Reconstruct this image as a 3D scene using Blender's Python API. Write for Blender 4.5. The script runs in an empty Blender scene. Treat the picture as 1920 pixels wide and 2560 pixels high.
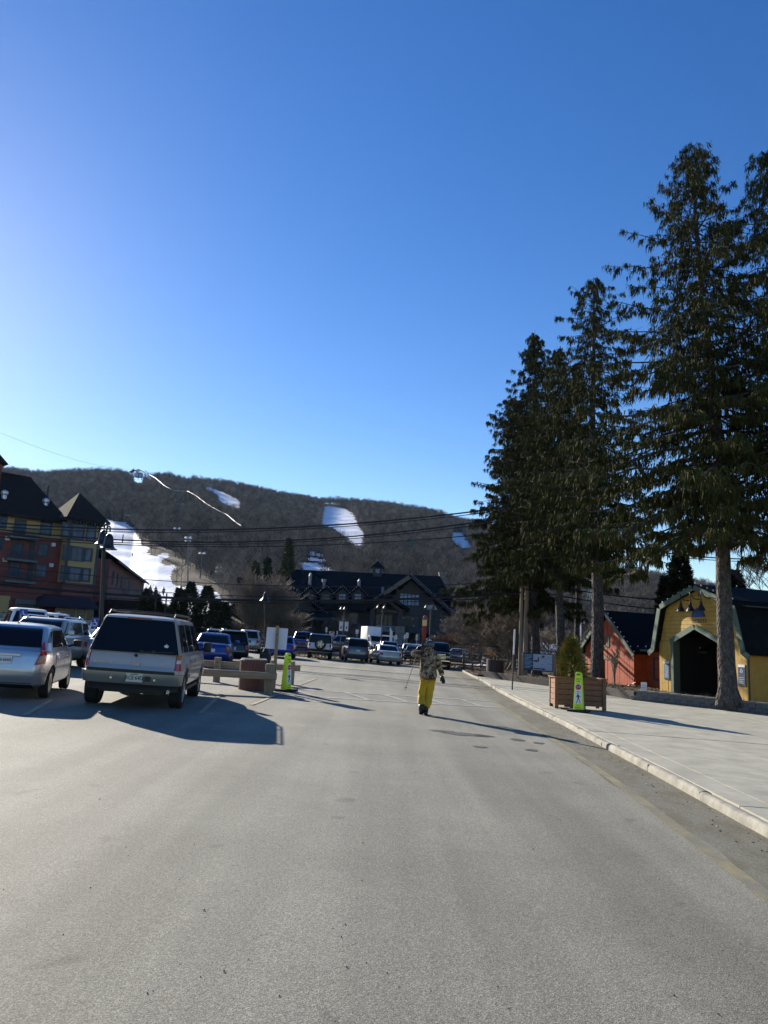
import bpy, bmesh, math, random
import numpy as np
from math import sin, cos, tan, pi, radians, atan2, hypot
from mathutils import Vector, Matrix

random.seed(7)
RNG = np.random.default_rng(7)
SC = bpy.context.scene
COL = SC.collection

# ---------------------------------------------------------------- camera, world, sun, exposure
FPX, ROLL, PITCH, EYE = 1900.0, radians(2.7), radians(9.9), 1.65      # focal length in px of a 1920 px wide picture
cam_data = bpy.data.cameras.new('camera')
cam_data.sensor_fit = 'HORIZONTAL'
cam_data.sensor_width = 36.0
cam_data.lens = 36.0 * FPX / 1920.0
cam_data.clip_start = 0.1
cam_data.clip_end = 6000.0
cam = bpy.data.objects.new('camera', cam_data)
COL.objects.link(cam)
cam.location = (0, 0, EYE)
cam.rotation_euler = (Matrix.Rotation(pi / 2 + PITCH, 3, 'X') @ Matrix.Rotation(ROLL, 3, 'Z')).to_euler()
SC.camera = cam

SUN_AZ, SUN_EL = radians(-36.0), radians(22.5)                        # azimuth from +Y towards +X
world = bpy.data.worlds.new('World')
SC.world = world
world.use_nodes = True
wn = world.node_tree
sky = wn.nodes.new('ShaderNodeTexSky')
sky.sky_type = 'NISHITA'
sky.sun_disc = False
sky.sun_elevation = SUN_EL
sky.sun_rotation = SUN_AZ
sky.altitude = 300.0
sky.air_density = 1.0
sky.dust_density = 0.1
sky.ozone_density = 1.3
hs = wn.nodes.new('ShaderNodeHueSaturation')
hs.inputs['Saturation'].default_value = 1.40
hs.inputs['Hue'].default_value = 0.514
wn.links.new(sky.outputs[0], hs.inputs['Color'])
wn.links.new(hs.outputs[0], wn.nodes['Background'].inputs[0])
wn.nodes['Background'].inputs[1].default_value = 0.081
sun_data = bpy.data.lights.new('sun', 'SUN')
sun_data.energy = 5.0
sun_data.angle = radians(0.5)
sun_data.color = (1.0, 0.915, 0.78)
sun = bpy.data.objects.new('sun', sun_data)
COL.objects.link(sun)
sdir = Vector((sin(SUN_AZ) * cos(SUN_EL), cos(SUN_AZ) * cos(SUN_EL), sin(SUN_EL)))
sun.rotation_euler = sdir.to_track_quat('Z', 'Y').to_euler()
sun.location = (-30, 40, 60)
SC.view_settings.view_transform = 'Standard'
SC.view_settings.look = 'None'
SC.view_settings.exposure = 1.0
SC.view_settings.gamma = 1.0
SC.view_settings.use_curve_mapping = False
SC.render.engine = 'CYCLES'
SC.cycles.max_bounces = 6
SC.cycles.transparent_max_bounces = 12

# ---------------------------------------------------------------- measuring the photograph
def ray(x, y):
    u, v = x - 960.0, 1280.0 - y
    a = u * cos(ROLL) - v * sin(ROLL)
    b = u * sin(ROLL) + v * cos(ROLL)
    dy = FPX * cos(PITCH) - b * sin(PITCH)
    return Vector((a / dy, 1.0, (FPX * sin(PITCH) + b * cos(PITCH)) / dy))
def at(x, y, Y):
    return Vector((0, 0, EYE)) + ray(x, y) * Y
def pix(X, Y, Z):
    Z = Z - EYE
    fw = Y * cos(PITCH) + Z * sin(PITCH)
    up = -Y * sin(PITCH) + Z * cos(PITCH)
    a, b = FPX * X / fw, FPX * up / fw
    return 960 + a * cos(ROLL) + b * sin(ROLL), 1280 + a * sin(ROLL) - b * cos(ROLL)
def gz(X, Y):                                                          # the lie of the land
    return -0.03 * max(-40.0, min(40.0, X)) + 0.006 * (max(20.0, min(Y, 130.0)) - 20.0)
def G(x, y, up=0.0):
    d = ray(x, y)
    lo, hi = 1.0, 3000.0
    for _ in range(60):
        m = (lo + hi) / 2
        if EYE + d.z * m - gz(d.x * m, m) - up > 0: lo = m
        else: hi = m
    return Vector((d.x * lo, lo, EYE + d.z * lo))
def on(X, Y, up=0.0):
    return Vector((X, Y, gz(X, Y) + up))

# ---------------------------------------------------------------- materials
MATS = {}
def mat(name, col, rough=0.6, metal=0.0, spec=0.5, nscale=0.0, namt=0.25, bump=0.0, bscale=20.0, coat=0.0, emit=None, estr=1.0, stretch=None, col2=None, trans=0.0, detail=4.0):
    if name in MATS: return MATS[name]
    m = bpy.data.materials.new(name)
    m.use_nodes = True
    nt = m.node_tree
    b = nt.nodes['Principled BSDF']
    c = (*col, 1.0) if len(col) == 3 else col
    b.inputs['Base Color'].default_value = c
    b.inputs['Roughness'].default_value = rough
    b.inputs['Metallic'].default_value = metal
    b.inputs['Specular IOR Level'].default_value = spec
    if coat: b.inputs['Coat Weight'].default_value = coat; b.inputs['Coat Roughness'].default_value = 0.06
    if trans: b.inputs['Transmission Weight'].default_value = trans
    if emit is not None:
        b.inputs['Emission Color'].default_value = (*emit, 1.0)
        b.inputs['Emission Strength'].default_value = estr
    if nscale or bump:
        tc = nt.nodes.new('ShaderNodeTexCoord')
        mp = nt.nodes.new('ShaderNodeMapping')
        nt.links.new(tc.outputs['Object'], mp.inputs[0])
        if stretch: mp.inputs['Scale'].default_value = stretch
    if nscale:
        n = nt.nodes.new('ShaderNodeTexNoise'); n.inputs['Scale'].default_value = nscale; n.inputs['Detail'].default_value = detail
        n.inputs['Roughness'].default_value = 0.65
        nt.links.new(mp.outputs[0], n.inputs['Vector'])
        r = nt.nodes.new('ShaderNodeValToRGB')
        e = r.color_ramp.elements
        e[0].position = 0.3; e[1].position = 0.7
        if col2 is None:
            e[0].color = (*[max(0, x * (1 - namt)) for x in c[:3]], 1); e[1].color = (*[min(1, x * (1 + namt)) for x in c[:3]], 1)
        else:
            e[0].color = c; e[1].color = (*col2, 1)
        nt.links.new(n.outputs['Fac'], r.inputs[0])
        nt.links.new(r.outputs[0], b.inputs['Base Color'])
    if bump:
        n2 = nt.nodes.new('ShaderNodeTexNoise'); n2.inputs['Scale'].default_value = bscale; n2.inputs['Detail'].default_value = 6
        nt.links.new(mp.outputs[0], n2.inputs['Vector'])
        bp = nt.nodes.new('ShaderNodeBump'); bp.inputs['Strength'].default_value = min(1, bump); bp.inputs['Distance'].default_value = 0.02 * max(1, bump)
        nt.links.new(n2.outputs['Fac'], bp.inputs['Height'])
        nt.links.new(bp.outputs[0], b.inputs['Normal'])
    MATS[name] = m
    return m

class NT:                                                              # small helper for longer node graphs
    def __init__(s, name, rough=0.8, spec=0.3):
        s.m = bpy.data.materials.new(name); s.m.use_nodes = True; MATS[name] = s.m
        s.t = s.m.node_tree; s.b = s.t.nodes['Principled BSDF']
        s.b.inputs['Roughness'].default_value = rough; s.b.inputs['Specular IOR Level'].default_value = spec
        s.co = s.t.nodes.new('ShaderNodeTexCoord').outputs['Object']
    def link(s, a, b): s.t.links.new(a, b)
    def map(s, scale=(1, 1, 1), rot=(0, 0, 0)):
        n = s.t.nodes.new('ShaderNodeMapping'); n.inputs['Scale'].default_value = scale; n.inputs['Rotation'].default_value = rot
        s.link(s.co, n.inputs[0]); return n.outputs[0]
    def noise(s, scale, detail=3, rough=0.6, vec=None, out='Fac', dist=0.0):
        n = s.t.nodes.new('ShaderNodeTexNoise'); n.inputs['Scale'].default_value = scale; n.inputs['Detail'].default_value = detail
        n.inputs['Roughness'].default_value = rough; n.inputs['Distortion'].default_value = dist
        s.link(vec or s.co, n.inputs['Vector']); return n.outputs[out]
    def voro(s, scale, vec=None, feature='F1', out='Color', rnd=1.0):
        n = s.t.nodes.new('ShaderNodeTexVoronoi'); n.inputs['Scale'].default_value = scale; n.feature = feature
        n.inputs['Randomness'].default_value = rnd
        s.link(vec or s.co, n.inputs['Vector']); return n.outputs[out]
    def ramp(s, fac, stops, const=False):
        n = s.t.nodes.new('ShaderNodeValToRGB'); r = n.color_ramp
        if const: r.interpolation = 'CONSTANT'
        while len(r.elements) < len(stops): r.elements.new(0.5)
        for e, (p, c) in zip(r.elements, stops):
            e.position = p; e.color = (c, c, c, 1) if isinstance(c, (int, float)) else (*c, 1)
        s.link(fac, n.inputs[0]); return n.outputs[0]
    def mix(s, f, a, b, mode='MIX'):
        n = s.t.nodes.new('ShaderNodeMix'); n.data_type = 'RGBA'; n.blend_type = mode
        for v, i in ((f, 0), (a, 6), (b, 7)):
            if hasattr(v, 'is_output'): s.link(v, n.inputs[i])
            elif i == 0: n.inputs[0].default_value = v
            else: n.inputs[i].default_value = (*v, 1)
        return n.outputs[2]
    def math(s, op, a, b=0.0):
        n = s.t.nodes.new('ShaderNodeMath'); n.operation = op
        for v, i in ((a, 0), (b, 1)):
            if hasattr(v, 'is_output'): s.link(v, n.inputs[i])
            else: n.inputs[i].default_value = v
        return n.outputs[0]
    def sep(s, axis):
        n = s.t.nodes.new('ShaderNodeSeparateXYZ'); s.link(s.co, n.inputs[0]); return n.outputs[axis]
    def color(s, c): s.link(c, s.b.inputs['Base Color'])
    def bump(s, h, strength=0.5, dist=0.01):
        n = s.t.nodes.new('ShaderNodeBump'); n.inputs['Strength'].default_value = strength; n.inputs['Distance'].default_value = dist
        s.link(h, n.inputs['Height']); s.link(n.outputs[0], s.b.inputs['Normal'])

def asphalt(name, base, warm=1.0, worn=0.0):
    n = NT(name, 0.85, 0.35)
    cell = n.voro(175, out='Color')
    bw = n.t.nodes.new('ShaderNodeRGBToBW'); n.link(cell, bw.inputs[0])
    b = base
    tone = n.ramp(bw.outputs[0], [(0.12, (b * .52, b * .51, b * .46)), (0.42, (b * .88, b * .86, b * .70)), (0.62, (b * 1.14, b * 1.10, b * .88)), (0.88, (b * 1.8, b * 1.73, b * 1.38))])
    fine = n.ramp(n.noise(45, 5, 0.75), [(0.25, 0.68), (0.75, 1.3)])
    c = n.mix(1.0, tone, fine, 'MULTIPLY')
    big = n.ramp(n.noise(0.35, 4, 0.55), [(0.3, 0.80), (0.7, 1.16)])
    c = n.mix(1.0, c, big, 'MULTIPLY')
    track = n.ramp(n.noise(1.0, 3, 0.6, n.map((1.1, 0.045, 1), (0, 0, 0.16))), [(0.35, 0.80), (0.65, 1.16)])
    c = n.mix(0.9, c, track, 'MULTIPLY')
    track2 = n.ramp(n.noise(1.0, 3, 0.6, n.map((0.9, 0.05, 1), (0, 0, 0.85))), [(0.38, 0.9), (0.62, 1.08)])
    c = n.mix(0.7, c, track2, 'MULTIPLY')
    dust = n.ramp(n.noise(0.8, 6, 0.7), [(0.55, 0.0), (0.8, 0.35 + worn)])
    c = n.mix(dust, c, (b * 1.7, b * 1.62, b * 1.42))
    stain = n.ramp(n.noise(2.3, 2, 0.4), [(0.24, 0.55), (0.3, 1.0)])
    c = n.mix(0.6, c, stain, 'MULTIPLY')
    n.color(c)
    h = n.math('ADD', n.voro(175, out='Distance'), n.noise(60, 4))
    n.bump(h, 0.45, 0.004)
    return n.m

M = {}
M['asphalt'] = asphalt('asphalt', 0.188)
n = NT('asphalt_edge', .9, .2)
sp = n.ramp(n.noise(55, 5, .85), [(.3, (.06, .057, .046)), (.5, (.18, .174, .138)), (.7, (.32, .31, .25))])
f = n.ramp(n.noise(2.2, 6, .75, n.map((1, .5, 1))), [(.42, 0.0), (.56, 1.0)])
n.color(n.mix(f, sp, n.mix(1.0, sp, (.80, .77, .70), 'MULTIPLY'))); n.bump(n.noise(60, 5, .8), .7, .012); M['asphalt_edge'] = n.m
def concrete(name, base, stain=0.2, sc=1.0):
    n = NT(name, 0.85, 0.3)
    b = base
    c = n.ramp(n.noise(1.6 * sc, 6, 0.65), [(0.3, tuple(x * (1 - stain) for x in b)), (0.7, tuple(x * (1 + stain * .7) for x in b))])
    c = n.mix(0.9, c, n.ramp(n.noise(70, 4, 0.8), [(0.3, 0.8), (0.7, 1.16)]), 'MULTIPLY')
    c = n.mix(0.8, c, n.ramp(n.noise(7 * sc, 5, 0.75), [(0.28, 0.66), (0.42, 1.0)]), 'MULTIPLY')
    n.color(c); n.bump(n.noise(50, 6, 0.7), 0.35, 0.008)
    return n.m
M['sidewalk'] = concrete('sidewalk_concrete', (0.365, 0.35, 0.285), 0.25)
M['kerb'] = concrete('kerb_stone', (0.285, 0.268, 0.225), 0.4, 2)
M['block'] = concrete('split_block', (0.15, 0.145, 0.14), 0.35, 4)
def worn_paint(name, col, under, cover=0.5, sc=3.0):
    n = NT(name, 0.75, 0.3)
    f = n.math('MULTIPLY', n.ramp(n.noise(sc, 6, 0.8), [(cover - 0.12, 0.0), (cover + 0.12, 1.0)]), n.ramp(n.noise(60, 3, 0.8), [(0.36, 0.15), (0.55, 1.0)]))
    tone = n.ramp(n.noise(90, 4, 0.8), [(0.3, tuple(x * .6 for x in under)), (0.7, tuple(x * 1.35 for x in under))])
    n.color(n.mix(f, tone, col)); n.bump(n.noise(80, 4), 0.4, 0.005)
    return n.m
M['yellow_line'] = worn_paint('worn_yellow_paint', (0.36, 0.29, 0.125), (0.17, 0.165, 0.13), 0.56, 1.1)
M['white_line'] = worn_paint('worn_white_paint', (0.42, 0.41, 0.38), (0.15, 0.148, 0.14), 0.42, 1.7)
M['stall_line'] = worn_paint('worn_stall_paint', (0.45, 0.38, 0.22), (0.16, 0.155, 0.14), 0.42, 2.2)
def mulch_mat(name, dark, light, sc=14):
    n = NT(name, 0.95, 0.1)
    c = n.ramp(n.noise(sc, 6, 0.85, dist=1.0), [(0.32, dark), (0.5, tuple((a + b) / 2.4 for a, b in zip(dark, light))), (0.72, light)])
    c = n.mix(0.8, c, n.ramp(n.noise(0.7, 3), [(0.3, 0.7), (0.7, 1.25)]), 'MULTIPLY')
    n.color(c); n.bump(n.noise(sc, 5, 0.8), 1.0, 0.05)
    return n.m
M['mulch'] = mulch_mat('mulch', (0.03, 0.02, 0.013), (0.19, 0.14, 0.095))
M['dirt'] = mulch_mat('dirt', (0.06, 0.048, 0.034), (0.2, 0.165, 0.12), 3)
M['bank'] = mulch_mat('bank_soil', (0.012, 0.009, 0.007), (0.06, 0.044, 0.03), 0.35)
M['hill'] = mulch_mat('leaf_litter', (0.02, 0.016, 0.013), (0.06, 0.047, 0.038), 0.4)
n = NT('snow', 0.6, 0.3)
c = n.ramp(n.noise(0.06, 6, 0.6), [(0.3, (0.8, 0.83, 0.87)), (0.6, (0.93, 0.94, 0.95))])
c = n.mix(0.6, c, n.ramp(n.noise(1.0, 4, 0.7, n.map((0.5, 0.04, 0.3), (0, 0, 0.3))), [(0.34, (0.7, 0.73, 0.78)), (0.55, (1, 1, 1))]), 'MULTIPLY')
n.color(c); n.bump(n.noise(0.25, 6, 0.6), 0.25, 0.6); M['snow'] = n.m
n = NT('bark', 0.95, 0.15)
c = n.ramp(n.noise(9, 6, 0.8, n.map((1, 1, .45))), [(0.3, (0.03, 0.027, 0.026)), (0.5, (0.085, 0.075, 0.07)), (0.72, (0.2, 0.185, 0.165))])
n.color(c); n.bump(n.voro(13, n.map((1, 1, .6)), out='Distance'), 1.0, 0.08); M['bark'] = n.m
def needles(name, a, b, brown, amt):
    n = NT(name, 0.9, 0.08)
    c = n.ramp(n.noise(2.2, 4, 0.7), [(0.3, a), (0.7, b)])
    f = n.ramp(n.noise(3.1, 5, 0.8, n.map((1, 1, 1), (0.3, 0.5, 0))), [(1 - amt - .1, 0.0), (1 - amt + .06, 1.0)])
    n.color(n.mix(f, c, brown))
    n.b.inputs['Subsurface Weight'].default_value = 0.0
    return n.m
M['spruce'] = needles('spruce_needles', (0.026, 0.033, 0.010), (0.068, 0.074, 0.022), (0.10, 0.062, 0.032), 0.38)
M['arbor'] = needles('dark_evergreen_needles', (0.018, 0.026, 0.012), (0.05, 0.062, 0.026), (0.09, 0.06, 0.035), 0.4)
M['young'] = needles('young_spruce_needles', (0.07, 0.08, 0.015), (0.19, 0.19, 0.04), (0.28, 0.19, 0.05), 0.45)
M['twig'] = mat('twig_bark', (0.13, 0.105, 0.085), 0.9, spec=0.2, nscale=5, namt=0.4)
M['twig_light'] = mat('pale_twig_bark', (0.22, 0.18, 0.14), 0.9, spec=0.2, nscale=5, namt=0.4)
M['twig_red'] = mat('reddish_twig_bark', (0.17, 0.095, 0.06), 0.9, spec=0.2, nscale=5, namt=0.4)
M['cedar'] = mat('planter_cedar', (0.20, 0.09, 0.044), 0.75, nscale=3.5, namt=0.35, bump=0.3, bscale=25, stretch=(1, 1, 7))
M['timber'] = mat('weathered_timber', (0.26, 0.195, 0.12), 0.8, nscale=3, namt=0.3, bump=0.3, bscale=18, stretch=(0.6, 5, 5))
M['timber_v'] = mat('weathered_post_timber', (0.26, 0.195, 0.12), 0.8, nscale=3, namt=0.3, bump=0.3, bscale=18, stretch=(5, 5, 0.6))
M['slat_red'] = mat('red_brown_slat', (0.11, 0.038, 0.026), 0.6, nscale=6, namt=0.35, stretch=(4, 4, 0.7))
M['slat_dark'] = mat('dark_brown_slat', (0.05, 0.022, 0.018), 0.6, nscale=6, namt=0.35, stretch=(4, 4, 0.7))
M['rail'] = mat('split_rail_wood', (0.14, 0.085, 0.06), 0.85, nscale=2, namt=0.4, stretch=(0.5, 3, 3))
M['dark_timber'] = mat('dark_bed_timber', (0.04, 0.035, 0.03), 0.9, nscale=2, namt=0.4)
M['black'] = mat('black_plastic', (0.012, 0.012, 0.013), 0.5)
M['rubber'] = mat('rubber', (0.014, 0.014, 0.014), 0.85, nscale=8, namt=0.4)
M['iron'] = mat('black_iron', (0.014, 0.014, 0.016), 0.4, spec=0.6)
M['bronze'] = mat('dark_bronze', (0.02, 0.017, 0.018), 0.35, metal=0.2)
M['steel'] = mat('galvanised_steel', (0.48, 0.49, 0.5), 0.4, metal=0.8, nscale=6, namt=0.2)
M['white'] = mat('white_paint', (0.72, 0.73, 0.74), 0.5, nscale=2, namt=0.06)
M['sign_back'] = mat('sign_back_white', (0.60, 0.62, 0.68), 0.6, nscale=1.5, namt=0.05)
M['lime'] = mat('fluorescent_lime', (0.50, 0.72, 0.03), 0.45, nscale=4, namt=0.12)
M['lime_print'] = mat('lime_print', (0.62, 0.85, 0.02), 0.4)
M['red'] = mat('sign_red', (0.42, 0.015, 0.02), 0.45)
M['blue_sign'] = mat('sign_blue', (0.01, 0.05, 0.32), 0.45)
M['ink'] = mat('black_ink', (0.01, 0.01, 0.012), 0.5)
M['navy'] = mat('navy_print', (0.012, 0.03, 0.085), 0.5)
M['print_grey'] = mat('pale_blue_print', (0.34, 0.45, 0.6), 0.5, nscale=6, namt=0.2)
M['glass'] = mat('dark_glass', (0.008, 0.009, 0.012), 0.06, spec=0.22)
M['glass_b'] = mat('sky_painted_glass', (0.05, 0.08, 0.13), 0.2, spec=0.35, nscale=0.8, namt=0.5)  # blue of the reflected sky is put into the base colour
M['glass_d'] = mat('shade_painted_glass', (0.018, 0.03, 0.045), 0.2, spec=0.35, nscale=0.8, namt=0.5)  # darker copy of the pane, shade put into its colour
M['glass_lit'] = mat('bright_sky_painted_glass', (0.2, 0.27, 0.36), 0.2, spec=0.4, nscale=1.2, namt=0.4)  # paler copy of the pane, bright sky reflection put into its colour
M['lens_red'] = mat('tail_lens_red', (0.40, 0.008, 0.012), 0.12, spec=0.8, coat=0.5)
M['lens_amber'] = mat('tail_lens_amber', (0.62, 0.19, 0.02), 0.15, spec=0.8, coat=0.5)
M['lens_clear'] = mat('clear_lens', (0.55, 0.55, 0.57), 0.12, spec=0.8, coat=0.5)
M['plate'] = mat('number_plate', (0.62, 0.6, 0.5), 0.5)
M['chrome'] = mat('chrome', (0.7, 0.7, 0.72), 0.12, metal=1.0)
M['alloy'] = mat('alloy_rim', (0.42, 0.41, 0.39), 0.32, metal=0.8)
M['trim'] = mat('dark_trim', (0.03, 0.03, 0.032), 0.6)
def paint(name, c, metal=0.45, rough=0.32):
    k = 'paint_' + name
    if k not in MATS:
        mat(k, c, rough, metal=metal, spec=0.5, nscale=2.5, namt=0.05, coat=0.6)
    return MATS[k]

# ---------------------------------------------------------------- mesh collecting
class MB:
    def __init__(s): s.v = []; s.f = []; s.mi = []; s.mats = []
    def m(s, material):
        if material not in s.mats: s.mats.append(material)
        return s.mats.index(material)
    def add(s, vs, fs, material):
        i = s.m(material); o = len(s.v)
        s.v.extend([tuple(v) for v in vs]); s.f.extend([tuple(a + o for a in f) for f in fs]); s.mi.extend([i] * len(fs))
    def box(s, x0, x1, y0, y1, z0, z1, material, Mx=None):
        vs = [Vector((x, y, z)) for z in (z0, z1) for y in (y0, y1) for x in (x0, x1)]
        if Mx is not None: vs = [Mx @ v for v in vs]
        s.add(vs, [(0, 2, 3, 1), (4, 5, 7, 6), (0, 1, 5, 4), (2, 6, 7, 3), (0, 4, 6, 2), (1, 3, 7, 5)], material)
    def cbox(s, c, d, material, Mx=None):
        s.box(c[0] - d[0] / 2, c[0] + d[0] / 2, c[1] - d[1] / 2, c[1] + d[1] / 2, c[2] - d[2] / 2, c[2] + d[2] / 2, material, Mx)
    def beam(s, p, q, w, h, material, upv=(0, 0, 1)):
        p, q = Vector(p), Vector(q); d = q - p; L = d.length
        if L < 1e-6: return
        d = d / L; up = Vector(upv)
        if abs(d.dot(up)) > 0.98: up = Vector((0, 1, 0))
        r = d.cross(up).normalized(); u = r.cross(d)
        vs = [p + r * a * w / 2 + u * b * h / 2 + d * c for c in (0, L) for b in (-1, 1) for a in (-1, 1)]
        s.add(vs, [(0, 2, 3, 1), (4, 5, 7, 6), (0, 1, 5, 4), (2, 6, 7, 3), (0, 4, 6, 2), (1, 3, 7, 5)], material)
    def tube(s, pts, rs, material, n=8, cap=True):
        pts = [Vector(p) for p in pts]
        if not hasattr(rs, '__len__'): rs = [rs] * len(pts)
        vs, fs = [], []
        side = None
        for i, p in enumerate(pts):
            d = (pts[min(i + 1, len(pts) - 1)] - pts[max(i - 1, 0)])
            d = d.normalized() if d.length > 1e-9 else Vector((0, 0, 1))
            if side is None or abs(side.dot(d)) > 0.95:
                side = d.cross(Vector((0, 0, 1)) if abs(d.z) < 0.9 else Vector((1, 0, 0)))
            side = (side - d * side.dot(d)).normalized(); b = d.cross(side)
            for k in range(n):
                a = 2 * pi * k / n
                vs.append(p + (side * cos(a) + b * sin(a)) * rs[i])
        for i in range(len(pts) - 1):
            for k in range(n):
                a, b2 = i * n + k, i * n + (k + 1) % n
                fs.append((a, b2, b2 + n, a + n))
        if cap:
            fs.append(tuple(range(n - 1, -1, -1))); fs.append(tuple((len(pts) - 1) * n + k for k in range(n)))
        s.add(vs, fs, material)
    def lathe(s, prof, material, c=(0, 0, 0), n=20, Mx=None, cap=True):
        vs, fs = [], []
        for r, z in prof:
            for k in range(n):
                a = 2 * pi * k / n
                v = Vector((c[0] + r * cos(a), c[1] + r * sin(a), c[2] + z))
                vs.append(Mx @ v if Mx is not None else v)
        for i in range(len(prof) - 1):
            for k in range(n):
                a, b = i * n + k, i * n + (k + 1) % n
                fs.append((a, b, b + n, a + n))
        if cap:
            fs.append(tuple(range(n - 1, -1, -1))); fs.append(tuple((len(prof) - 1) * n + k for k in range(n)))
        s.add(vs, fs, material)
    def prism(s, poly, y0, y1, material, Mx=None):                     # poly in local (x, z), extruded along y
        n = len(poly)
        vs = [Vector((x, y, z)) for y in (y0, y1) for x, z in poly]
        if Mx is not None: vs = [Mx @ v for v in vs]
        fs = [tuple(range(n)), tuple(range(2 * n - 1, n - 1, -1))] + [(i, i + n, (i + 1) % n + n, (i + 1) % n) for i in range(n)]
        s.add(vs, fs, material)
    def quad(s, a, b, c, d, material): s.add([a, b, c, d], [(0, 1, 2, 3)], material)
    def build(s, name, parent=None, smooth=False, angle=None, fix=True, **tags):
        me = bpy.data.meshes.new(name)
        me.from_pydata(s.v, [], s.f)
        for m_ in s.mats: me.materials.append(m_)
        if s.mi: me.polygons.foreach_set('material_index', s.mi)
        if fix:
            bm = bmesh.new(); bm.from_mesh(me); bmesh.ops.recalc_face_normals(bm, faces=bm.faces); bm.to_mesh(me); bm.free()
        if smooth or angle:
            me.shade_smooth()
            if angle: me.set_sharp_from_angle(angle=radians(angle))
        me.update()
        return obj(name, me, parent, **tags)

def obj(name, data, parent=None, **tags):
    o = bpy.data.objects.new(name, data); COL.objects.link(o)
    if parent is not None: o.parent = parent
    for k, v in tags.items():
        if v is not None: o[{'cat': 'category'}.get(k, k)] = v
    return o
def thing(name, label, cat, loc=(0, 0, 0), rz=0.0, group=None, kind=None, level=False):
    o = bpy.data.objects.new(name, None); COL.objects.link(o)
    o.empty_display_size = 0.3
    R = Matrix.Rotation(rz, 4, 'Z')
    if level: R = Matrix.Rotation(0.03, 4, 'Y') @ R
    o.matrix_world = Matrix.Translation(Vector(loc)) @ R
    if label: o['label'] = label
    if cat: o['category'] = cat
    if group: o['group'] = group
    if kind: o['kind'] = kind
    return o
def dup(root, loc=None, rz=None, label=None, group=None):
    r = root.copy(); COL.objects.link(r)
    if loc is not None: r.location = loc
    if rz is not None: r.rotation_euler = (0, 0, rz)
    if label: r['label'] = label
    if group: r['group'] = group
    for ch in list(root.children):
        c = ch.copy(); COL.objects.link(c); c.parent = r
        for g_ in ch.children:
            d = g_.copy(); COL.objects.link(d); d.parent = c
    return r
def rounded_box(name, dims, material, parent=None, bev=0.02, seg=2, loc=(0, 0, 0), smooth=True, mesh_only=False):
    bm = bmesh.new(); bmesh.ops.create_cube(bm, size=1.0)
    bmesh.ops.scale(bm, vec=dims, verts=bm.verts)
    bmesh.ops.bevel(bm, geom=bm.edges[:], offset=bev, segments=seg, affect='EDGES', profile=0.5)
    me = bpy.data.meshes.new(name); bm.to_mesh(me); bm.free(); me.materials.append(material)
    if smooth: me.shade_smooth(); me.set_sharp_from_angle(angle=radians(40))
    if mesh_only: return me
    o = obj(name, me, parent); o.location = loc
    return o
def text(name, s, size, material, parent=None, loc=(0, 0, 0), rot=(pi / 2, 0, 0), depth=0.004, align='CENTER', sx=1.0, **tags):
    cu = bpy.data.curves.new(name, 'FONT'); cu.body = s; cu.size = size; cu.extrude = depth; cu.align_x = align; cu.align_y = 'CENTER'
    cu.resolution_u = 2
    t = bpy.data.objects.new(name + '_tmp', cu); COL.objects.link(t)
    dg = bpy.context.evaluated_depsgraph_get(); dg.update()
    me = bpy.data.meshes.new_from_object(t.evaluated_get(dg)); me.name = name
    bpy.data.objects.remove(t); bpy.data.curves.remove(cu)
    me.materials.clear(); me.materials.append(material)
    o = obj(name, me, parent, **tags); o.location = loc; o.rotation_euler = rot; o.scale = (sx, 1, 1)
    return o
def skin(name, verts, edges, radii, material, parent=None, sub=2, root=0, **tags):
    me = bpy.data.meshes.new(name + '_cage'); me.from_pydata(verts, edges, [])
    t = bpy.data.objects.new(name + '_tmp', me); COL.objects.link(t)
    t.modifiers.new('s', 'SKIN')
    for i, v in enumerate(me.skin_vertices[0].data):
        r = radii[i]; v.radius = (r, r) if not hasattr(r, '__len__') else r
        v.use_root = (i == root)
    sd = t.modifiers.new('d', 'SUBSURF'); sd.levels = sub; sd.render_levels = sub
    dg = bpy.context.evaluated_depsgraph_get(); dg.update()
    me2 = bpy.data.meshes.new_from_object(t.evaluated_get(dg)); me2.name = name
    bpy.data.objects.remove(t); bpy.data.meshes.remove(me)
    me2.materials.clear(); me2.materials.append(material); me2.shade_smooth()
    return obj(name, me2, parent, **tags)

# ---------------------------------------------------------------- ground, roads, pavement
def strip(name, ys, xl, xr, nx, up, material, kind='structure', **tags):
    vs, fs = [], []
    for Y in ys:
        a, b = xl(Y) if callable(xl) else xl, xr(Y) if callable(xr) else xr
        for k in range(nx + 1):
            X = a + (b - a) * k / nx
            vs.append((X, Y, gz(X, Y) + up))
    for i in range(len(ys) - 1):
        for k in range(nx):
            a = i * (nx + 1) + k
            fs.append((a, a + 1, a + nx + 2, a + nx + 1))
    me = bpy.data.meshes.new(name); me.from_pydata(vs, [], fs); me.materials.append(material)
    return obj(name, me, None, kind=kind, **tags)
def pl(pts):
    ys = [p[1] for p in pts]; xs = [p[0] for p in pts]
    return lambda Y: float(np.interp(Y, ys, xs))
KERB = pl([(3.6, -12), (4.05, 8), (4.36, 12.9), (4.75, 20), (4.9, 26), (5.15, 33), (5.6, 41), (5.85, 50), (6.3, 61), (6.5, 64)])
WALL = pl([(26, 20), (19.5, 25.6), (14.8, 29.3), (10.9, 32.4), (9.75, 37.1), (6.1, 45)])
KH = 0.12
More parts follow.
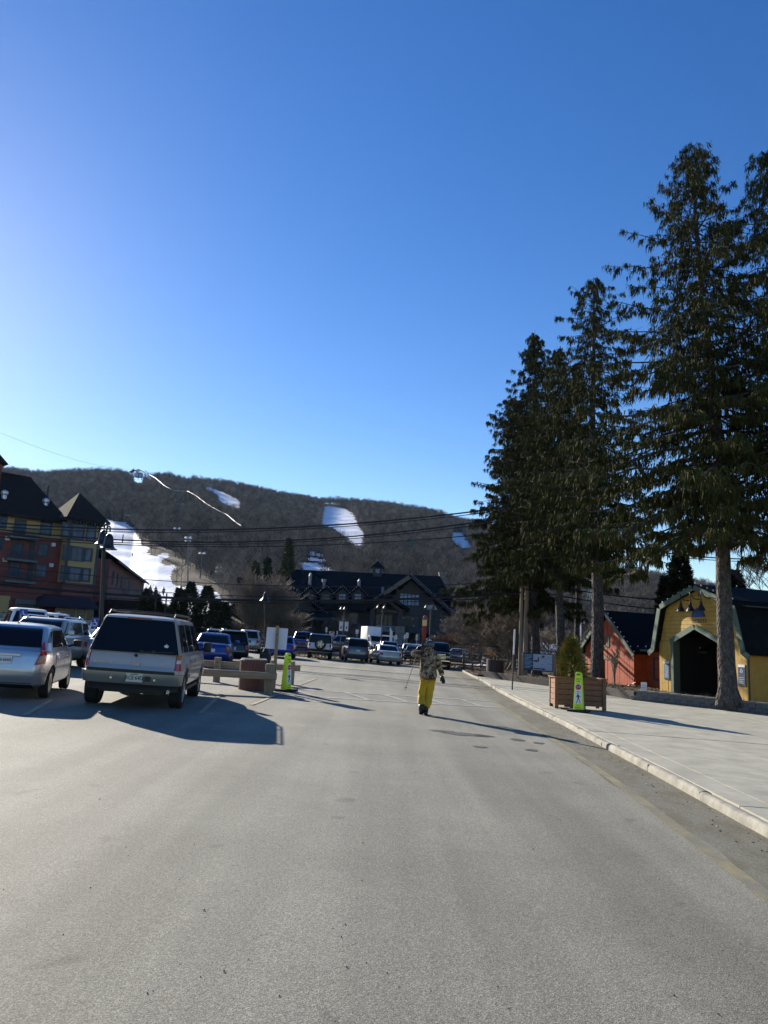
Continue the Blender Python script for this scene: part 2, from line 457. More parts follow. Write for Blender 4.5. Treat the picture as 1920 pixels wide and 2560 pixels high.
# one base sheet that reaches the horizon
xs = [-2600, -1200, -400, -150, -80, -60] + list(range(-40, 41, 4)) + [60, 80, 150, 400, 1200, 2600]
ys = [-2600, -900, -200, -60, -20, 0, 20, 40, 60, 80, 100, 130, 170, 400, 1200, 3000]
vs = [(x, y, gz(x, y) - 0.09) for y in ys for x in xs]
fs = [(j * len(xs) + i, j * len(xs) + i + 1, (j + 1) * len(xs) + i + 1, (j + 1) * len(xs) + i) for j in range(len(ys) - 1) for i in range(len(xs) - 1)]
me = bpy.data.meshes.new('ground'); me.from_pydata(vs, [], fs); me.materials.append(M['dirt'])
obj('ground', me, None, kind='structure')
YR = lambda a, b, st: [a + (b - a) * i / max(1, round((b - a) / st)) for i in range(max(1, round((b - a) / st)) + 1)]
strip('parking_lot', YR(-20, 62, 2), lambda Y: -75, lambda Y: KERB(Y) + 0.02, 30, 0.0, M['asphalt'])
strip('road_edge', YR(-12, 58, .5), lambda Y: KERB(Y) - 0.85 + 0.08 * sin(Y * .9) + .05 * sin(Y * 2.7), lambda Y: KERB(Y) + .02, 3, 0.004, M['asphalt_edge'])
strip('far_parking_lot', YR(69, 116, 3), -75, 22, 24, 0.0, M['asphalt'])
# painted lines
def line(name, p, q, w, m, up=0.008, n=16):
    p, q = Vector((p[0], p[1])), Vector((q[0], q[1])); d = (q - p).normalized(); nn = Vector((-d.y, d.x)) * w / 2
    vs, fs = [], []
    for i in range(n + 1):
        c = p.lerp(q, i / n)
        for s_ in (-1, 1):
            e = c + nn * s_; vs.append((e.x, e.y, gz(e.x, e.y) + up))
    for i in range(n): fs.append((2 * i, 2 * i + 1, 2 * i + 3, 2 * i + 2))
    me = bpy.data.meshes.new(name); me.from_pydata(vs, [], fs); me.materials.append(m)
    return obj(name, me, None, kind='structure')
YEL = pl([(2.6, -10), (3.02, 6), (3.41, 10.7), (3.67, 15.5), (3.98, 25), (4.3, 40), (4.65, 54)])
strip('yellow_edge_line', YR(-10, 54, 1), lambda Y: YEL(Y) - 0.07, lambda Y: YEL(Y) + 0.07, 1, 0.012, M['yellow_line'])
c1, c2 = G(625, 1717), G(1245, 1754)
c3, c4 = G(640, 1734), G(1243, 1769)
line('crosswalk_line', c1[:2], c2[:2], 0.3, M['white_line'])
line('crosswalk_line', c3[:2], c4[:2], 0.3, M['white_line'])
for t_ in (0.02, 0.15, 0.36, 0.52, 0.68, 0.84):
    a = Vector(c1[:2]).lerp(Vector(c2[:2]), t_); b = Vector(c3[:2]).lerp(Vector(c4[:2]), t_ + 0.09)
    line('crosswalk_line', a, b, 0.16, M['white_line'], 0.012, 6)
for p, q in (((500, 1785), (553, 1735)), ((628, 1763), (690, 1738)), ((745, 1714), (790, 1697)), ((60, 1790), (130, 1750))):
    line('stall_line', G(*p)[:2], G(*q)[:2], 0.1, M['stall_line'], 0.012, 6)
n = NT('oil_stain', .6, .5); n.color(n.ramp(n.noise(30, 5, .8), [(.3, (.03, .029, .026)), (.7, (.12, .115, .095))])); M['oil'] = n.m
for (x, y, rx, ry) in ((1160, 1836, .55, .16), (1105, 1828, .3, .1), (1210, 1840, .22, .1), (1295, 1850, .16, .1), (1345, 1858, .13, .08), (1200, 1868, .14, .07), (1330, 1876, .12, .08), (905, 1689, 1.3, .25)):
    p = G(x, y); vs = [(p.x, p.y, gz(p.x, p.y) + .006)]
    for k in range(18):
        a = 2 * pi * k / 18; r_ = random.uniform(.7, 1.1); X_, Y_ = p.x + rx * r_ * cos(a), p.y + ry * r_ * sin(a) * 2; vs.append((X_, Y_, gz(X_, Y_) + .006))
    me = bpy.data.meshes.new('oil_stain'); me.from_pydata(vs, [], [(0, k + 1, (k + 1) % 18 + 1) for k in range(18)]); me.materials.append(M['oil']); obj('oil_stain', me, None, kind='structure')
# pavement: slabs that butt with recessed joints
strip('pavement_base', YR(-12, 45, 1), lambda Y: KERB(Y) + 0.1, lambda Y: WALL(Y) + .3, 10, KH - 0.05, M['dirt'])
pav = thing('pavement', None, None, kind='structure')
jy = [-11, -7, -2.7, 1.3, 5.3, 9.3, 13.3, 17.5, 20.2, 23.6, 27.0, 30.4, 34, 38, 42, 45]
for j in range(len(jy) - 1):
    y0, y1 = jy[j] + 0.012, jy[j + 1] - 0.012
    cols = [lambda Y: KERB(Y) + 0.17, lambda Y: KERB(Y) + 0.62] + [(lambda Y, k=k: KERB(Y) + 0.62 + 3.6 * k) for k in range(1, 6)]
    for k in range(len(cols) - 1):
        yy = YR(y0, y1, 1.0)
        vs, fs = [], []
        tilt = random.uniform(-0.004, 0.004)
        ok = False
        for Y in yy:
            a, b = cols[k](Y) + 0.01, cols[k + 1](Y) - 0.01
            lim = WALL(Y) + 0.1
            if a < lim - 0.15: ok = True
            a, b = min(a, lim - 0.02), min(b, lim)
            for X, dz in ((a, -0.05), (a, 0), (b, 0), (b, -0.05)):
                vs.append((X, Y, gz(X, Y) + KH + dz + tilt))
        if not ok: continue
        for i in range(len(yy) - 1):
            for q in range(3): fs.append((i * 4 + q, i * 4 + q + 1, i * 4 + q + 5, i * 4 + q + 4))
        fs.append((0, 1, 2, 3)); L_ = (len(yy) - 1) * 4; fs.append((L_ + 3, L_ + 2, L_ + 1, L_))
        me = bpy.data.meshes.new('slab'); me.from_pydata(vs, [], fs); me.materials.append(M['sidewalk'])
        obj('slab', me, pav)
kerb = thing('kerb', None, None, kind='structure')
Y = -10.0
while Y < 63:
    L_ = random.uniform(2.2, 3.2) if Y < 30 else random.uniform(0.8, 1.3)
    a, b = Y + 0.002, Y + L_ - 0.002
    vs, nseg = [], 12
    jog = random.uniform(-0.008, 0.008); hz = random.uniform(-0.008, 0.008)
    prof = [(0.02, -0.06), (0.02, 0.06), (0.035, 0.105), (0.065, 0.12), (0.13, 0.12), (0.18, 0.10), (0.181, -0.06)]
    fs = []
    for i in range(nseg + 1):
        yy = a + (b - a) * i / nseg
        e = 0.006 if i in (0, nseg) else 0.0
        for k, (dx, dz) in enumerate(prof):
            r_ = random.uniform(-0.012, 0.012) if 0 < k < 4 else 0
            X = KERB(yy) + jog + dx + r_
            vs.append((X, yy, gz(X, yy) + dz + (hz - e + random.uniform(-.004, .004) if dz > 0 else 0)))
    np_ = len(prof)
    for i in range(nseg):
        for k in range(np_ - 1): fs.append((i * np_ + k, i * np_ + k + 1, (i + 1) * np_ + k + 1, (i + 1) * np_ + k))
    fs.append(tuple(range(np_))); fs.append(tuple(nseg * np_ + k for k in range(np_ - 1, -1, -1)))
    me = bpy.data.meshes.new('kerbstone'); me.from_pydata(vs, [], fs); me.materials.append(M['kerb'])
    bm = bmesh.new(); bm.from_mesh(me); bmesh.ops.recalc_face_normals(bm, faces=bm.faces); bm.to_mesh(me); bm.free()
    me.shade_smooth(); me.set_sharp_from_angle(angle=radians(45))
    obj('kerbstone', me, kerb)
    Y += L_
# grit: pebbles, twigs and bits of gravel lying on the asphalt
mb = MB()
peb = [mat('pebble_dark', (0.02, 0.018, 0.016), 0.8), mat('pebble_pale', (0.42, 0.4, 0.35), 0.8), mat('pebble_brown', (0.09, 0.06, 0.035), 0.8)]
for i in range(900):
    if i < 420:
        Y = random.uniform(2.6, 14) ** 1.0; X = random.uniform(-0.55, 0.5) * Y * 1.05
        if X > KERB(Y) - .05: continue
        r = random.uniform(0.002, 0.006) * (1.5 if random.random() < .1 else 1)
    else:
        Y = random.uniform(3, 40); X = KERB(Y) - abs(random.gauss(0, 0.22)) - .02; r = random.uniform(0.004, 0.014)
    z = gz(X, Y) + r * .4
    a = random.uniform(0, pi); e = random.uniform(0.5, 1.6)
    ca, sa = cos(a) * r, sin(a) * r
    mm = peb[0] if random.random() < .62 else peb[random.randint(1, 2)]
    mb.add([(X + ca * e, Y + sa * e, z), (X - sa, Y + ca, z), (X - ca * e, Y - sa * e, z), (X + sa, Y - ca, z), (X, Y, z + r * .9)],
           [(0, 1, 4), (1, 2, 4), (2, 3, 4), (3, 0, 4)], mm)
mb.build('gravel', kind='stuff', label='loose pebbles and grit scattered over the asphalt and along the kerb')
# ---------------------------------------------------------------- mountain, ski runs, winter forest
RIDGE = [(-500, 1150), (-200, 1160), (0, 1165), (60, 1172), (100, 1177), (160, 1173), (240, 1171), (300, 1173), (335, 1184), (350, 1190), (372, 1181), (420, 1181), (470, 1197), (482, 1190),
         (560, 1199), (640, 1214), (700, 1228), (800, 1244), (830, 1243), (960, 1249), (1040, 1260), (1100, 1270), (1140, 1285), (1200, 1299), (1240, 1312), (1320, 1345), (1420, 1385),
         (1500, 1412), (1571, 1421), (1660, 1434), (1760, 1452), (1900, 1480), (2100, 1510), (2600, 1520)]
ra = [(ray(x, y).x, ray(x, y).z) for x, y in RIDGE]
RA = np.array([p[0] for p in ra]); RE = np.array([p[1] for p in ra])
def Dr(a): return np.interp(a, [-0.8, -0.3, 0.1, 0.25, 0.4, 0.8], [880, 930, 1050, 850, 620, 600])
def Y0(a): return np.interp(a, [-0.8, -0.45, -0.3, -0.1, 0.12, 0.2, 0.8], [170, 160, 150, 150, 145, 130, 120])
def waves(X, Y): return .4 * (3.2 * np.sin(X * .021 + 1.3) * np.cos(Y * .017) + 1.7 * np.sin(X * .057 + Y * .043) + 0.8 * np.sin(X * .11 - Y * .13))
def terr(X, Y):
    X = np.asarray(X, float); Y = np.asarray(Y, float)
    a = X / Y; D = Dr(a); y0 = Y0(a); t = (Y - y0) / (D - y0)
    z0 = -0.03 * np.clip(X, -40, 40) + 0.66
    zr = EYE + np.interp(a, RA, RE) * D - 9.0
    tt = np.clip(t, 0, 1)
    z = z0 + (zr - z0) * tt ** 1.22 + waves(X, Y) * np.minimum(1, tt * 4) * np.clip((1 - tt) * 3, 0, 1)
    back = np.clip(t - 1, 0, 1)
    return z - back * 200 - np.where(t < 0, 0.3, 0)
POLYS = {
 'snow': [
  [(190, 1286), (250, 1295), (310, 1307), (332, 1321), (342, 1337), (345, 1347), (355, 1352), (352, 1360), (368, 1365), (376, 1368), (368, 1377), (378, 1389), (391, 1391), (404, 1384), (418, 1382), (421, 1388), (405, 1404), (410, 1415),
   (439, 1412), (447, 1420), (431, 1426), (427, 1441), (439, 1465), (455, 1468), (486, 1460), (518, 1471), (542, 1481), (550, 1495), (571, 1505), (580, 1526), (575, 1575), (190, 1575)],
  [(804, 1268), (820, 1265), (862, 1271), (885, 1288), (897, 1319), (909, 1334), (912, 1354), (920, 1361), (889, 1365), (866, 1342), (835, 1323), (801, 1311), (804, 1292), (810, 1273)],
  [(1128, 1332), (1155, 1331), (1163, 1346), (1182, 1369), (1155, 1369), (1134, 1354), (1127, 1346)],
  [(508, 1217), (524, 1218), (558, 1231), (589, 1248), (607, 1262), (597, 1270), (580, 1263), (560, 1260), (547, 1246), (537, 1232), (514, 1223)],
  [(433, 1257), (460, 1259), (485, 1263), (485, 1268), (455, 1264), (433, 1261)],
  [(744, 1404), (795, 1409), (835, 1427), (845, 1440), (760, 1432)], [(755, 1372), (780, 1377), (808, 1388), (806, 1392), (778, 1389)], [(766, 1392), (812, 1398), (812, 1405), (775, 1401)],
  [(1108, 1557), (1160, 1574), (1165, 1590), (1108, 1590)], [(1296, 1598), (1345, 1598), (1400, 1613), (1480, 1612), (1480, 1642), (1296, 1636)], [(668, 1356), (710, 1386), (706, 1388), (664, 1358)]],
 'bank': [[(352, 1350), (395, 1362), (425, 1384), (458, 1412), (500, 1445), (540, 1474), (548, 1488), (518, 1471), (486, 1460), (455, 1468), (427, 1441), (405, 1404), (368, 1377)]]}
def inpoly(x, y, poly):
    x = np.asarray(x); y = np.asarray(y); r = np.zeros(x.shape, bool); j = len(poly) - 1
    for i in range(len(poly)):
        xi, yi = poly[i]; xj, yj = poly[j]
        c = ((yi > y) != (yj > y)) & (x < (xj - xi) * (y - yi) / ((yj - yi) or 1e-9) + xi)
        r ^= c; j = i
    return r
def vpix(X, Y, Z):
    Z = Z - EYE
    fw = Y * cos(PITCH) + Z * sin(PITCH); up = -Y * sin(PITCH) + Z * cos(PITCH)
    a, b = FPX * X / fw, FPX * up / fw
    return 960 + a * cos(ROLL) + b * sin(ROLL), 1280 + a * sin(ROLL) - b * cos(ROLL)
av = np.concatenate([np.linspace(-1.3, -0.56, 40)[:-1], np.arange(-0.56, 0.56, 0.0016), np.linspace(0.56, 1.3, 40)])
tv = np.concatenate([[-0.02], np.linspace(0, 1, 380) ** 1.1, [1.05, 1.2, 1.5, 2.0]])
A, T = np.meshgrid(av, tv)
YY = Y0(A) + T * (Dr(A) - Y0(A)); XX = A * YY; ZZ = terr(XX, YY)
nr, nc = A.shape
Vt = np.stack([XX.ravel(), YY.ravel(), ZZ.ravel()], 1)
idx = np.arange(nr * nc).reshape(nr, nc)
F = np.stack([idx[:-1, :-1].ravel(), idx[:-1, 1:].ravel(), idx[1:, 1:].ravel(), idx[1:, :-1].ravel()], 1)
C = Vt[F].mean(1)
px_, py_ = vpix(C[:, 0], C[:, 1], C[:, 2])
jx = px_ + 2.4 * np.sin(C[:, 0] * .9 + C[:, 1] * .23) + 1.8 * np.sin(C[:, 1] * .71) + 2.0 * np.sin(C[:, 1] * .19 + C[:, 0] * .31); jy_ = py_ + 1.4 * np.sin(C[:, 0] * .8 - C[:, 1] * .5)
cls = np.zeros(len(F), int)
for p in POLYS['bank']: cls[inpoly(jx, jy_, p)] = 2
for p in POLYS['snow']: cls[inpoly(jx, jy_, p)] = 1
for c_, nm, mm in ((0, 'hill', 'hill'), (1, 'snow_slope', 'snow'), (2, 'dirt_bank', 'bank')):
    f = F[cls == c_]; u, inv = np.unique(f, return_inverse=True)
    me = bpy.data.meshes.new(nm); me.from_pydata(Vt[u].tolist(), [], inv.reshape(-1, 4).tolist()); me.materials.append(M[mm]); me.shade_smooth()
    obj(nm, me, None, kind='structure')
def hit(px, py):
    d = ray(px, py)
    Ys = np.linspace(120, 1000, 1800); Z = EYE + d.z * Ys - terr(d.x * Ys, Ys)
    k = np.argmax(Z < 0)
    Y = float(Ys[k]) if (Z < 0).any() else 700.0
    return Vector((d.x * Y, Y, EYE + d.z * Y))

def twig_tree(h, spread, n1, n2, seed, broom=False):
    r = random.Random(seed); v, f = [], []
    def stick(p, q, w0, w1):
        d = (q - p); s = d.cross(Vector((r.uniform(-1, 1), r.uniform(-1, 1), 0.3)))
        if s.length < 1e-6: return
        s.normalize(); t = d.cross(s).normalized(); o = len(v)
        for c_, w in ((p, w0), (q, w1)):
            for k in range(3):
                a = 2 * pi * k / 3; v.append(c_ + (s * cos(a) + t * sin(a)) * w)
        for k in range(3): f.append((o + k, o + (k + 1) % 3, o + 3 + (k + 1) % 3, o + 3 + k))
    top = Vector((r.uniform(-.5, .5), r.uniform(-.5, .5), h * .8))
    stick(Vector((0, 0, -1)), top, .16, .05)
    for i in range(n1):
        s = r.uniform(.25, .95); p = top * s; az = r.uniform(0, 2 * pi)
        L = spread * (1.15 - s * .55) * r.uniform(.7, 1.1)
        q = p + Vector((cos(az) * L, sin(az) * L, L * r.uniform(.5, 1.2)))
        stick(p, q, .07, .03)
        for j in range(n2):
            u = r.uniform(.25, 1.0); m_ = p.lerp(q, u); az2 = az + r.uniform(-1.6, 1.6); l2 = L * r.uniform(.3, .6)
            e = m_ + Vector((cos(az2) * l2, sin(az2) * l2, l2 * r.uniform(.4, 1.4)))
            o = len(v); s2 = Vector((-(e - m_).y, (e - m_).x, r.uniform(-.3, .3))).normalized() * .035
            v.extend([m_ - s2, m_ + s2, e]); f.append((o, o + 1, o + 2))
            for _ in range(3):
                m3 = m_.lerp(e, r.uniform(.2, .9)); e3 = m3 + Vector((r.uniform(-1, 1), r.uniform(-1, 1), r.uniform(.2, 1.3))) * l2 * .55
                s3 = Vector((-(e3 - m3).y, (e3 - m3).x, r.uniform(-.3, .3))).normalized() * .04
                o = len(v); v.extend([m3 - s3, m3 + s3, e3]); f.append((o, o + 1, o + 2))
    return v, f
n = NT('winter_forest', 0.95, 0.1)
oi = n.t.nodes.new('ShaderNodeObjectInfo')
n.color(n.ramp(oi.outputs['Random'], [(0.0, (0.045, 0.04, 0.036)), (0.4, (0.11, 0.092, 0.08)), (0.75, (0.21, 0.178, 0.15)), (0.93, (0.30, 0.26, 0.21)), (0.97, (0.12, 0.13, 0.07))]))
M['forest'] = n.m
n = NT('hill_conifer', 0.9, 0.1)
oi = n.t.nodes.new('ShaderNodeObjectInfo')
n.color(n.ramp(oi.outputs['Random'], [(0.0, (0.025, 0.04, 0.018)), (1.0, (0.075, 0.085, 0.03))]))
M['hill_conifer'] = n.m
fcol = bpy.data.collections.new('forest_tree_shapes')
for k in range(6):
    v, f = twig_tree(11 + k * .5, 2.9 + .25 * (k % 3), 20, 5, 50 + k)
    me = bpy.data.meshes.new('bare_forest_tree'); me.from_pydata([tuple(p) for p in v], [], f); me.materials.append(M['forest'])
    fcol.objects.link(bpy.data.objects.new('bare_forest_tree_%d' % k, me))
def scatter(nm, cname_col, X, Y, Z, scl, rot, idx_, label):
    me = bpy.data.meshes.new(nm); me.from_pydata(np.stack([X, Y, Z], 1).tolist(), [], [])
    for an, tp, dat in (('scl', 'FLOAT', scl), ('rot', 'FLOAT', rot), ('pick', 'INT', idx_)):
        at_ = me.attributes.new(an, tp, 'POINT'); at_.data.foreach_set('value', dat)
    o = obj(nm, me, None, kind='stuff', label=label)
    ng = bpy.data.node_groups.new(nm, 'GeometryNodeTree')
    ng.interface.new_socket('Geometry', in_out='INPUT', socket_type='NodeSocketGeometry')
    ng.interface.new_socket('Geometry', in_out='OUTPUT', socket_type='NodeSocketGeometry')
    N = ng.nodes.new; L = ng.links.new
    gi, go = N('NodeGroupInput'), N('NodeGroupOutput')
    ip, ci = N('GeometryNodeInstanceOnPoints'), N('GeometryNodeCollectionInfo')
    ci.inputs['Collection'].default_value = cname_col; ci.inputs['Separate Children'].default_value = True; ci.inputs['Reset Children'].default_value = True
    ip.inputs['Pick Instance'].default_value = True
    def attr(nm_, tp):
        q = N('GeometryNodeInputNamedAttribute'); q.data_type = tp; q.inputs['Name'].default_value = nm_; return q.outputs['Attribute']
    cx = N('ShaderNodeCombineXYZ'); L(attr('rot', 'FLOAT'), cx.inputs[2])
    e2r = N('FunctionNodeEulerToRotation'); L(cx.outputs[0], e2r.inputs[0])
    L(gi.outputs[0], ip.inputs['Points']); L(ci.outputs[0], ip.inputs['Instance']); L(attr('pick', 'INT'), ip.inputs['Instance Index'])
    L(e2r.outputs[0], ip.inputs['Rotation']); L(attr('scl', 'FLOAT'), ip.inputs['Scale']); L(ip.outputs[0], go.inputs[0])
    md = o.modifiers.new('scatter', 'NODES'); md.node_group = ng
    return o
TRACK = [(363, 1183), (388, 1198), (408, 1218), (428, 1231), (450, 1234), (467, 1233), (490, 1247), (515, 1270), (545, 1290), (565, 1300), (590, 1325), (606, 1336)]
NN = 60000
Yc = np.sqrt(RNG.uniform(130 ** 2, 1000 ** 2, NN)); Ac = RNG.uniform(-0.62, 0.62, NN); Xc = Ac * Yc
keep = (Yc > Y0(Ac) + 3) & (Yc < Dr(Ac) * 1.01)
keep &= ~((Ac > 0.17) & (Yc < 150 + 60 * RNG.random(NN)))
Xc, Yc, Ac = Xc[keep], Yc[keep], Ac[keep]; Zc = terr(Xc, Yc)
S = RNG.uniform(0.7, 1.15, len(Xc)) * np.interp(Yc, [150, 400, 900], [.8, .9, .95])
ok = np.ones(len(Xc), bool)
for k in (0.0, 0.35, 0.7, 1.0):
    qx, qy = vpix(Xc, Yc, Zc + S * 12 * k)
    bad = np.zeros(len(Xc), bool)
    for kind_ in POLYS:
        for p in (POLYS[kind_] if kind_ == 'snow' or k == 0 else []): bad |= inpoly(qx, qy, p)
    if k == 1.0: bad &= RNG.random(len(Xc)) < 0.75
    tx, ty = np.array([p[0] for p in TRACK]), np.array([p[1] for p in TRACK])
    yy_ = np.interp(qx, tx, ty); bad |= (qx > 360) & (qx < 607) & (np.abs(qy - yy_) < 3) & (k > .5)
    bad |= (qx > 334) & (qx < 358) & (qy < 1203)
    ok &= ~bad
# the built-up valley floor to the left stays clear
qx, qy = vpix(Xc, Yc, Zc); ok &= ~((qx < 470) & (qy > 1480)); ok &= ~((Ac < -0.36) & (Yc < 330)); ok &= ~((Ac < -0.24) & (Yc < 250))
Xc, Yc, Zc, S = Xc[ok], Yc[ok], Zc[ok], S[ok]
print('forest trees', len(Xc))
scatter('forest', fcol, Xc, Yc, Zc - .3, S, RNG.uniform(0, 6.28, len(Xc)), RNG.integers(0, 6, len(Xc)), 'grey brown leafless winter forest covering the mountain')

def conifer_mesh(name, h, r, m_, seed, layers=None, leaf=0.5, dens=1.0, droop=0.35, trunk=True, shape=0.8, wide=0.33):
    rg = np.random.default_rng(seed)
    N_ = int(dens * 900 * h / 6)
    t = rg.random(N_) ** 0.8 * 0.97 + .02                              # height fraction
    rad = r * ((1 - t) ** shape) * np.minimum(1, .55 + t * 5)
    rr = rad * np.sqrt(rg.uniform(.25, 1, N_)); az = rg.uniform(0, 2 * pi, N_) + 0.4 * np.sin(t * 40)
    rr *= 0.82 + .25 * np.sin(az * 5 + t * 30) * np.sin(t * 25 + az * 2)
    P = np.stack([rr * np.cos(az), rr * np.sin(az), t * h], 1)
    out = np.stack([np.cos(az), np.sin(az), -droop + rg.normal(0, .45, N_)], 1) + rg.normal(0, .35, (N_, 3))
    out /= np.linalg.norm(out, axis=1)[:, None]
    sd = np.cross(out, rg.normal(0, 1, (N_, 3))); sd /= np.linalg.norm(sd, axis=1)[:, None]
    L = leaf * rg.uniform(.5, 1.2, N_)[:, None]
    V = np.stack([P - sd * L * wide, P + sd * L * wide, P + out * L], 1).reshape(-1, 3)
    Fc = np.arange(3 * N_).reshape(-1, 3)
    me = bpy.data.meshes.new(name); me.from_pydata(V.tolist(), [], Fc.tolist()); me.materials.append(m_)
    return me
def evergreen(name, label, base, h, r, material, seed, group=None, cat='tree', **k):
    t = thing(name, label, cat, base, 0, group)
    mb = MB(); mb.tube([(0, 0, -.1), (0, 0, h * .5), (0, 0, h * .93)], [h * .016, h * .01, h * .003], M['bark'], 6)
    mb.build('trunk', t)
    obj('crown', conifer_mesh('crown', h, r, material, seed, **k), t)
    return t
# green conifers standing out of the bare wood
for i, (x, yb, h, lab) in enumerate([(640, 1420, 11, 'yellowish green conifer rising left of the lodge roof among bare trees'), (668, 1428, 12, 'green conifer with a loose top just left of the lodge ridge'),
                               (718, 1440, 17, 'tall green conifer rising behind the left end of the lodge roof'), (700, 1450, 9, 'small pale green conifer touching the left slope of the lodge roof'), (880, 1430, 8, 'low olive conifer behind the lodge ridge beside the cupola'), (1170, 1510, 8, 'dark green conifer at the foot of the hill right of the lodge')]):
    p = at(x, yb, 178); p.z = float(terr(p.x, p.y))
    evergreen('conifer', lab, p, h + (12 if i < 5 else 2) * .35, 2.4 if i != 2 else 3.3, M['hill_conifer'], 900 + i, 'conifers on the lower hillside', leaf=1.0, dens=.8, droop=.1)

M['greypole'] = mat('weathered_pole', (.16, .155, .15), .8)
# alpine track glinting down the mountain, top station, chairlift, light poles, skier
mb = MB(); pts = []
for i in range(len(TRACK) - 1):
    for k in range(4):
        q = Vector(TRACK[i]).lerp(Vector(TRACK[i + 1]), k / 4); p = hit(q.x, q.y + 16); pts.append(p + Vector((0, -2, 8.5)))
org = pts[-1].copy(); ptl = [p - org for p in pts]
t = thing('alpine_track', 'bright metal track winding down the forested mountain from the top station', 'track', org)
mb.tube(ptl, 0.3, mat('track_grey', (.42, .43, .44), .6), 6); mb.build('rail', t)
for p in ptl[::3]:
    mb = MB(); mb.tube([p, p - Vector((0, 0, 10))], .15, M['greypole'], 5); mb.build('support', t)
p = hit(346, 1200); p = p + Vector((0, -3, 2))
t = thing('top_station', 'pale lift station on the mountain ridge at the head of the track', 'building', p)
mb = MB(); mb.box(-2.5, 4, -3, 3, 0, 4, mat('station_blue', (0.33, 0.45, 0.62), .6)); mb.build('wall', t)
mb = MB(); mb.prism([(-7, 4.5), (-4, 7), (-1, 5.4), (-1, 4.9), (-4, 6.3), (-7, 4)], -3, 3, M['trim']); mb.prism([(-2, 6), (1.5, 7.2), (6.5, 5), (6.5, 4.5), (1.5, 6.6), (-2, 5.5)], -3.5, 3.5, M['white']); mb.build('roof', t)
for k in (-3.2, 1.8, 5):
    mb = MB(); mb.box(k - .2, k + .2, -3.6, -3.2, -3, 5 if k > 0 else 8, M['trim']); mb.build('post', t)
for k in (0, 3):
    mb = MB(); mb.box(k - .5, k + .5, -3.1, -2.98, 3, 4.2, M['glass']); mb.build('window', t)
def pole(label, bx, by, tx_, ty_, r=.25, lamps=0, arm=0, name='light_pole', cat='light pole', group='poles along the ski run', kind_m='greypole'):
    b = hit(bx, by); top = at(tx_, ty_, b.y); H_ = top.z - b.z
    t = thing(name, label, cat, b, 0, group)
    mb = MB(); mb.tube([(0, 0, -1), (top.x - b.x, 0, H_)], [r, r * .7], M[kind_m], 6); mb.build('post', t)
    dx = top.x - b.x
    for k in range(lamps):
        mb = MB(); s_ = b.y / 300
        zz = H_ - (k // 2) * 1.6 * s_ - .4; xx = dx + (-.9 if k % 2 else .9) * s_
        mb.lathe([(.12 * s_, .5 * s_), (.65 * s_, -.3 * s_), (.5 * s_, -.4 * s_)], M['white'], (xx, 0, zz), 8); mb.box(min(xx, dx), max(xx, dx), -.08, .08, zz + .1, zz + .3, M['steel'])
        mb.build('lamp', t)
    if arm:
        mb = MB(); mb.box(dx - arm, dx + arm, -.12, .12, H_ - .6, H_ - .35, M['greypole']); mb.build('crossarm', t)
    return t, b, top
lift = []
for lab, a in (('grey lift tower standing behind the snow beside the tower roof peak', (247, 1293, 250, 1256)), ('grey lift tower on the skyline of the snow run, second from the building', (310, 1307, 312, 1268)),
               ('thin lift tower at the right edge of the upper snow run', (341, 1322, 342, 1286)), ):
    lift.append(pole(lab, *a, arm=3.2, name='lift_tower', cat='lift tower', group='lift towers beside the snow run'))
mb = MB()
o0 = lift[0][2]
for s_ in (-3, 3):
    for i in range(2):
        a, b = lift[i][2], lift[i + 1][2]
        pts = [a.lerp(b, k / 8) - o0 + Vector((s_, 0, -.4 - 9 * (k / 8) * (1 - k / 8))) for k in range(9)]; mb.tube(pts, .06, M['greypole'], 4)
t = thing('lift_cable', 'sagging chairlift cable strung between the lift towers above the snow', 'cable', o0); mb.build('haul_rope', t)
pole('tall bare light pole standing at the edge of the wood right of the snow', 405, 1353, 412, 1288, r=.3)
pole('tall light pole with twin pale lamps rising above the dark wood', 470, 1341 + 125, 471, 1341, lamps=4)
pole('light pole with two white lamps on the brown bank', 500, 1446, 506, 1380, lamps=2)
pole('light pole with stacked white lamps near the bottom of the bank', 545, 1462, 548, 1416, lamps=4)
pole('light pole with four white lamps left of the lodge roof', 601, 1470, 601, 1426, lamps=4)
pole('faint light pole with white lamps high in the wood', 443, 1375, 443, 1319, lamps=2)
pole('pale pole with a single lamp beside the snow edge', 407, 1362, 408, 1330, r=.35)
pole('short pole beside the snow edge under the lift', 365, 1352, 366, 1330, r=.2)
pole('thin pole at the top of the brown bank', 376, 1356, 378, 1331, r=.2)
b = hit(331, 1391)
t = thing('skier', 'distant skier in dark clothes alone on the white slope', 'person', b, .6)
skin('body', [(0, 0, .95), (0, .1, 1.25), (0, .18, 1.5), (0, .2, 1.72), (.14, .05, .5), (.14, 0, .08), (-.14, .05, .5), (-.14, 0, .08), (.32, .2, 1.2), (.38, .4, 1.0), (-.32, .2, 1.2), (-.38, .4, 1.0)],
     [(0, 1), (1, 2), (2, 3), (0, 4), (4, 5), (0, 6), (6, 7), (2, 8), (8, 9), (2, 10), (10, 11)], [.2, .19, .16, .12, .12, .09, .12, .09, .08, .07, .08, .07], M['ink'], t, 1)
mb = MB(); mb.box(.08, .2, -.8, .9, 0, .04, M['ink']); mb.box(-.2, -.08, -.8, .9, 0, .04, M['ink']); mb.build('ski', t)
p = hit(1026, 1398)
t = thing('lift_station', 'small green lift station in the wood above the lodge roof', 'building', p)
gm = mat('station_green', (0.015, 0.06, 0.05), .6, nscale=.5)
mb = MB(); mb.prism([(-5, 0), (-5, 8), (-1.5, 13), (1.5, 11), (4.5, 11), (5.5, 5), (5.5, 0)], -3, 3, gm); mb.build('wall', t)
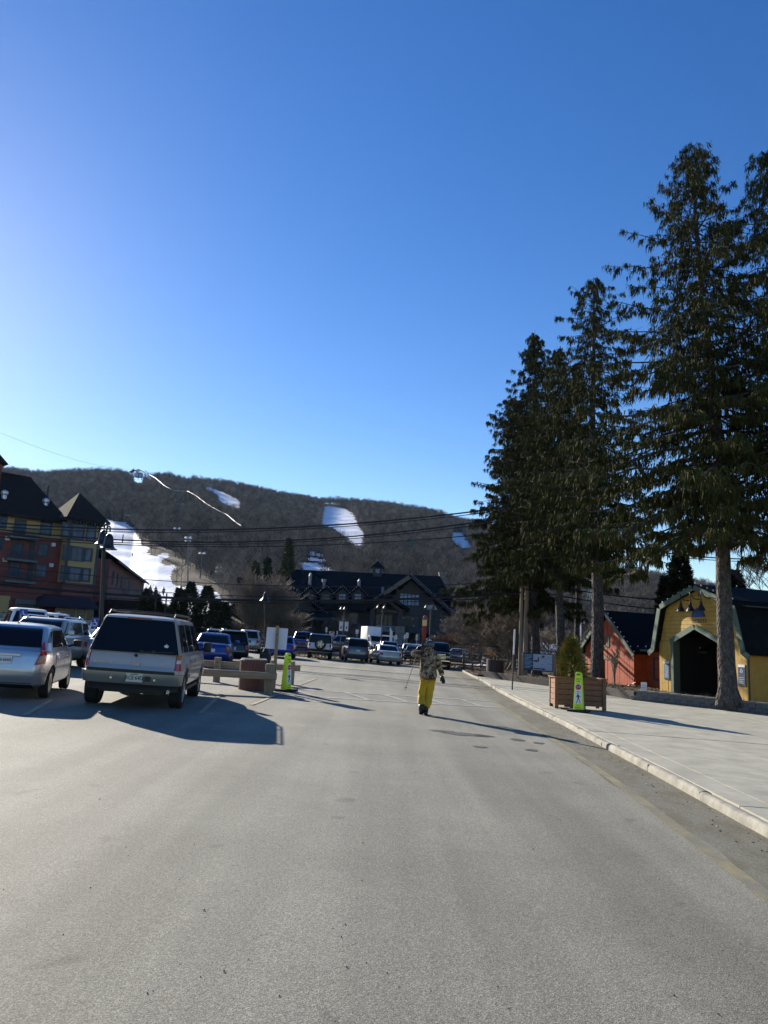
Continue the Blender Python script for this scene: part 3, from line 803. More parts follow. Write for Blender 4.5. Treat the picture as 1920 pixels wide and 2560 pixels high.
mb = MB(); mb.box(-3.5, -.5, -3.1, -2.9, 6, 9.5, mat('station_pane', (.16, .24, .3), .3)); mb.build('window', t)

# overhead lines on wooden poles, all hung in one plane beyond the car park
PY = 52.0
def wire(label, pts, r, group=None, deg=2, Y=PY, ext=None):
    P = [at(x, y, Y) for x, y in pts]; X = np.array([p.x for p in P]); Z = np.array([p.z for p in P])
    c = np.polyfit(X, Z, deg); x0, x1 = ext or (X.min() - 6, X.max())
    xs_ = np.linspace(x0, x1, 28)
    o_ = Vector((x0, Y, float(np.polyval(c, x0))))
    mb = MB(); mb.tube([Vector((x, Y, float(np.polyval(c, x)))) - o_ for x in xs_], r, M['ink'], 5)
    me_o = mb.build('power_line', None, label=label, cat='cable', group=group); me_o.location = o_
    return me_o
XP = at(1303, 1500, PY).x
XL = at(-160, 1500, PY).x
XR = at(2100, 1500, PY).x
wire('thick topmost power cable sweeping from the yellow tower up to the spruces', [(0, 1308), (250, 1320), (480, 1327), (600, 1323), (947, 1303), (1240, 1272)], .052, ext=(XL, XP))
wire('thin power cable just under the topmost thick one', [(0, 1316), (250, 1329), (480, 1333), (600, 1328), (947, 1308), (1240, 1279)], .03, ext=(XL, XP))
wire('second thick power cable, crossing the ski run below the lift towers', [(0, 1326), (250, 1342), (480, 1360), (600, 1352), (960, 1336), (1240, 1297)], .05, ext=(XL, XP))
wire('thin power cable hanging just below the second thick cable', [(0, 1336), (250, 1351), (480, 1364), (600, 1357), (960, 1343), (1240, 1304)], .03, ext=(XL, XP))
wire('power cable running level over the treetops above the lodge cupola', [(0, 1342), (480, 1368), (600, 1367), (960, 1353), (1240, 1334)], .036, ext=(XL, XP))
wire('thin pale telephone cable crossing in front of the lodge dormers', [(0, 1415), (480, 1456), (720, 1465), (880, 1466), (1180, 1459)], .026, ext=(XL, XP))
wire('thin cable just above the lowest heavy bundle', [(0, 1440), (480, 1484), (720, 1493), (900, 1492), (1180, 1478)], .028, ext=(XL, XP))
wire('heavy black cable bundle crossing low in front of the lodge windows', [(0, 1462), (250, 1482), (560, 1500), (790, 1503), (1020, 1498), (1180, 1489)], .085, ext=(XL, XP))
wire('lowest thin cable under the heavy bundle left of the lodge', [(0, 1478), (250, 1492), (560, 1507), (790, 1509), (1180, 1498)], .03, ext=(XL, XP))
wire('power cable in the gap between the big spruces, uppermost', [(1310, 1266), (1700, 1336), (1890, 1343)], .05, ext=(XP, XR))
wire('thinner power cable right under the uppermost one between the spruces', [(1310, 1276), (1700, 1343), (1890, 1349)], .03, ext=(XP, XR))
wire('power cable seen against the sky beside the big trunk', [(1310, 1300), (1660, 1382), (1920, 1398)], .045, ext=(XP, XR))
wire('thin power cable seen against the sky beside the big trunk, the lower one', [(1310, 1306), (1660, 1388), (1920, 1404)], .028, ext=(XP, XR))
wire('power cable in front of the wooded hill above the orange shed', [(1310, 1450), (1449, 1477), (1645, 1499)], .045, ext=(XP, XR))
wire('lower power cable in front of the hill above the orange shed roof', [(1310, 1472), (1448, 1498), (1645, 1523)], .04, ext=(XP, XR))
def utility_pole(label, x, yb, ty, r, Y):
    b = at(x, yb, Y); b.z = gz(b.x, b.y) + .2; H_ = at(x, ty, Y).z - b.z
    t = thing('utility_pole', label, 'utility pole', b, 0, 'utility poles behind the map board')
    mb = MB(); mb.tube([(0, 0, -.3), (.05, 0, H_ * .5), (0, 0, H_)], [r, r * .85, r * .7], mat('pole_wood', (.27, .21, .15), .85, nscale=3, namt=.35, stretch=(4, 4, .3)), 10); mb.build('post', t)
    mb = MB()
    for z in (H_ - .6, H_ - 1.6): mb.box(-1.1, 1.1, -.05, .05, z, z + .1, M['rail'])
    mb.build('crossarm', t)
    return t
utility_pole('pale wooden utility pole rising into the left spruces', 1299, 1695, 1262, .12, PY)
utility_pole('brown wooden utility pole close beside the pale one', 1312, 1690, 1300, .17, PY + 1.5)
# spacer brackets hung on the bundles
for lab, x, y0, y1 in (('cable spacer on the cables over the lower snow run', 306, 1336, 1356), ('cable spacer on the upper cables over the wood', 950, 1298, 1312), ('cable spacer on the upper cables near the left spruces', 1178, 1272, 1284), ('cable spacer on the middle cables above the lodge ridge', 960, 1326, 1342), ('cable spacer left of the lodge above the conifers', 646, 1344, 1366)):
    p = at(x, y1, PY); q = at(x, y0, PY)
    mb = MB(); mb.box(-.025, .025, -.03, .03, 0, q.z - p.z, M['trim']); mb.box(-.05, .05, -.05, .05, .1, .16, M['trim'])
    o = mb.build('cable_spacer', None, label=lab, cat='bracket', group='spacers on the power lines'); o.location = p
# the long gondola cable against the sky
p0 = at(-120, 1030, 300); p1 = at(352, 1172, 900)
mb = MB(); mb.tube([p0.lerp(p1, k / 20) - p0 - Vector((0, 0, 8 * 4 * (k / 20) * (1 - k / 20))) for k in range(21)], [.045 + .08 * k / 20 for k in range(21)], M['steel'], 5)
o = mb.build('gondola_cable', None, label='single thin gondola cable slanting across the empty sky to the ridge', cat='cable'); o.location = p0
# ---------------------------------------------------------------- buildings
class Fac:                                                             # a facade: local x along it, local y into the building
    def __init__(s, loc, rz):
        s.o = Vector(loc); s.rz = rz; s.u = Vector((cos(rz), sin(rz), 0)); s.n = Vector((-sin(rz), cos(rz), 0))
    def p(s, px, py, d=0.0):
        r = ray(px, py); e = Vector((0, 0, EYE)); o = s.o + s.n * d
        t = (o - e).dot(s.n) / r.dot(s.n); w = e + r * t - s.o
        return w.dot(s.u), w.z
def window(parent, x0, x1, z0, z1, cols=2, rows=2, frame=None, pane=None, y=0.0, fw=.09, bar=.045, name='window', out=.06):
    frame = frame or M['trim']; pane = pane or M['glass_b']
    mb = MB()
    mb.box(x0 - fw, x1 + fw, y - out, y + .02, z1, z1 + fw, frame); mb.box(x0 - fw, x1 + fw, y - out, y + .02, z0 - fw, z0, frame)
    mb.box(x0 - fw, x0, y - out, y + .02, z0, z1, frame); mb.box(x1, x1 + fw, y - out, y + .02, z0, z1, frame)
    for i in range(1, cols):
        x = x0 + (x1 - x0) * i / cols; mb.box(x - bar / 2, x + bar / 2, y - out * .6, y + .02, z0, z1, frame)
    for i in range(1, rows):
        z = z0 + (z1 - z0) * i / rows; mb.box(x0, x1, y - out * .5, y + .015, z - bar / 2, z + bar / 2, frame)
    w = mb.build(name, parent)
    mb = MB(); mb.box(x0, x1, y - .012, y + .01, z0, z1, pane); mb.build('pane', w)
    return w
def wpx(parent, f, x0, y0, x1, y1, d=0.0, **k):                        # a window measured on the photograph, then squared up
    a = f.p(x0, y0, d); b = f.p(x1, y1, d); c_ = f.p(x0, y1, d); e = f.p(x1, y0, d)
    xa, xb = (a[0] + c_[0]) / 2, (b[0] + e[0]) / 2; zt, zb = (a[1] + e[1]) / 2, (b[1] + c_[1]) / 2
    return window(parent, min(xa, xb), max(xa, xb), zb, zt, y=d, **k)
def solid(name, parent, fn, **k):
    mb = MB(); fn(mb); return mb.build(name, parent, **k)
def bulbs(parent, pts, m_=None, r=.09):
    for p in pts:
        mb = MB(); mb.lathe([(r * .35, -r * .3), (r, r * .6), (r * .7, r * 1.5), (r * .15, r * 2)], m_ or M['white'], p, 6); mb.build('bulb', parent)

# ---- apartment block on the left, with its yellow corner tower
AP = Fac((-36.2, 86.0, gz(-36.2, 86) - .1), radians(45))
brick = mat('dark_red_brick', (0.2, 0.062, 0.048), .85, nscale=1.2, namt=.2, bump=.3, bscale=30)
ylw = mat('yellow_siding', (0.44, 0.31, 0.12), .75, nscale=.8, namt=.1, bump=.3, bscale=3, stretch=(.1, .1, 9))
teal = mat('dark_teal_trim', (0.035, 0.05, 0.062), .6)
roofm = mat('dark_shingle_roof', (0.025, 0.02, 0.018), .95, spec=.15, nscale=3, namt=.35, bump=.5, bscale=8)
sunlit_roof = mat('sun_painted_shingle', (0.10, 0.08, 0.055), .95, spec=.15, nscale=3, namt=.3, bump=.5, bscale=8)  # paler shingle: sunlight on the tower roof's left face, painted in
awn = mat('dark_awning_cloth', (0.03, 0.02, 0.03), .9)
stonem = mat('grey_stone_trim', (0.12, 0.14, 0.13), .8, nscale=2, namt=.2)
ap = thing('apartment_building', 'red brick and yellow apartment block with shops below and a peaked corner tower', 'building', AP.o, AP.rz)
tx0, tx1 = AP.p(158, 1450)[0], AP.p(238, 1450)[0]
ez = AP.p(200, 1296)[1]                                                 # tower eave height
be = AP.p(60, 1289, 1.6)[1]                                             # brick part's eave
TD = 5.5
solid('wall', ap, lambda b: (b.box(-32, tx0 + .02, 1.6, 14, -1, be, brick)))
f2 = AP.p(60, 1336, 1.6)[1]
solid('yellow_wall', ap, lambda b: (b.box(-32, tx0 - .02, 1.5, 1.6, f2, be - .05, ylw)), label='yellow top storey wall')
yb = AP.p(200, 1458)[1]
solid('tower_wall', ap, lambda b: (b.box(tx0, tx1, 0, TD, yb, ez, ylw), b.box(tx0 + .05, tx1 - .05, .05, TD, -1, yb, brick)), label='yellow clapboard corner tower')
solid('tower_trim', ap, lambda b: [b.box(x - .14, x + .14, -.08, .1, yb - .5, ez, teal) for x in (tx0 + .12, tx1 - .12)] + [b.box(tx0, tx1, -.06, .02, AP.p(200, y)[1] - .12, AP.p(200, y)[1] + .1, teal) for y in (1466, )])
ax, az = AP.p(184, 1229, TD / 2)
cx_ = (tx0 + tx1) / 2
def pyr(b):
    o = .75; x0, x1, y0, y1, z = tx0 - o, tx1 + o, -o, TD + o, ez - .1
    A_ = (cx_, TD / 2, az); P_ = [(x0, y0, z), (x1, y0, z), (x1, y1, z), (x0, y1, z)]
    b.add([P_[0], P_[1], A_], [(0, 1, 2)], roofm); b.add([P_[1], P_[2], A_], [(0, 1, 2)], roofm); b.add([P_[2], P_[3], A_], [(0, 1, 2)], roofm); b.add([P_[3], P_[0], A_], [(0, 1, 2)], sunlit_roof)
    b.add([(p[0], p[1], z - .25) for p in P_], [(3, 2, 1, 0)], teal)
    for i in range(4):
        p, q = P_[i], P_[(i + 1) % 4]; b.add([p, q, (q[0], q[1], z - .25), (p[0], p[1], z - .25)], [(0, 1, 2, 3)], roofm)
solid('tower_roof', ap, pyr)
for k in range(11):
    x = tx0 + .3 + (tx1 - tx0 - .3) * k / 10
    solid('bracket', ap, lambda b: b.box(x - .07, x + .07, -.55, 0, ez - .65, ez - .35, M['trim']))
rz_ = AP.p(40, 1190, 8)[1]
solid('roof', ap, lambda b: (b.prism([(-32, be - .1), (tx0 + .6, be - .1), (tx0 + .6, be + .25), (AP.p(78, 1200, 7)[0], rz_), (-32, rz_)], 7, 7.6, roofm),
      b.add([(-32, .8, be - .1), (tx0 + .4, .8, be - .1), (AP.p(78, 1200, 7)[0], 7.3, rz_), (-32, 7.3, rz_)], [(0, 1, 2, 3)], roofm),
      b.add([(tx0 + .4, .8, be - .1), (tx0 + .4, 14, be - .1), (AP.p(78, 1200, 7)[0], 7.3, rz_)], [(0, 1, 2)], roofm),
      b.add([(-32, .8, be - .4), (tx0 + .4, .8, be - .4), (tx0 + .4, .8, be - .1), (-32, .8, be - .1)], [(0, 1, 2, 3)], roofm)))
for (x, y) in ((10, 1242), (114, 1262)):
    q = AP.p(x, y, 3.2); solid('roof_vent', ap, lambda b: b.lathe([(.3, -.6), (.3, .2), (.42, .3), (.42, .6), (.1, .8)], M['steel'], (q[0], 3.2, q[1]), 8))
q = AP.p(120, 1228, 6); solid('vent_pipe', ap, lambda b: b.lathe([(.12, -1), (.12, .7)], M['trim'], (q[0], 6, q[1]), 6))
q = AP.p(4, 1180, 4)
solid('chimney', ap, lambda b: (b.box(q[0] - 3, q[0], 4, 6, rz_ - 6, q[1] + 1, brick), b.prism([(q[0] - 3.6, q[1] + 1), (q[0] + .5, q[1] + .9), (q[0] - 1.4, q[1] + 2.6)], 3.5, 6.5, roofm)))
for r_ in ((182, 1312, 208, 1346), (219, 1317, 236, 1350), (158, 1310, 176, 1342),
           (160, 1366, 171, 1396), (180, 1370, 205, 1399), (214, 1374, 227, 1400),
           (155, 1418, 165, 1446), (174, 1421, 199, 1450), (208, 1424, 222, 1451)):
    wpx(ap, AP, *r_, cols=2 if r_[2] - r_[0] > 20 else 1, rows=2, frame=teal, pane=M['glass_b'], fw=.2)
for r_ in ((0, 1290, 14, 1318), (38, 1302, 62, 1332), (103, 1306, 126, 1336)): wpx(ap, AP, *r_, d=1.5, cols=2, frame=teal, pane=M['glass_b'], fw=.15)
for r_ in ((0, 1350, 5, 1372), (32, 1358, 54, 1388), (97, 1362, 119, 1388), (25, 1409, 47, 1436), (91, 1414, 114, 1440)): wpx(ap, AP, *r_, d=1.6, cols=2, frame=teal, pane=M['glass_b'], fw=.14)
for (xa, ya, xb) in ((24, 1339, 96), (16, 1394, 92), (12, 1448, 88)):
    a = AP.p(xa, ya, .6); b2 = AP.p(xb, ya + 8, .6)
    z = (a[1] + b2[1]) / 2
    bal = solid('balcony', ap, lambda b: b.box(a[0], b2[0], .4, 1.6, z - .25, z, stonem))
    solid('railing', bal, lambda b: [b.box(a[0], b2[0], .42, .48, z + .95, z + 1.02, teal)] + [b.box(a[0] + (b2[0] - a[0]) * k / 24 - .02, a[0] + (b2[0] - a[0]) * k / 24 + .02, .43, .47, z, z + .95, teal) for k in range(25)])
    solid('recess_shade', ap, lambda b: b.box(a[0] + 2.6, b2[0], 1.56, 1.6, z, z + 2.5, M['trim']))  # flat dark panel painting the shade behind the balcony
for (x, y) in ((18, 1346), (12, 1400), (133, 1362), (128, 1413)):
    q = AP.p(x, y, 1.5); solid('wall_lamp', ap, lambda b: b.box(q[0] - .2, q[0] + .2, 1.3, 1.6, q[1] - .2, q[1] + .2, M['white']))
# shop level
q0, q1 = AP.p(120, 1486, -1), AP.p(232, 1520, -1)
solid('awning', ap, lambda b: b.add([(q0[0], 0, q0[1]), (q1[0], 0, q0[1]), (q1[0] + .6, -1.5, q1[1]), (q0[0] - 1.2, -1.5, q1[1]), (q1[0] + .6, -1.5, q1[1] - .2), (q0[0] - 1.2, -1.5, q1[1] - .2), (q0[0] - .2, 1.6, q1[1] - .2), (q0[0] - .2, 1.6, q0[1] - .3)],
      [(0, 1, 2, 3), (3, 2, 4, 5), (0, 3, 5, 6, 7)], awn))
for x0, x1 in ((139, 160), (164, 186), (191, 212)):
    w = wpx(ap, AP, x0, 1522, x1, 1548, cols=1, rows=2, frame=ylw, pane=M['glass_b'], fw=.12, name='shop_window')
w = wpx(ap, AP, 217, 1512, 232, 1546, cols=1, rows=1, frame=ylw, pane=M['glass_d'], name='shop_door')
a, b2 = AP.p(39, 1493, 1.2), AP.p(106, 1516, 1.2)
solid('shop_fascia', ap, lambda b: (b.box(a[0], b2[0], 1.0, 1.6, b2[1] + .1, a[1] - .2, stonem), b.box(a[0] + .2, a[0] + .9, 1.2, 1.6, -1, b2[1], stonem), b.box(b2[0] - .9, b2[0] - .2, 1.2, 1.6, -1, b2[1], stonem)))
wpx(ap, AP, 48, 1516, 82, 1545, d=1.4, cols=2, rows=2, frame=stonem, pane=M['glass_b'], name='shop_window')
a = AP.p(18, 1490, 1.3); b2 = AP.p(40, 1540, 1.3)
arch = [(a[0] - 3.3 + 2.6 * cos(t_), a[1] - 3.2 + 2.6 * sin(t_)) for t_ in [pi * k / 10 for k in range(11)]]
solid('shop_arch', ap, lambda b: (b.tube([(x, 1.2, z) for x, z in [(arch[0][0], -1)] + arch + [(arch[-1][0], -1)]], .17, ylw, 6), b.box(a[0] - 7, a[0] + .3, 1.1, 1.5, a[1] - .4, a[1], ylw), b.box(a[0] - .7, a[0] + .2, 1.1, 1.5, -1, a[1] - .4, ylw)))
# ---- the lower wing that runs back towards the slope
WP = Vector((at(262, 1560, 97).x, 97.0, 0.4)); WQ = at(347, 1560, 138)
WG = Fac(WP, atan2((WQ - WP).y, (WQ - WP).x))
wg = thing('apartment_wing', 'long brick wing stepping back behind the yellow tower beside the snow run', 'building', WG.o, WG.rz)
wl = (WQ - WP).length
wz = WG.p(343, 1446)[1]
pinkbrick = mat('faded_red_brick', (0.2, 0.085, 0.072), .85, nscale=1, namt=.2, bump=.3, bscale=30)
solid('wall', wg, lambda b: b.box(-1, wl, 0, 10, -1, wz, pinkbrick))
solid('roof', wg, lambda b: (b.prism([(-1, wz), (wl + 1, wz), (wl + 1, wz + .3), (wl - 4, wz + 3.6), (-1, wz + 3.6)], 4.5, 5.2, roofm),
      b.add([(-1, -1, wz), (wl + 1.2, -1, wz), (wl - 4, 5, wz + 3.6), (-1, 5, wz + 3.6)], [(0, 1, 2, 3)], roofm), b.add([(wl + 1.2, -1, wz), (wl + 1.2, 10, wz), (wl - 4, 5, wz + 3.6)], [(0, 1, 2)], roofm),
      b.box(-1, wl + 1.2, -1, -.9, wz - .3, wz, M['trim'])))
for row in range(3):
    zz = wz - 3.3 - row * 3.5
    for k in range(9):
        x = wl * (k + .4) / 9.2
        if k % 4 == 3:
            bal = solid('balcony', wg, lambda b: b.box(x - 1.2, x + 2.2, -1, 0, zz - .2, zz, stonem)); solid('railing', bal, lambda b: b.box(x - 1.2, x + 2.2, -1, -.94, zz, zz + 1, teal))
            solid('recess_shade', wg, lambda b: b.box(x - 1.1, x + 2.1, -.03, 0, zz, zz + 2.3, M['trim']))  # flat dark panel on the wall, standing in for balcony shade
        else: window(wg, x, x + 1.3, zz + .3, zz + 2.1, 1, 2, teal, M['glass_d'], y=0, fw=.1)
solid('downpipe', wg, lambda b: b.box(wl - .3, wl - .1, -.2, 0, -1, wz, M['trim']))
# low dark shop roofs and fence in front of the wing
p = at(300, 1545, 92); t = thing('shop_pavilion', 'low dark green shop pavilion in front of the brick wing', 'building', (p.x, p.y, gz(p.x, p.y)))
dg_ = mat('dark_green_siding', (0.025, 0.04, 0.038), .8, nscale=1, namt=.2)
solid('wall', t, lambda b: b.box(-4, 7, 0, 5, 0, 2.6, dg_)); solid('roof', t, lambda b: b.prism([(-5, 2.5), (8.2, 2.5), (4, 4.1), (-2, 4.1)], -.6, 5.5, roofm))
for k in (-2.6, .4, 3.4): window(t, k, k + 2, .6, 2.1, 2, 1, M['trim'], M['glass_d'])
p = at(560, 1585, 100); t = thing('ticket_hut', 'low dark gabled hut behind the do not enter sign', 'building', (p.x, p.y, gz(p.x, p.y)))
solid('wall', t, lambda b: b.box(-4.2, 1.5, 0, 4, 0, 2.4, dg_)); solid('roof', t, lambda b: b.prism([(-5, 2.1), (-4.8, 2.4), (-1.2, 4), (2.2, 2.4), (2.2, 2.1)], -.5, 4.5, roofm)); window(t, -3.4, -1.7, 1.0, 1.9, 2, 1, M['trim'], M['glass_b'])
p = at(618, 1585, 108); t = thing('gabled_shed', 'dark gabled shed partly behind the bare tree left of the lodge', 'building', (p.x, p.y, gz(p.x, p.y)))
solid('wall', t, lambda b: b.box(-4.6, 3, 0, 4, 0, 3.6, dg_)); solid('roof', t, lambda b: b.prism([(-5.2, 3.3), (-5, 3.7), (0, 6.4), (3.6, 4), (3.6, 3.6)], -.5, 4.5, roofm)); window(t, -2.6, -1.2, 1.4, 2.6, 2, 1, M['trim'], M['glass_d'])

# ---- lodge
LD = 122.0
L0 = at(940, 1600, LD); LG = Fac((L0.x, LD, gz(L0.x, 100) + .3), 0.0)
lodge = thing('lodge', 'large dark lodge with gables, dormers, cupola and stone chimney', 'building', LG.o, 0)
ldk = mat('lodge_siding', (0.032, 0.034, 0.034), .8, nscale=1, namt=.15, bump=.3, bscale=3, stretch=(9, 9, .1))
ltm = mat('lodge_trim', (0.014, 0.02, 0.026), .7)
lrf = mat('lodge_roof', (0.007, 0.010, 0.015), .92, spec=.1, nscale=2, namt=.25, bump=.4, bscale=7)
lbl = mat('lodge_balcony_slate', (0.022, 0.04, 0.058), .8, nscale=1.5, namt=.15)
lst = mat('lodge_stone', (0.19, 0.17, 0.145), .9, nscale=2.2, namt=.45, bump=.8, bscale=3)
lwood = mat('lodge_timber', (0.05, 0.032, 0.024), .8)
def lp(x, y, d=0): a = LG.p(x, y, d); return a
B0 = -1.0
xl, xr = lp(690, 1540)[0], lp(1125, 1560)[0]
ze = lp(860, 1527)[1]; zr1 = lp(900, 1431, 8)[1]
solid('wall', lodge, lambda b: (b.box(lp(598, 1540, 3)[0], xl, 3, 16, B0, lp(640, 1466, 3)[1], ldk), b.box(xl, lp(940, 1560)[0], .5, 16, B0, ze, ldk)))
gx0, gx1, gxm = lp(925, 1540)[0], lp(1125, 1560)[0], lp(1028, 1438)[0]; gz1 = lp(1028, 1443, -3)[1]; gze = lp(1120, 1545, -3)[1]
solid('gable_wall', lodge, lambda b: b.prism([(gx0, B0), (gx0, gze - .2), (gxm, gz1 - .5), (gx1, gze - .2), (gx1, B0)], -3, 14, ldk))
def slab(b, p, q, y0, y1, th, m_):                                      # a roof plane seen end-on from p to q (x, z)
    d = Vector((q[0] - p[0], q[1] - p[1])).normalized(); n_ = Vector((-d.y, d.x)) * th
    if n_.y < 0: n_ = -n_
    b.prism([p, q, (q[0] + n_.x, q[1] + n_.y), (p[0] + n_.x, p[1] + n_.y)], y0, y1, m_)
rl, rr = lp(740, 1426, 8)[0], lp(1100, 1442, 8)[0]
solid('roof', lodge, lambda b: (
    b.add([(lp(655, 1500)[0], -.6, ze), (rr + 3, -.6, ze), (rr, 8, zr1), (rl, 8, zr1)], [(0, 1, 2, 3)], lrf),
    b.add([(lp(655, 1500)[0], -.6, ze), (rl, 8, zr1), (lp(655, 1500)[0], 16.5, ze)], [(0, 1, 2)], lrf),
    b.add([(rl, 8, zr1), (rr, 8, zr1), (rr + 3, 16.5, ze), (lp(655, 1500)[0], 16.5, ze)], [(0, 1, 2, 3)], lrf),
    b.add([(rr, 8, zr1), (lp(1138, 1532, 2)[0], 2, lp(1138, 1532, 2)[1]), (lp(1138, 1532, 2)[0], 15, ze)], [(0, 1, 2)], lrf),
    b.add([(rr, 8, zr1), (lp(1138, 1532, -3)[0], -2.5, lp(1138, 1537, -3)[1]), (lp(1138, 1532, 2)[0], 15, ze)], [(0, 1, 2)], lrf),
    b.box(lp(592, 1450, 2)[0], lp(692, 1450, 2)[0], 2.3, 17, lp(640, 1466, 3)[1], lp(640, 1447, 3)[1], lrf)))
def ldg(x, y, d): a = LG.p(x, y, d); return (a[0], a[1])
solid('front_gable_roof', lodge, lambda b: (slab(b, ldg(1028, 1445, -3.6), ldg(1136, 1540, -3.6), -4, 8, .5, lrf), slab(b, ldg(936, 1504, -3.6), ldg(1028, 1444, -3.6), -4, 8, .5, lrf)))
solid('gable_board', lodge, lambda b: (slab(b, ldg(937, 1506, -4.2), ldg(1027, 1446, -4.2), -4.25, -4.05, .62, mat('sun_painted_barge_board', (.12, .11, .08), .7)), slab(b, ldg(1029, 1446, -4.2), ldg(1137, 1542, -4.2), -4.25, -4.05, .62, ltm)))  # left board is a paler copy with sunlight put into the colour
solid('timber_brace', lodge, lambda b: (b.box(*sorted((lp(992, 1480, -3.1)[0], lp(1066, 1480, -3.1)[0])), -3.25, -3, lp(1020, 1478, -3.1)[1] - .15, lp(1020, 1478, -3.1)[1] + .15, lwood),
      b.box(gxm - .15, gxm + .15, -3.25, -3, lp(1020, 1478, -3.1)[1], gz1 - 1, lwood)))
# vertical and horizontal trim on the gable
for x in (991, 1062, 1086, 1117):
    q = lp(x, 1500, -3)[0]; zt = min(gz1 - 1, gze + (gx1 - q) * (gz1 - gze) / (gx1 - gxm)) - .5
    solid('trim_board', lodge, lambda b: b.box(q - .12, q + .12, -3.08, -3, B0, zt, ltm))
for y in (1517, 1540): solid('trim_board', lodge, lambda b: b.box(lp(1000, y, -3)[0], gx1, -3.07, -3.01, lp(1050, y, -3)[1] - .1, lp(1050, y, -3)[1] + .1, ltm))
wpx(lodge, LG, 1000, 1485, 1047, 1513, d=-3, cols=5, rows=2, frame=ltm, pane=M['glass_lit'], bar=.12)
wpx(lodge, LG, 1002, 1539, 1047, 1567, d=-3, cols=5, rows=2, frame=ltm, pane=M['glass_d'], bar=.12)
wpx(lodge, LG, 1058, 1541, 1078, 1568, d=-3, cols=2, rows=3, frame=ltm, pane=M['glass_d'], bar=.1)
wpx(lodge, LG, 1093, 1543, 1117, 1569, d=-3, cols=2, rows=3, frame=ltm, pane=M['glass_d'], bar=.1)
# lit ceiling lamps and posters behind the glass: small pale panes, lamp glow painted in
for (x, y, w_, h_) in ((1100, 1548, 4, 3), (1110, 1548, 5, 3), (1030, 1546, 3, 3), (1006, 1543, 3, 3), (1112, 1562, 7, 7), (1032, 1563, 3, 4), (1065, 1546, 4, 2)):
    q = lp(x, y, -3.03); e = lp(x + w_, y + h_, -3.03); solid('poster', lodge, lambda b: b.box(q[0], e[0], -3.045, -3.02, e[1], q[1], mat('lamp_poster_pale', (.34, .4, .42), .5)))
a, b2 = lp(1006, 1569, -4), lp(1131, 1588, -4)
bal = solid('balcony', lodge, lambda b: (b.box(a[0], b2[0], -5.0, -3, b2[1], a[1] + .1, lbl), b.box(a[0], b2[0], -5.06, -4.9, a[1] + .1, a[1] + .25, ltm)))
for k in range(26): solid('board', bal, lambda b: b.box(a[0] + (b2[0] - a[0]) * k / 26 + .03, a[0] + (b2[0] - a[0]) * (k + 1) / 26 - .03, -5.05, -5.0, b2[1] + .05, a[1] + .08, lbl))
for x in (1012, 1045, 1078, 1108): q = lp(x, 1590, -4.5)[0]; solid('post', lodge, lambda b: b.box(q - .25, q + .25, -4.9, -4.4, B0, b2[1], lst))
# entry gable of heavy timber
ea, eb, ec = lp(917, 1524, -6), lp(962, 1491, -6), lp(1021, 1529, -6)
solid('entry_roof', lodge, lambda b: (slab(b, ea, eb, -7, -2, .45, lrf), slab(b, eb, ec, -7, -2, .45, lrf)))
solid('entry_timber', lodge, lambda b: (b.beam((ea[0] + .8, -6.2, ea[1] - .2), (eb[0], -6.2, eb[1] - .3), .35, .4, lwood), b.beam((eb[0], -6.2, eb[1] - .3), (ec[0] - .8, -6.2, ec[1] - .2), .35, .4, lwood),
      b.beam((ea[0] + 1.6, -6.2, ea[1] - .1), (ec[0] - 1.6, -6.2, ea[1] - .1), .35, .4, lwood), b.beam((eb[0], -6.2, ea[1]), (eb[0], -6.2, eb[1] - .3), .3, .3, lwood)))
for x in (930, 1000):
    q = lp(x, 1560, -6.2); zb = lp(x, 1566, -6.2)[1]
    solid('entry_post', lodge, lambda b: b.box(q[0] - .35, q[0] + .35, -6.5, -5.9, zb, ea[1] - .1, ltm)); solid('stone_pier', lodge, lambda b: b.box(q[0] - .7, q[0] + .7, -6.9, -5.5, B0, zb, lst))
wpx(lodge, LG, 940, 1536, 979, 1563, d=-3.02, cols=4, rows=2, frame=ltm, pane=M['glass_d'], bar=.12)
wpx(lodge, LG, 958, 1507, 966, 1514, d=-3.02, cols=2, rows=1, frame=lwood, pane=M['glass_lit'])
a, b2 = lp(941, 1564, -6), lp(988, 1579, -6)
sg = solid('name_board', lodge, lambda b: (b.box(a[0], b2[0], -6.1, -6.0, b2[1], a[1], M['print_grey']), b.box(a[0] + .08, b2[0] - .08, -6.13, -6.1, b2[1] + .08, a[1] - .08, ltm)))
text('lettering', 'RED TAIL LODGE', .5, mat('board_lettering', (.4, .42, .43), .6), sg, ((a[0] + b2[0]) / 2, -6.15, (a[1] + b2[1]) / 2), sx=.72)
# left part
wpx(lodge, LG, 874, 1533, 893, 1560, d=.5, cols=3, rows=2, frame=ltm, pane=M['glass_d'], bar=.09)
wpx(lodge, LG, 873, 1574, 894, 1590, d=.5, cols=2, rows=2, frame=ltm, pane=M['glass_d'])
wpx(lodge, LG, 697, 1492, 716, 1519, d=-.9, cols=2, rows=2, frame=ltm, pane=M['glass_b'])
la, lb, lc = lp(672, 1500, -1), lp(708, 1456, -1), lp(830, 1548, -1)
solid('side_gable_roof', lodge, lambda b: (slab(b, (la[0], la[1]), lb, -1.6, 8, .45, lrf), slab(b, lb, lc, -1.6, 3, .45, lrf)))
solid('side_gable_wall', lodge, lambda b: b.prism([(la[0] + 1, B0), (la[0] + 1, la[1]), (lb[0], lb[1] - .4), (lp(800, 1530, -1)[0], lp(800, 1531, -1)[1]), (lp(800, 1530, -1)[0], B0)], -.85, 1, ldk))
a, b2 = lp(735, 1524, -3), lp(838, 1546, -3)
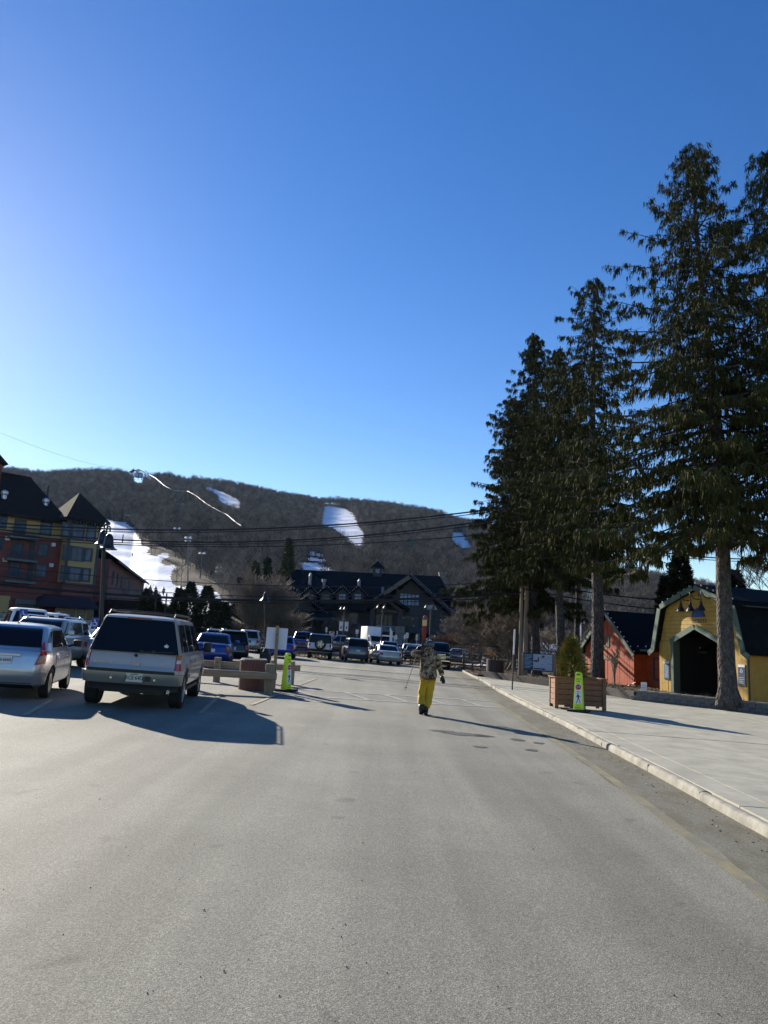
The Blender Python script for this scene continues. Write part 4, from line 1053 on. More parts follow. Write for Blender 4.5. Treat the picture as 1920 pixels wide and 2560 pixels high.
solid('porch_roof', lodge, lambda b: (b.add([(a[0], -.9, a[1]), (b2[0] - 1, -.9, a[1]), (b2[0], -4.5, b2[1]), (a[0] - 1, -4.5, b2[1])], [(0, 1, 2, 3)], lrf), b.box(a[0] - 1, b2[0], -4.5, -4.3, b2[1] - .5, b2[1], ltm)))
for x in (745, 780, 815): q = lp(x, 1560, -4.3)[0]; solid('post', lodge, lambda b: b.box(q - .18, q + .18, -4.4, -4.05, B0, b2[1] - .4, lwood))
solid('porch_shade', lodge, lambda b: b.box(a[0], b2[0], -.98, -.86, B0, b2[1], ltm))  # dark sheet standing in for the shadow under the porch roof
for i, x in enumerate((777, 817, 857, 896)):
    pk = lp(x, 1466, .2); z0 = lp(x, 1507, .2)[1]; w_ = .95
    d_ = solid('dormer', lodge, lambda b: b.prism([(pk[0] - w_, z0), (pk[0] - w_, pk[1] - 1.2), (pk[0], pk[1] - .35), (pk[0] + w_, pk[1] - 1.2), (pk[0] + w_, z0)], .2, 7, ltm if i < 2 else ldk))
    solid('dormer_roof', d_, lambda b: (slab(b, (pk[0] - 1.55, pk[1] - 1.55), (pk[0], pk[1] - .2), -.2, 7.5, .2, lrf), slab(b, (pk[0], pk[1] - .2), (pk[0] + 1.55, pk[1] - 1.55), -.2, 7.5, .2, lrf)))
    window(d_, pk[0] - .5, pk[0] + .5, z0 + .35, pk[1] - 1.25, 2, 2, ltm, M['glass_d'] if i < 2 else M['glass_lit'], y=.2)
    bulbs(lodge, [(pk[0] + s_ * 1.5 * k / 5, -.25, pk[1] + .05 - 1.35 * k / 5) for s_ in (-1, 1) for k in range(6)], r=.04)
bulbs(lodge, [(lb[0] + (lc[0] - lb[0]) * k / 21, -1.75, lb[1] + .35 + (lc[1] - lb[1]) * k / 21) for k in range(22)], r=.04)
bulbs(lodge, [(lb[0] + (la[0] - lb[0]) * k / 5, -1.75, lb[1] + .35 + (la[1] - lb[1]) * k / 5) for k in range(1, 5)], r=.04)
ga, gb = lp(1028, 1440, -4.2), lp(1137, 1538, -4.2)
bulbs(lodge, [(ga[0] + (gb[0] - ga[0]) * k / 24, -4.4, ga[1] + .2 + (gb[1] - ga[1]) * k / 24) for k in range(25)], r=.04)
q = lp(945, 1402, 8); z0 = lp(945, 1440, 8)[1]
cu = solid('cupola', lodge, lambda b: b.box(q[0] - .75, q[0] + .75, 7.2, 8.8, z0 - 1, q[1] - 1.1, ldk))
solid('cupola_roof', cu, lambda b: b.add([(q[0] - 1.15, 6.8, q[1] - 1.25), (q[0] + 1.15, 6.8, q[1] - 1.25), (q[0] + 1.15, 9.2, q[1] - 1.25), (q[0] - 1.15, 9.2, q[1] - 1.25), (q[0], 8, q[1])], [(0, 1, 4), (1, 2, 4), (2, 3, 4), (3, 0, 4), (3, 2, 1, 0)], lrf))
window(cu, q[0] - .33, q[0] + .33, q[1] - 2.2, q[1] - 1.5, 2, 2, ltm, M['glass_lit'], y=7.2)
q = lp(1107, 1432, 9); solid('chimney', lodge, lambda b: (b.box(q[0] - .6, q[0] + .6, 8.5, 10, q[1] - 3, q[1], lst), b.box(q[0] - .7, q[0] + .7, 8.4, 10.1, q[1] - .12, q[1] + .1, lst)))
for lab, x, y, h in (('tilted silver roof vent', 776, 1450, 2.0), ('silver cowl roof vent', 810, 1462, 1.5), ('pale cone roof vent', 898, 1459, 1.2), ('thin white vent pipe', 957, 1478, 1.2)):
    q = lp(x, y, 3.5)
    solid('roof_vent', lodge, lambda b: (b.lathe([(.22, -h * .4), (.22, h * .3)] + ([(.38, h * .32), (.34, h * .6)] if 'cowl' in lab else [(.3, h * .3), (.05, h * .6)]), mat('dull_vent', (.22, .24, .27), .5), (q[0], 3.2, q[1]), 8)), label=lab)

# ---- yellow gambrel barn and orange shed on the right
BA = Vector((13.95, 37.6, 0)); BB = Vector((15.75, 32.6, 0))
BF = Fac((BA.x, BA.y, gz(14, 37) + .2), atan2((BB - BA).y, (BB - BA).x))
print('barn angle', math.degrees(BF.rz), 'width', (BB - BA).length)
barn = thing('barn', 'yellow gambrel barn ticket building with green trim and an open dark doorway', 'building', BF.o, BF.rz)
by = mat('barn_yellow_board', (0.47, 0.285, 0.05), .7, nscale=2.5, namt=.18, bump=.2, bscale=14)
bys = mat('barn_side_board', (0.5, 0.25, 0.03), .7, nscale=2.5, namt=.15)
bgr = mat('barn_green_trim', (0.085, 0.13, 0.10), .7, nscale=3, namt=.15)
brf = mat('barn_dark_roof', (0.008, 0.010, 0.012), .9, spec=.1, nscale=3, namt=.3, bump=.4, bscale=8)
bp = lambda x, y, d=0: BF.p(x, y, d)
pl_, pr_ = bp(1655, 1630)[0], bp(1876, 1650)[0]
W2 = (pr_ - pl_) / 2; XC = (pl_ + pr_) / 2
apx = bp(1750, 1466)[1]; kn = (bp(1667, 1525)[1] + bp(1838, 1503)[1]) / 2; kx = (bp(1838, 1503)[0] - bp(1667, 1527)[0]) / 2; evz = bp(1650, 1625)[1]
XC = (bp(1667, 1527)[0] + bp(1838, 1503)[0]) / 2
gamb = [(XC - W2, -.4), (XC - W2, evz), (XC - kx, kn), (XC, apx - .15), (XC + kx, kn), (XC + W2, evz), (XC + W2, -.4)]
def topz(x): return float(np.interp(x, [g_[0] + (0.001 * i) for i, g_ in enumerate(gamb[1:-1])], [g_[1] for g_ in gamb[1:-1]]))
def halfw(z):
    if z < evz: return W2
    if z < kn: return W2 + (kx - W2) * (z - evz) / (kn - evz)
    return max(0.0, kx * (apx - .15 - z) / (apx - .15 - kn))
dl, dr_ = bp(1682, 1700)[0], bp(1808, 1700)[0]; dz = bp(1680, 1605)[1]; dap = bp(1750, 1568)[1]; dxm = (dl + dr_) / 2
def doorz(x):
    if x <= dl or x >= dr_: return -1
    return dz + (dap - dz) * (1 - abs(x - dxm) / ((dr_ - dl) / 2))
zc = dz + .05
x = XC - W2
while x < XC + W2 - .01:                                                # upright boards beside the doorway
    x1 = min(x + .2, XC + W2)
    if x1 <= dl + .05 or x >= dr_ - .05:
        a_, b_ = (x, min(x1, dl)) if x < dl else (max(x, dr_), x1)
        solid('plank', barn, lambda b: b.prism([(a_ + .006, -.4), (b_ - .006, -.4), (b_ - .006, min(zc, 9)), (a_ + .006, min(zc, 9))], -random.uniform(.02, .032), .03, by))
    x = x1
z = zc + .008
while z < apx - .3:                                                     # level boards above
    z1 = z + .19
    h0, h1 = halfw(z), halfw(z1)
    segs = [(-h0, h0, -h1, h1)]
    if z1 < dap:
        k0 = (dr_ - dl) / 2 * (1 - (z - dz) / (dap - dz)); k1 = (dr_ - dl) / 2 * max(0, (1 - (z1 - dz) / (dap - dz))); o_ = dxm - XC
        segs = [(-h0, o_ - k0, -h1, o_ - k1), (o_ + k0, h0, o_ + k1, h1)]
    for s_ in segs: solid('plank', barn, lambda b: b.prism([(XC + s_[0], z + .006), (XC + s_[1], z + .006), (XC + s_[3], z1 - .006), (XC + s_[2], z1 - .006)], -random.uniform(.02, .032), .03, by))
    z = z1
def shell(b):
    pts = [(XC - W2, -.4), (dl, -.4), (dl, dz), (dxm, dap), (dr_, dz), (dr_, -.4), (XC + W2, -.4), (XC + W2, evz), (XC + kx, kn), (XC, apx - .15), (XC - kx, kn), (XC - W2, evz)]
    b.prism(pts, .03, .12, M['trim'])
solid('wall', barn, shell)
BL = 11.0
solid('side_wall', barn, lambda b: (b.box(XC + W2 - .1, XC + W2, .12, BL, -.6, evz, bys), b.box(XC - W2, XC - W2 + .1, .12, BL, -.6, evz, bys), b.box(XC - W2 + .1, XC + W2 - .1, BL - .1, BL, -.6, apx - .8, M['trim']),
      b.box(XC - W2 + .1, XC + W2 - .1, 3.4, 3.5, -.4, kn, M['trim']), b.box(XC - W2 + .1, XC - W2 + .14, .12, 3.4, -.4, kn, M['trim']), b.box(XC - W2 + .14, XC + W2 - .1, .13, 3.4, kn - .1, kn - .05, M['trim'])))  # dark lining added so the inside of the doorway looks shaded
gout = [(XC - W2 - .35, evz - .1), (XC - W2, evz + .15), (XC - kx - .05, kn + .08), (XC, apx), (XC + kx + .05, kn + .08), (XC + W2, evz + .15), (XC + W2 + .35, evz - .1)]
def groof(b):
    for p, q in zip(gout[:-1], gout[1:]): slab(b, p, q, -.3, BL + .3, .1, brf)
solid('roof', barn, groof)
for p, q in zip(gout[:-1], gout[1:]): solid('barge_board', barn, lambda b: slab(b, (p[0], p[1] - .2), (q[0], q[1] - .2), -.36, -.302, .24, bgr))
def lerp2(p, q, t_): return (p[0] + (q[0] - p[0]) * t_, p[1] + (q[1] - p[1]) * t_)
bb = []
for p, q in zip(gout[:-1], gout[1:]):
    n_ = max(1, round(hypot(q[0] - p[0], q[1] - p[1]) / .38))
    for k in range(n_): c_ = lerp2(p, q, k / n_); bb.append((c_[0], -.2, c_[1] + .12))
bulbs(barn, bb, r=.04)
for p, q in (((dl - .02, dz), (dxm, dap)), ((dxm, dap), (dr_ + .02, dz))): solid('door_trim', barn, lambda b: slab(b, (p[0], p[1] - .1), (q[0], q[1] - .1), -.09, -.035, .25, bgr))
for x_ in (dl, dr_ - .12): solid('door_trim', barn, lambda b: b.box(x_, x_ + .16, -.09, .3, -.4, dz + .05, bgr))
solid('floor', barn, lambda b: b.box(XC - W2 + .1, XC + W2 - .1, .12, BL - .1, -.4, -.3, M['trim']))
q = bp(1725, 1664, 3.3); solid('lamp', barn, lambda b: b.box(q[0] - .06, q[0] + .06, 3.25, 3.35, q[1] - .05, q[1] + .05, mat('warm_lamp_glow', (1, .6, .3), .5, emit=(1, .55, .25), estr=6)), label='small lit lamp inside the doorway')
q = bp(1737, 1668, 3.3); e = bp(1768, 1700, 3.3); solid('poster', barn, lambda b: b.box(q[0], e[0], 3.3, 3.36, e[1], q[1], M['navy']), label='dark poster inside the doorway')
# goose-neck lamps
for lx, ly, bx_, by_ in ((1702, 1518, 1722, 1502), (1726, 1517, 1748, 1499), (1753, 1515, 1776, 1496)):
    q = bp(lx, ly, -.75); e = bp(bx_, by_, -.05)
    def goose(b, q=q, e=e):
        b.tube([(e[0], -.05, e[1]), (e[0], -.35, e[1] + .02), (e[0], -.5, e[1] + .2), (e[0] * .6 + q[0] * .4, -.66, e[1] + .28), (q[0], -.75, e[1] + .1), (q[0], -.75, q[1] + .1)], .018, M['ink'], 6)
        b.lathe([(.05, .22), (.07, .05), (.1, .0), (.18, -.17), (.19, -.2), (.0, -.2)], M['ink'], (q[0], -.75, q[1]), 12, cap=False)
    solid('gooseneck_lamp', barn, goose)
# painted sign under the lamps: dark arched emblem with peaks, lettering below
q = bp(1745, 1533, -.05)
em = solid('emblem', barn, lambda b: b.prism([(q[0] + .42 * cos(a_), q[1] - .18 + .42 * sin(a_)) for a_ in [pi * k / 10 for k in range(11)]], -.06, -.036, M['navy']))
solid('mountain_mark', em, lambda b: b.prism([(q[0] - .3, q[1] - .15), (q[0] - .12, q[1] + .1), (q[0] - .02, q[1] - .02), (q[0] + .1, q[1] + .14), (q[0] + .3, q[1] - .15)], -.068, -.061, M['blue_sign']))
q = bp(1747, 1553, -.05); text('lettering', 'TICKETS', .26, M['ink'], barn, (q[0], -.05, q[1]))
q = bp(1748, 1485, -.05); solid('small_crest', barn, lambda b: b.lathe([(.09, 0), (.09, .03)], mat('crest_purple', (.12, .08, .14), .6), (0, 0, 0), 10, Mx=Matrix.Translation((q[0], -.04, q[1])) @ Matrix.Rotation(pi / 2, 4, 'X')))
def poster(px0, py0, px1, py1, label, lines_, tri=False):
    a = bp(px0, py0, -.05); b2 = bp(px1, py1, -.05); x0, x1, z1, z0 = a[0], b2[0], a[1], b2[1]; H_ = z1 - z0
    s_ = solid('poster', barn, lambda b: b.box(x0, x1, -.06, -.036, z0, z1, M['navy']), label=label)
    solid('header', s_, lambda b: b.box(x0, x1, -.066, -.061, z1 - H_ * .12, z1, M['white']))
    for k in range(lines_):
        zz = z1 - H_ * (.2 + .74 * k / lines_); w_ = random.uniform(.05, .3)
        if tri and k < lines_ * .45: continue
        solid('print_line', s_, lambda b: b.box(x0 + .04, x1 - (x1 - x0) * w_, -.065, -.061, zz - H_ * .012, zz + H_ * .012, M['print_grey']))
    if tri:
        xc, zc_ = (x0 + x1) / 2, z1 - H_ * .27; w_ = (x1 - x0) * .2
        solid('triangle_mark', s_, lambda b: (b.beam((xc - w_, -.064, zc_ - w_), (xc, -.064, zc_ + w_), .008, .035, M['print_grey']), b.beam((xc + w_, -.064, zc_ - w_), (xc, -.064, zc_ + w_), .008, .035, M['print_grey']), b.beam((xc - w_, -.064, zc_ - w_), (xc + w_, -.064, zc_ - w_), .008, .035, M['print_grey'])))
poster(1660, 1653, 1674, 1699, 'narrow dark notice with white header and many lines', 14)
poster(1845, 1661, 1864, 1716, 'navy notice with a pale triangle and white header', 9, True)

# orange shed
SA = Vector((at(1464, 1680, 47.0).x, 47.0, 0)); SB = SA + Vector((cos(BF.rz), sin(BF.rz), 0)) * 8
SF = Fac((SA.x, SA.y, gz(11, 43) + .25), BF.rz)
shed = thing('orange_shed', 'orange board shed with steep gable and dark roof joined to the barn', 'building', SF.o, SF.rz)
om = mat('orange_board', (0.40, 0.075, 0.02), .7, nscale=3, namt=.2, bump=.2, bscale=14)
sp_ = lambda x, y, d=0: SF.p(x, y, d)
s0 = sp_(1464, 1680)[0]; s1 = sp_(1586, 1700)[0]; s2 = bp(1660, 1700)[0] + (BF.o - SF.o).dot(SF.u); dbarn = (BF.o - SF.o).dot(SF.n)
sap = sp_(1521, 1530); sez = sp_(1588, 1622)[1]; sxm = sap[0]; sh_ = (s1 - s0) / 2; sxm = (s0 + s1) / 2
x = s0
while x < s1 - .01:
    x1 = min(x + .22, s1); zA = sap[1] - .25 - (sap[1] - .25 - sez) * abs(x - sxm) / sh_; zB = sap[1] - .25 - (sap[1] - .25 - sez) * abs(x1 - sxm) / sh_
    solid('plank', shed, lambda b: b.prism([(x + .006, -.7), (x1 - .006, -.7), (x1 - .006, max(zB, sez - .1)), (x + .006, max(zA, sez - .1))], -random.uniform(.02, .034), .03, om))
    x = x1
x = s1
sw = (BF.o - SF.o).dot(SF.u) + XC - W2
while x < sw - .2:
    solid('plank', shed, lambda b: b.box(x + .006, x + .214, .9 - random.uniform(.02, .034), .95, -.7, sez + .05, om)); x += .22
solid('wall', shed, lambda b: (b.prism([(s0, -.7), (s0, sez), (sxm, sap[1] - .3), (s1, sez), (s1, -.7)], .035, 7, om), b.box(s1, sw - .02, .95, 7, -.7, sez, om)))
solid('gable_roof', shed, lambda b: (slab(b, (s0 - .35, sez - .35), (sxm, sap[1]), -.3, 7.3, .1, brf), slab(b, (sxm, sap[1]), (s1 + .3, sez - .3), -.3, 4, .1, brf)))
for p, q in (((s0 - .35, sez - .5), (sxm, sap[1] - .15)), ((sxm, sap[1] - .15), (s1 + .3, sez - .45))): solid('barge_board', shed, lambda b: slab(b, p, q, -.36, -.302, .2, bgr))
solid('roof', shed, lambda b: (b.add([(s1 - .6, .3, sez), (s2 + .5, .3, sez), (s2 + .5, 4, sap[1] - .1), (sxm, 4, sap[1] - .1)], [(0, 1, 2, 3)], brf), b.add([(sxm, 4, sap[1] - .1), (s2 + .5, 4, sap[1] - .1), (s2 + .5, 7.5, sez), (sxm, 7.5, sez)], [(0, 1, 2, 3)], brf), b.box(s1 - .2, s2 + .4, .24, .3, sez - .12, sez, bgr)))
bulbs(shed, [(s0 - .35 + (sxm - s0 + .35) * k / 9, -.25, sez - .2 + (sap[1] - sez + .2) * k / 9) for k in range(9)] + [(sxm + (s1 + .3 - sxm) * k / 9, -.25, sap[1] + .12 - (sap[1] - sez + .3) * k / 9) for k in range(10)] + [(s1 + (s2 - s1) * k / 7, .25, sez + .12) for k in range(8)], r=.04)
wpx(shed, SF, 1511, 1649, 1534, 1708, cols=1, rows=1, frame=bgr, pane=M['glass_d'], name='door', fw=.1)
wpx(shed, SF, 1512, 1592, 1522, 1613, cols=2, rows=2, frame=bgr, pane=M['glass_lit'])
wpx(shed, SF, 1638, 1648, 1651, 1698, d=.9, cols=1, rows=2, frame=M['navy'], pane=M['glass_d'])
q = sp_(1590, 1640, .8); solid('downpipe', shed, lambda b: b.tube([(q[0] - .6, .6, sez - .1), (q[0], .8, sez - .5), (q[0], .8, -.7)], .045, M['ink'], 8))
a, b2 = sp_(1553, 1722, -.6), sp_(1590, 1706, -.6)
hr = thing('handrail', 'dark sloping handrail in front of the orange shed', 'railing', SF.o, SF.rz)
solid('rail', hr, lambda b: b.tube([(a[0], -.6, a[1]), (b2[0], -.6, b2[1])], .03, M['ink'], 6)); solid('post', hr, lambda b: b.tube([(a[0], -.6, a[1] + .05), (a[0], -.6, a[1] - .9)], .03, M['ink'], 6)); solid('post', hr, lambda b: b.tube([(b2[0], -.6, b2[1]), (b2[0], -.6, a[1] - .9)], .03, M['ink'], 6))

# ---------------------------------------------------------------- planting beds and walls on the right
bedl = lambda Y: WALL(Y) + 0.15 if Y < 45 else KERB(Y) + .19
def bed_up(Y): return 0.34 if Y < 44 else 0.2
ysb = YR(20, 63, .5)
vs, fs = [], []; nx = 34
for Y in ysb:
    a, b = bedl(Y), 46.0
    for k in range(nx + 1):
        u = (k / nx) ** 1.8; X = a + (b - a) * u
        hgt = 0.32 if Y < 44.5 else 0.14 + .18 * max(0, (45.5 - Y)) if Y < 45.5 else 0.14
        vs.append((X, Y, gz(X, Y) + hgt + (0.05 * sin(X * 1.7 + Y * 1.1) + .04 * sin(X * 4.1) * sin(Y * 3.3)) * (0 if k == 0 else 1)))
for i in range(len(ysb) - 1):
    for k in range(nx): a = i * (nx + 1) + k; fs.append((a, a + 1, a + nx + 2, a + nx + 1))
me = bpy.data.meshes.new('mulch_bed'); me.from_pydata(vs, [], fs); me.materials.append(M['mulch']); obj('mulch_bed', me, None, kind='structure')
mb = MB()
for i in range(5200):                                                   # chips and leaves
    Y = 22 + 38 * random.random() ** 1.0; X = bedl(Y) + .1 + abs(random.gauss(0, 5)); 
    if X > 40: continue
    z = gz(X, Y) + (.34 if Y < 44.5 else .16) + .03 + random.uniform(0, .05); r = random.uniform(.03, .09); a = random.uniform(0, 2 * pi); tl = random.uniform(-.6, .6)
    mb.add([(X - r * cos(a), Y - r * sin(a), z), (X + r * .4 * sin(a), Y - r * .4 * cos(a), z + tl * r), (X + r * cos(a), Y + r * sin(a), z + .01)], [(0, 1, 2)], (peb[2], M['timber'], M['bark'], M['mulch'])[i % 4])
mb.build('mulch', kind='stuff', label='bark chips and dead leaves covering the planting beds', fix=False)
rw = thing('retaining_wall', 'low grey split block retaining wall in front of the yellow barn', 'wall', (10.9, 32.4, gz(10.9, 32.4)))
wpts = [Vector((10.9, 32.4)), Vector((14.8, 29.3)), Vector((19.5, 25.6)), Vector((24, 22))]
blk = []
for v_ in range(4):
    bm = bmesh.new(); bmesh.ops.create_grid(bm, x_segments=5, y_segments=3, size=.5)
    me = bpy.data.meshes.new('block')
    rgr = random.Random(v_); V_ = []
    for v in bm.verts: V_.append((v.co.x * .44, -.15 - (rgr.uniform(0, .035) if abs(v.co.x) < .45 and abs(v.co.y) < .45 else 0), v.co.y * .17))
    F_ = [tuple(v.index for v in f.verts) for f in bm.faces]; bm.free()
    o_ = len(V_); V_ += [(sx * .22, .12, sz * .085) for sx, sz in ((-1, -1), (1, -1), (1, 1), (-1, 1))]; V_ += [(sx * .22, -.15, sz * .085) for sx, sz in ((-1, -1), (1, -1), (1, 1), (-1, 1))]
    F_ += [(o_, o_ + 1, o_ + 2, o_ + 3)] + [(o_ + 4 + i, o_ + 4 + (i + 1) % 4, o_ + (i + 1) % 4, o_ + i) for i in range(4)]
    me.from_pydata(V_, [], F_); me.materials.append(M['block']); bm = bmesh.new(); bm.from_mesh(me); bmesh.ops.recalc_face_normals(bm, faces=bm.faces); bm.to_mesh(me); bm.free(); blk.append(me)
cap_me = rounded_box('cap_block', (.44, .34, .075), mat('cap_stone', (.2, .19, .165), .85, nscale=5, namt=.3, bump=.5, bscale=20), bev=.012, mesh_only=True)
for s in range(3):
    p, q = wpts[s], wpts[s + 1]; d = (q - p); n_ = int(d.length / .455); an = atan2(d.y, d.x)
    for k in range(n_ + 1):
        for cz in range(2):
            c_ = p + d.normalized() * (.455 * (k + .5 * (cz % 2)))
            if (c_ - p).length > d.length: continue
            o = obj('block', blk[random.randint(0, 3)], rw); o.location = (c_.x - 10.9, c_.y - 32.4, gz(c_.x, c_.y) + KH + .085 + cz * .176 - gz(10.9, 32.4)); o.rotation_euler = (0, 0.0, an + random.uniform(-.01, .01))
        c_ = p + d.normalized() * (.455 * k + .2)
        o = obj('cap_block', cap_me, rw); o.location = (c_.x - 10.9, c_.y - 32.4, gz(c_.x, c_.y) + KH + .392 - gz(10.9, 32.4)); o.rotation_euler = (0, 0, an + random.uniform(-.012, .012))
tw = thing('bed_edging', 'dark low timber edging wall between the pavement and the mulch bed', 'wall', (10.9, 32.4, gz(10.9, 32.4)))
tp = [(6.15, 45.0), (9.75, 37.1), (10.9, 32.6)]
for i in range(2):
    p, q = Vector(tp[i]), Vector(tp[i + 1]); n_ = max(1, round((q - p).length / 2.4))
    for k in range(n_):
        for cz in range(2):
            a = p.lerp(q, k / n_); b = p.lerp(q, (k + .99) / n_)
            pa = Vector((a.x - 10.9, a.y - 32.4, gz(a.x, a.y) + KH + .09 + cz * .17 - gz(10.9, 32.4))); pb = Vector((b.x - 10.9, b.y - 32.4, gz(b.x, b.y) + KH + .09 + cz * .17 - gz(10.9, 32.4)))
            m2 = MB(); m2.beam(pa, pb, .17, .165, M['dark_timber']); m2.build('timber', tw)
# strip of rough ground between the two car parks
strip('grass_verge', YR(62, 69, .7), -75, 7, 40, 0.05, mat('rough_verge', (.075, .062, .035), .95, nscale=3, namt=.5, col2=(.16, .13, .085)))
strip('far_ground', YR(63, 116, 3), 7, 46, 8, 0.03, M['dirt'])
mb = MB()
for i in range(3500):                                                   # dead grass, litter of the verge
    Y = random.uniform(62.2, 68.5); X = random.uniform(-35, 14); z = gz(X, Y) + .04; h = random.uniform(.05, .22)
    mb.add([(X - .03, Y, z), (X + .03, Y, z), (X + random.uniform(-.1, .1), Y - random.uniform(0, .1), z + h)], [(0, 1, 2)], M['twig'] if i % 3 else M['timber'])
mb.build('grass', kind='stuff', label='dead winter grass on the verge behind the parked cars', fix=False)
# ---------------------------------------------------------------- vehicles
class Shell:                                                           # stacked rounded plans: [(z, yc, l, w)]
    def __init__(s, lv, n): s.lv = lv; s.n = n; s.z = [a[0] for a in lv]
    def at(s, z): return [float(np.interp(z, s.z, [a[i] for a in s.lv])) for i in (1, 2, 3)]
    def proj(s, rx, ry, z, off=0.0):
        yc, l, w = s.at(z); l += off; w += off
        k = (abs(rx / w) ** s.n + abs(ry / l) ** s.n) ** (-1 / s.n)
        return rx * k, ry * k + yc
    def sp(s, face, q, z, off=0.0):
        yc, l, w = s.at(z)
        if face in 'BF':
            sg = -1 if face == 'B' else 1
            rx, ry = (q, sg * l) if abs(q) <= w else (math.copysign(w, q), sg * (l - (abs(q) - w)))
        else: rx, ry = (w if face == 'R' else -w), q - yc
        x, y = s.proj(rx, ry, z, off); return Vector((x, y, z))
    def ring(s, z, n=56):
        yc, l, w = s.at(z); P = []
        m = n // 4
        for i in range(m): P.append((w, -l + 2 * l * (i + .5) / m))
        for i in range(m): P.append((w - 2 * w * (i + .5) / m, l))
        for i in range(m): P.append((-w, l - 2 * l * (i + .5) / m))
        for i in range(m): P.append((-w + 2 * w * (i + .5) / m, -l))
        return [(*s.proj(a, b, z), z) for a, b in P]
def panel(sh, dfm, face, quad, off, material, name, parent, nu=8, nv=3, th=.012, flat=0.0, **tags):
    """quad: (q, z) corners bottom-left, bottom-right, top-right, top-left laid on the shell"""
    vs, fs = [], []
    for lay, o in ((0, off), (1, off - th)):
        for j in range(nv + 1):
            for i in range(nu + 1):
                u, v = i / nu, j / nv
                q = (quad[0][0] * (1 - u) + quad[1][0] * u) * (1 - v) + (quad[3][0] * (1 - u) + quad[2][0] * u) * v
                z = (quad[0][1] * (1 - u) + quad[1][1] * u) * (1 - v) + (quad[3][1] * (1 - u) + quad[2][1] * u) * v
                vs.append(dfm(sh.sp(face, q, z, o)))
    N_ = (nu + 1) * (nv + 1); id_ = lambda i, j, l: l * N_ + j * (nu + 1) + i
    for j in range(nv):
        for i in range(nu):
            fs.append((id_(i, j, 0), id_(i + 1, j, 0), id_(i + 1, j + 1, 0), id_(i, j + 1, 0)))
    for i in range(nu):
        fs.append((id_(i, 0, 1), id_(i + 1, 0, 1), id_(i + 1, 0, 0), id_(i, 0, 0))); fs.append((id_(i, nv, 0), id_(i + 1, nv, 0), id_(i + 1, nv, 1), id_(i, nv, 1)))
    for j in range(nv):
        fs.append((id_(0, j, 0), id_(0, j + 1, 0), id_(0, j + 1, 1), id_(0, j, 1))); fs.append((id_(nu, j, 1), id_(nu, j + 1, 1), id_(nu, j + 1, 0), id_(nu, j, 0)))
    me = bpy.data.meshes.new(name); me.from_pydata([tuple(v) for v in vs], [], fs); me.materials.append(material)
    bm = bmesh.new(); bm.from_mesh(me); bmesh.ops.recalc_face_normals(bm, faces=bm.faces)
    c_ = sum((v.co for v in bm.verts), Vector()) / len(bm.verts); ref = Vector((c_.x, c_.y - sh.at(.8)[0], 0)) if face in 'BF' else Vector((c_.x, 0, 0))
    bm.faces.ensure_lookup_table()
    if bm.faces[0].normal.dot(ref) < 0: bmesh.ops.reverse_faces(bm, faces=bm.faces)
    bm.to_mesh(me); bm.free(); me.shade_smooth(); me.set_sharp_from_angle(angle=radians(50))
    return obj(name, me, parent, **tags)
WHEELS = {}
def wheel_meshes(r, w, spokes, rimcol):
    k = (r, w, spokes, rimcol)
    if k in WHEELS: return WHEELS[k]
    Mx = Matrix.Rotation(pi / 2, 4, 'Y')
    mb = MB(); pr = [(r * .66, -w * .42), (r * .80, -w * .5), (r * .95, -w * .48), (r, -w * .36)] + [(r * (1 if i % 2 else .985), -w * .36 + w * .72 * i / 8) for i in range(1, 8)] + [(r, w * .36), (r * .95, w * .48), (r * .80, w * .5), (r * .66, w * .42)]
    mb.lathe(pr, M['rubber'], n=32, Mx=Mx, cap=False); mb.lathe([(r * .66, -w * .42), (.02, -w * .42)], M['rubber'], n=32, Mx=Mx, cap=False)
    t = mb.build('tyre_m', None, smooth=True); tm = t.data; bpy.data.objects.remove(t)
    mb = MB(); rm = MATS[rimcol] if rimcol in MATS else M[rimcol]
    mb.lathe([(r * .67, w * .44), (r * .64, w * .46), (r * .60, w * .36), (r * .58, w * .1)], rm, n=32, Mx=Mx, cap=False)
    mb.lathe([(.001, w * .12), (r * .6, w * .12)], M['ink'], n=32, Mx=Mx, cap=False)
    mb.lathe([(.001, w * .40), (r * .13, w * .40), (r * .16, w * .3)], rm, n=16, Mx=Mx, cap=False)
    for i in range(spokes):
        a = 2 * pi * i / spokes
        for da in (-.11, .11):
            d0 = Vector((0, cos(a + da * .6), sin(a + da * .6))); d1 = Vector((0, cos(a + da * 2.0), sin(a + da * 2.0)))
            mb.beam(Vector((w * .36, 0, 0)) + d0 * r * .1, Vector((w * .36, 0, 0)) + d1 * r * .62, .05 * r / .33, .03, rm, (1, 0, 0))
    t = mb.build('rim_m', None, angle=40); rmm = t.data; bpy.data.objects.remove(t)
    WHEELS[k] = (tm, rmm); return WHEELS[k]
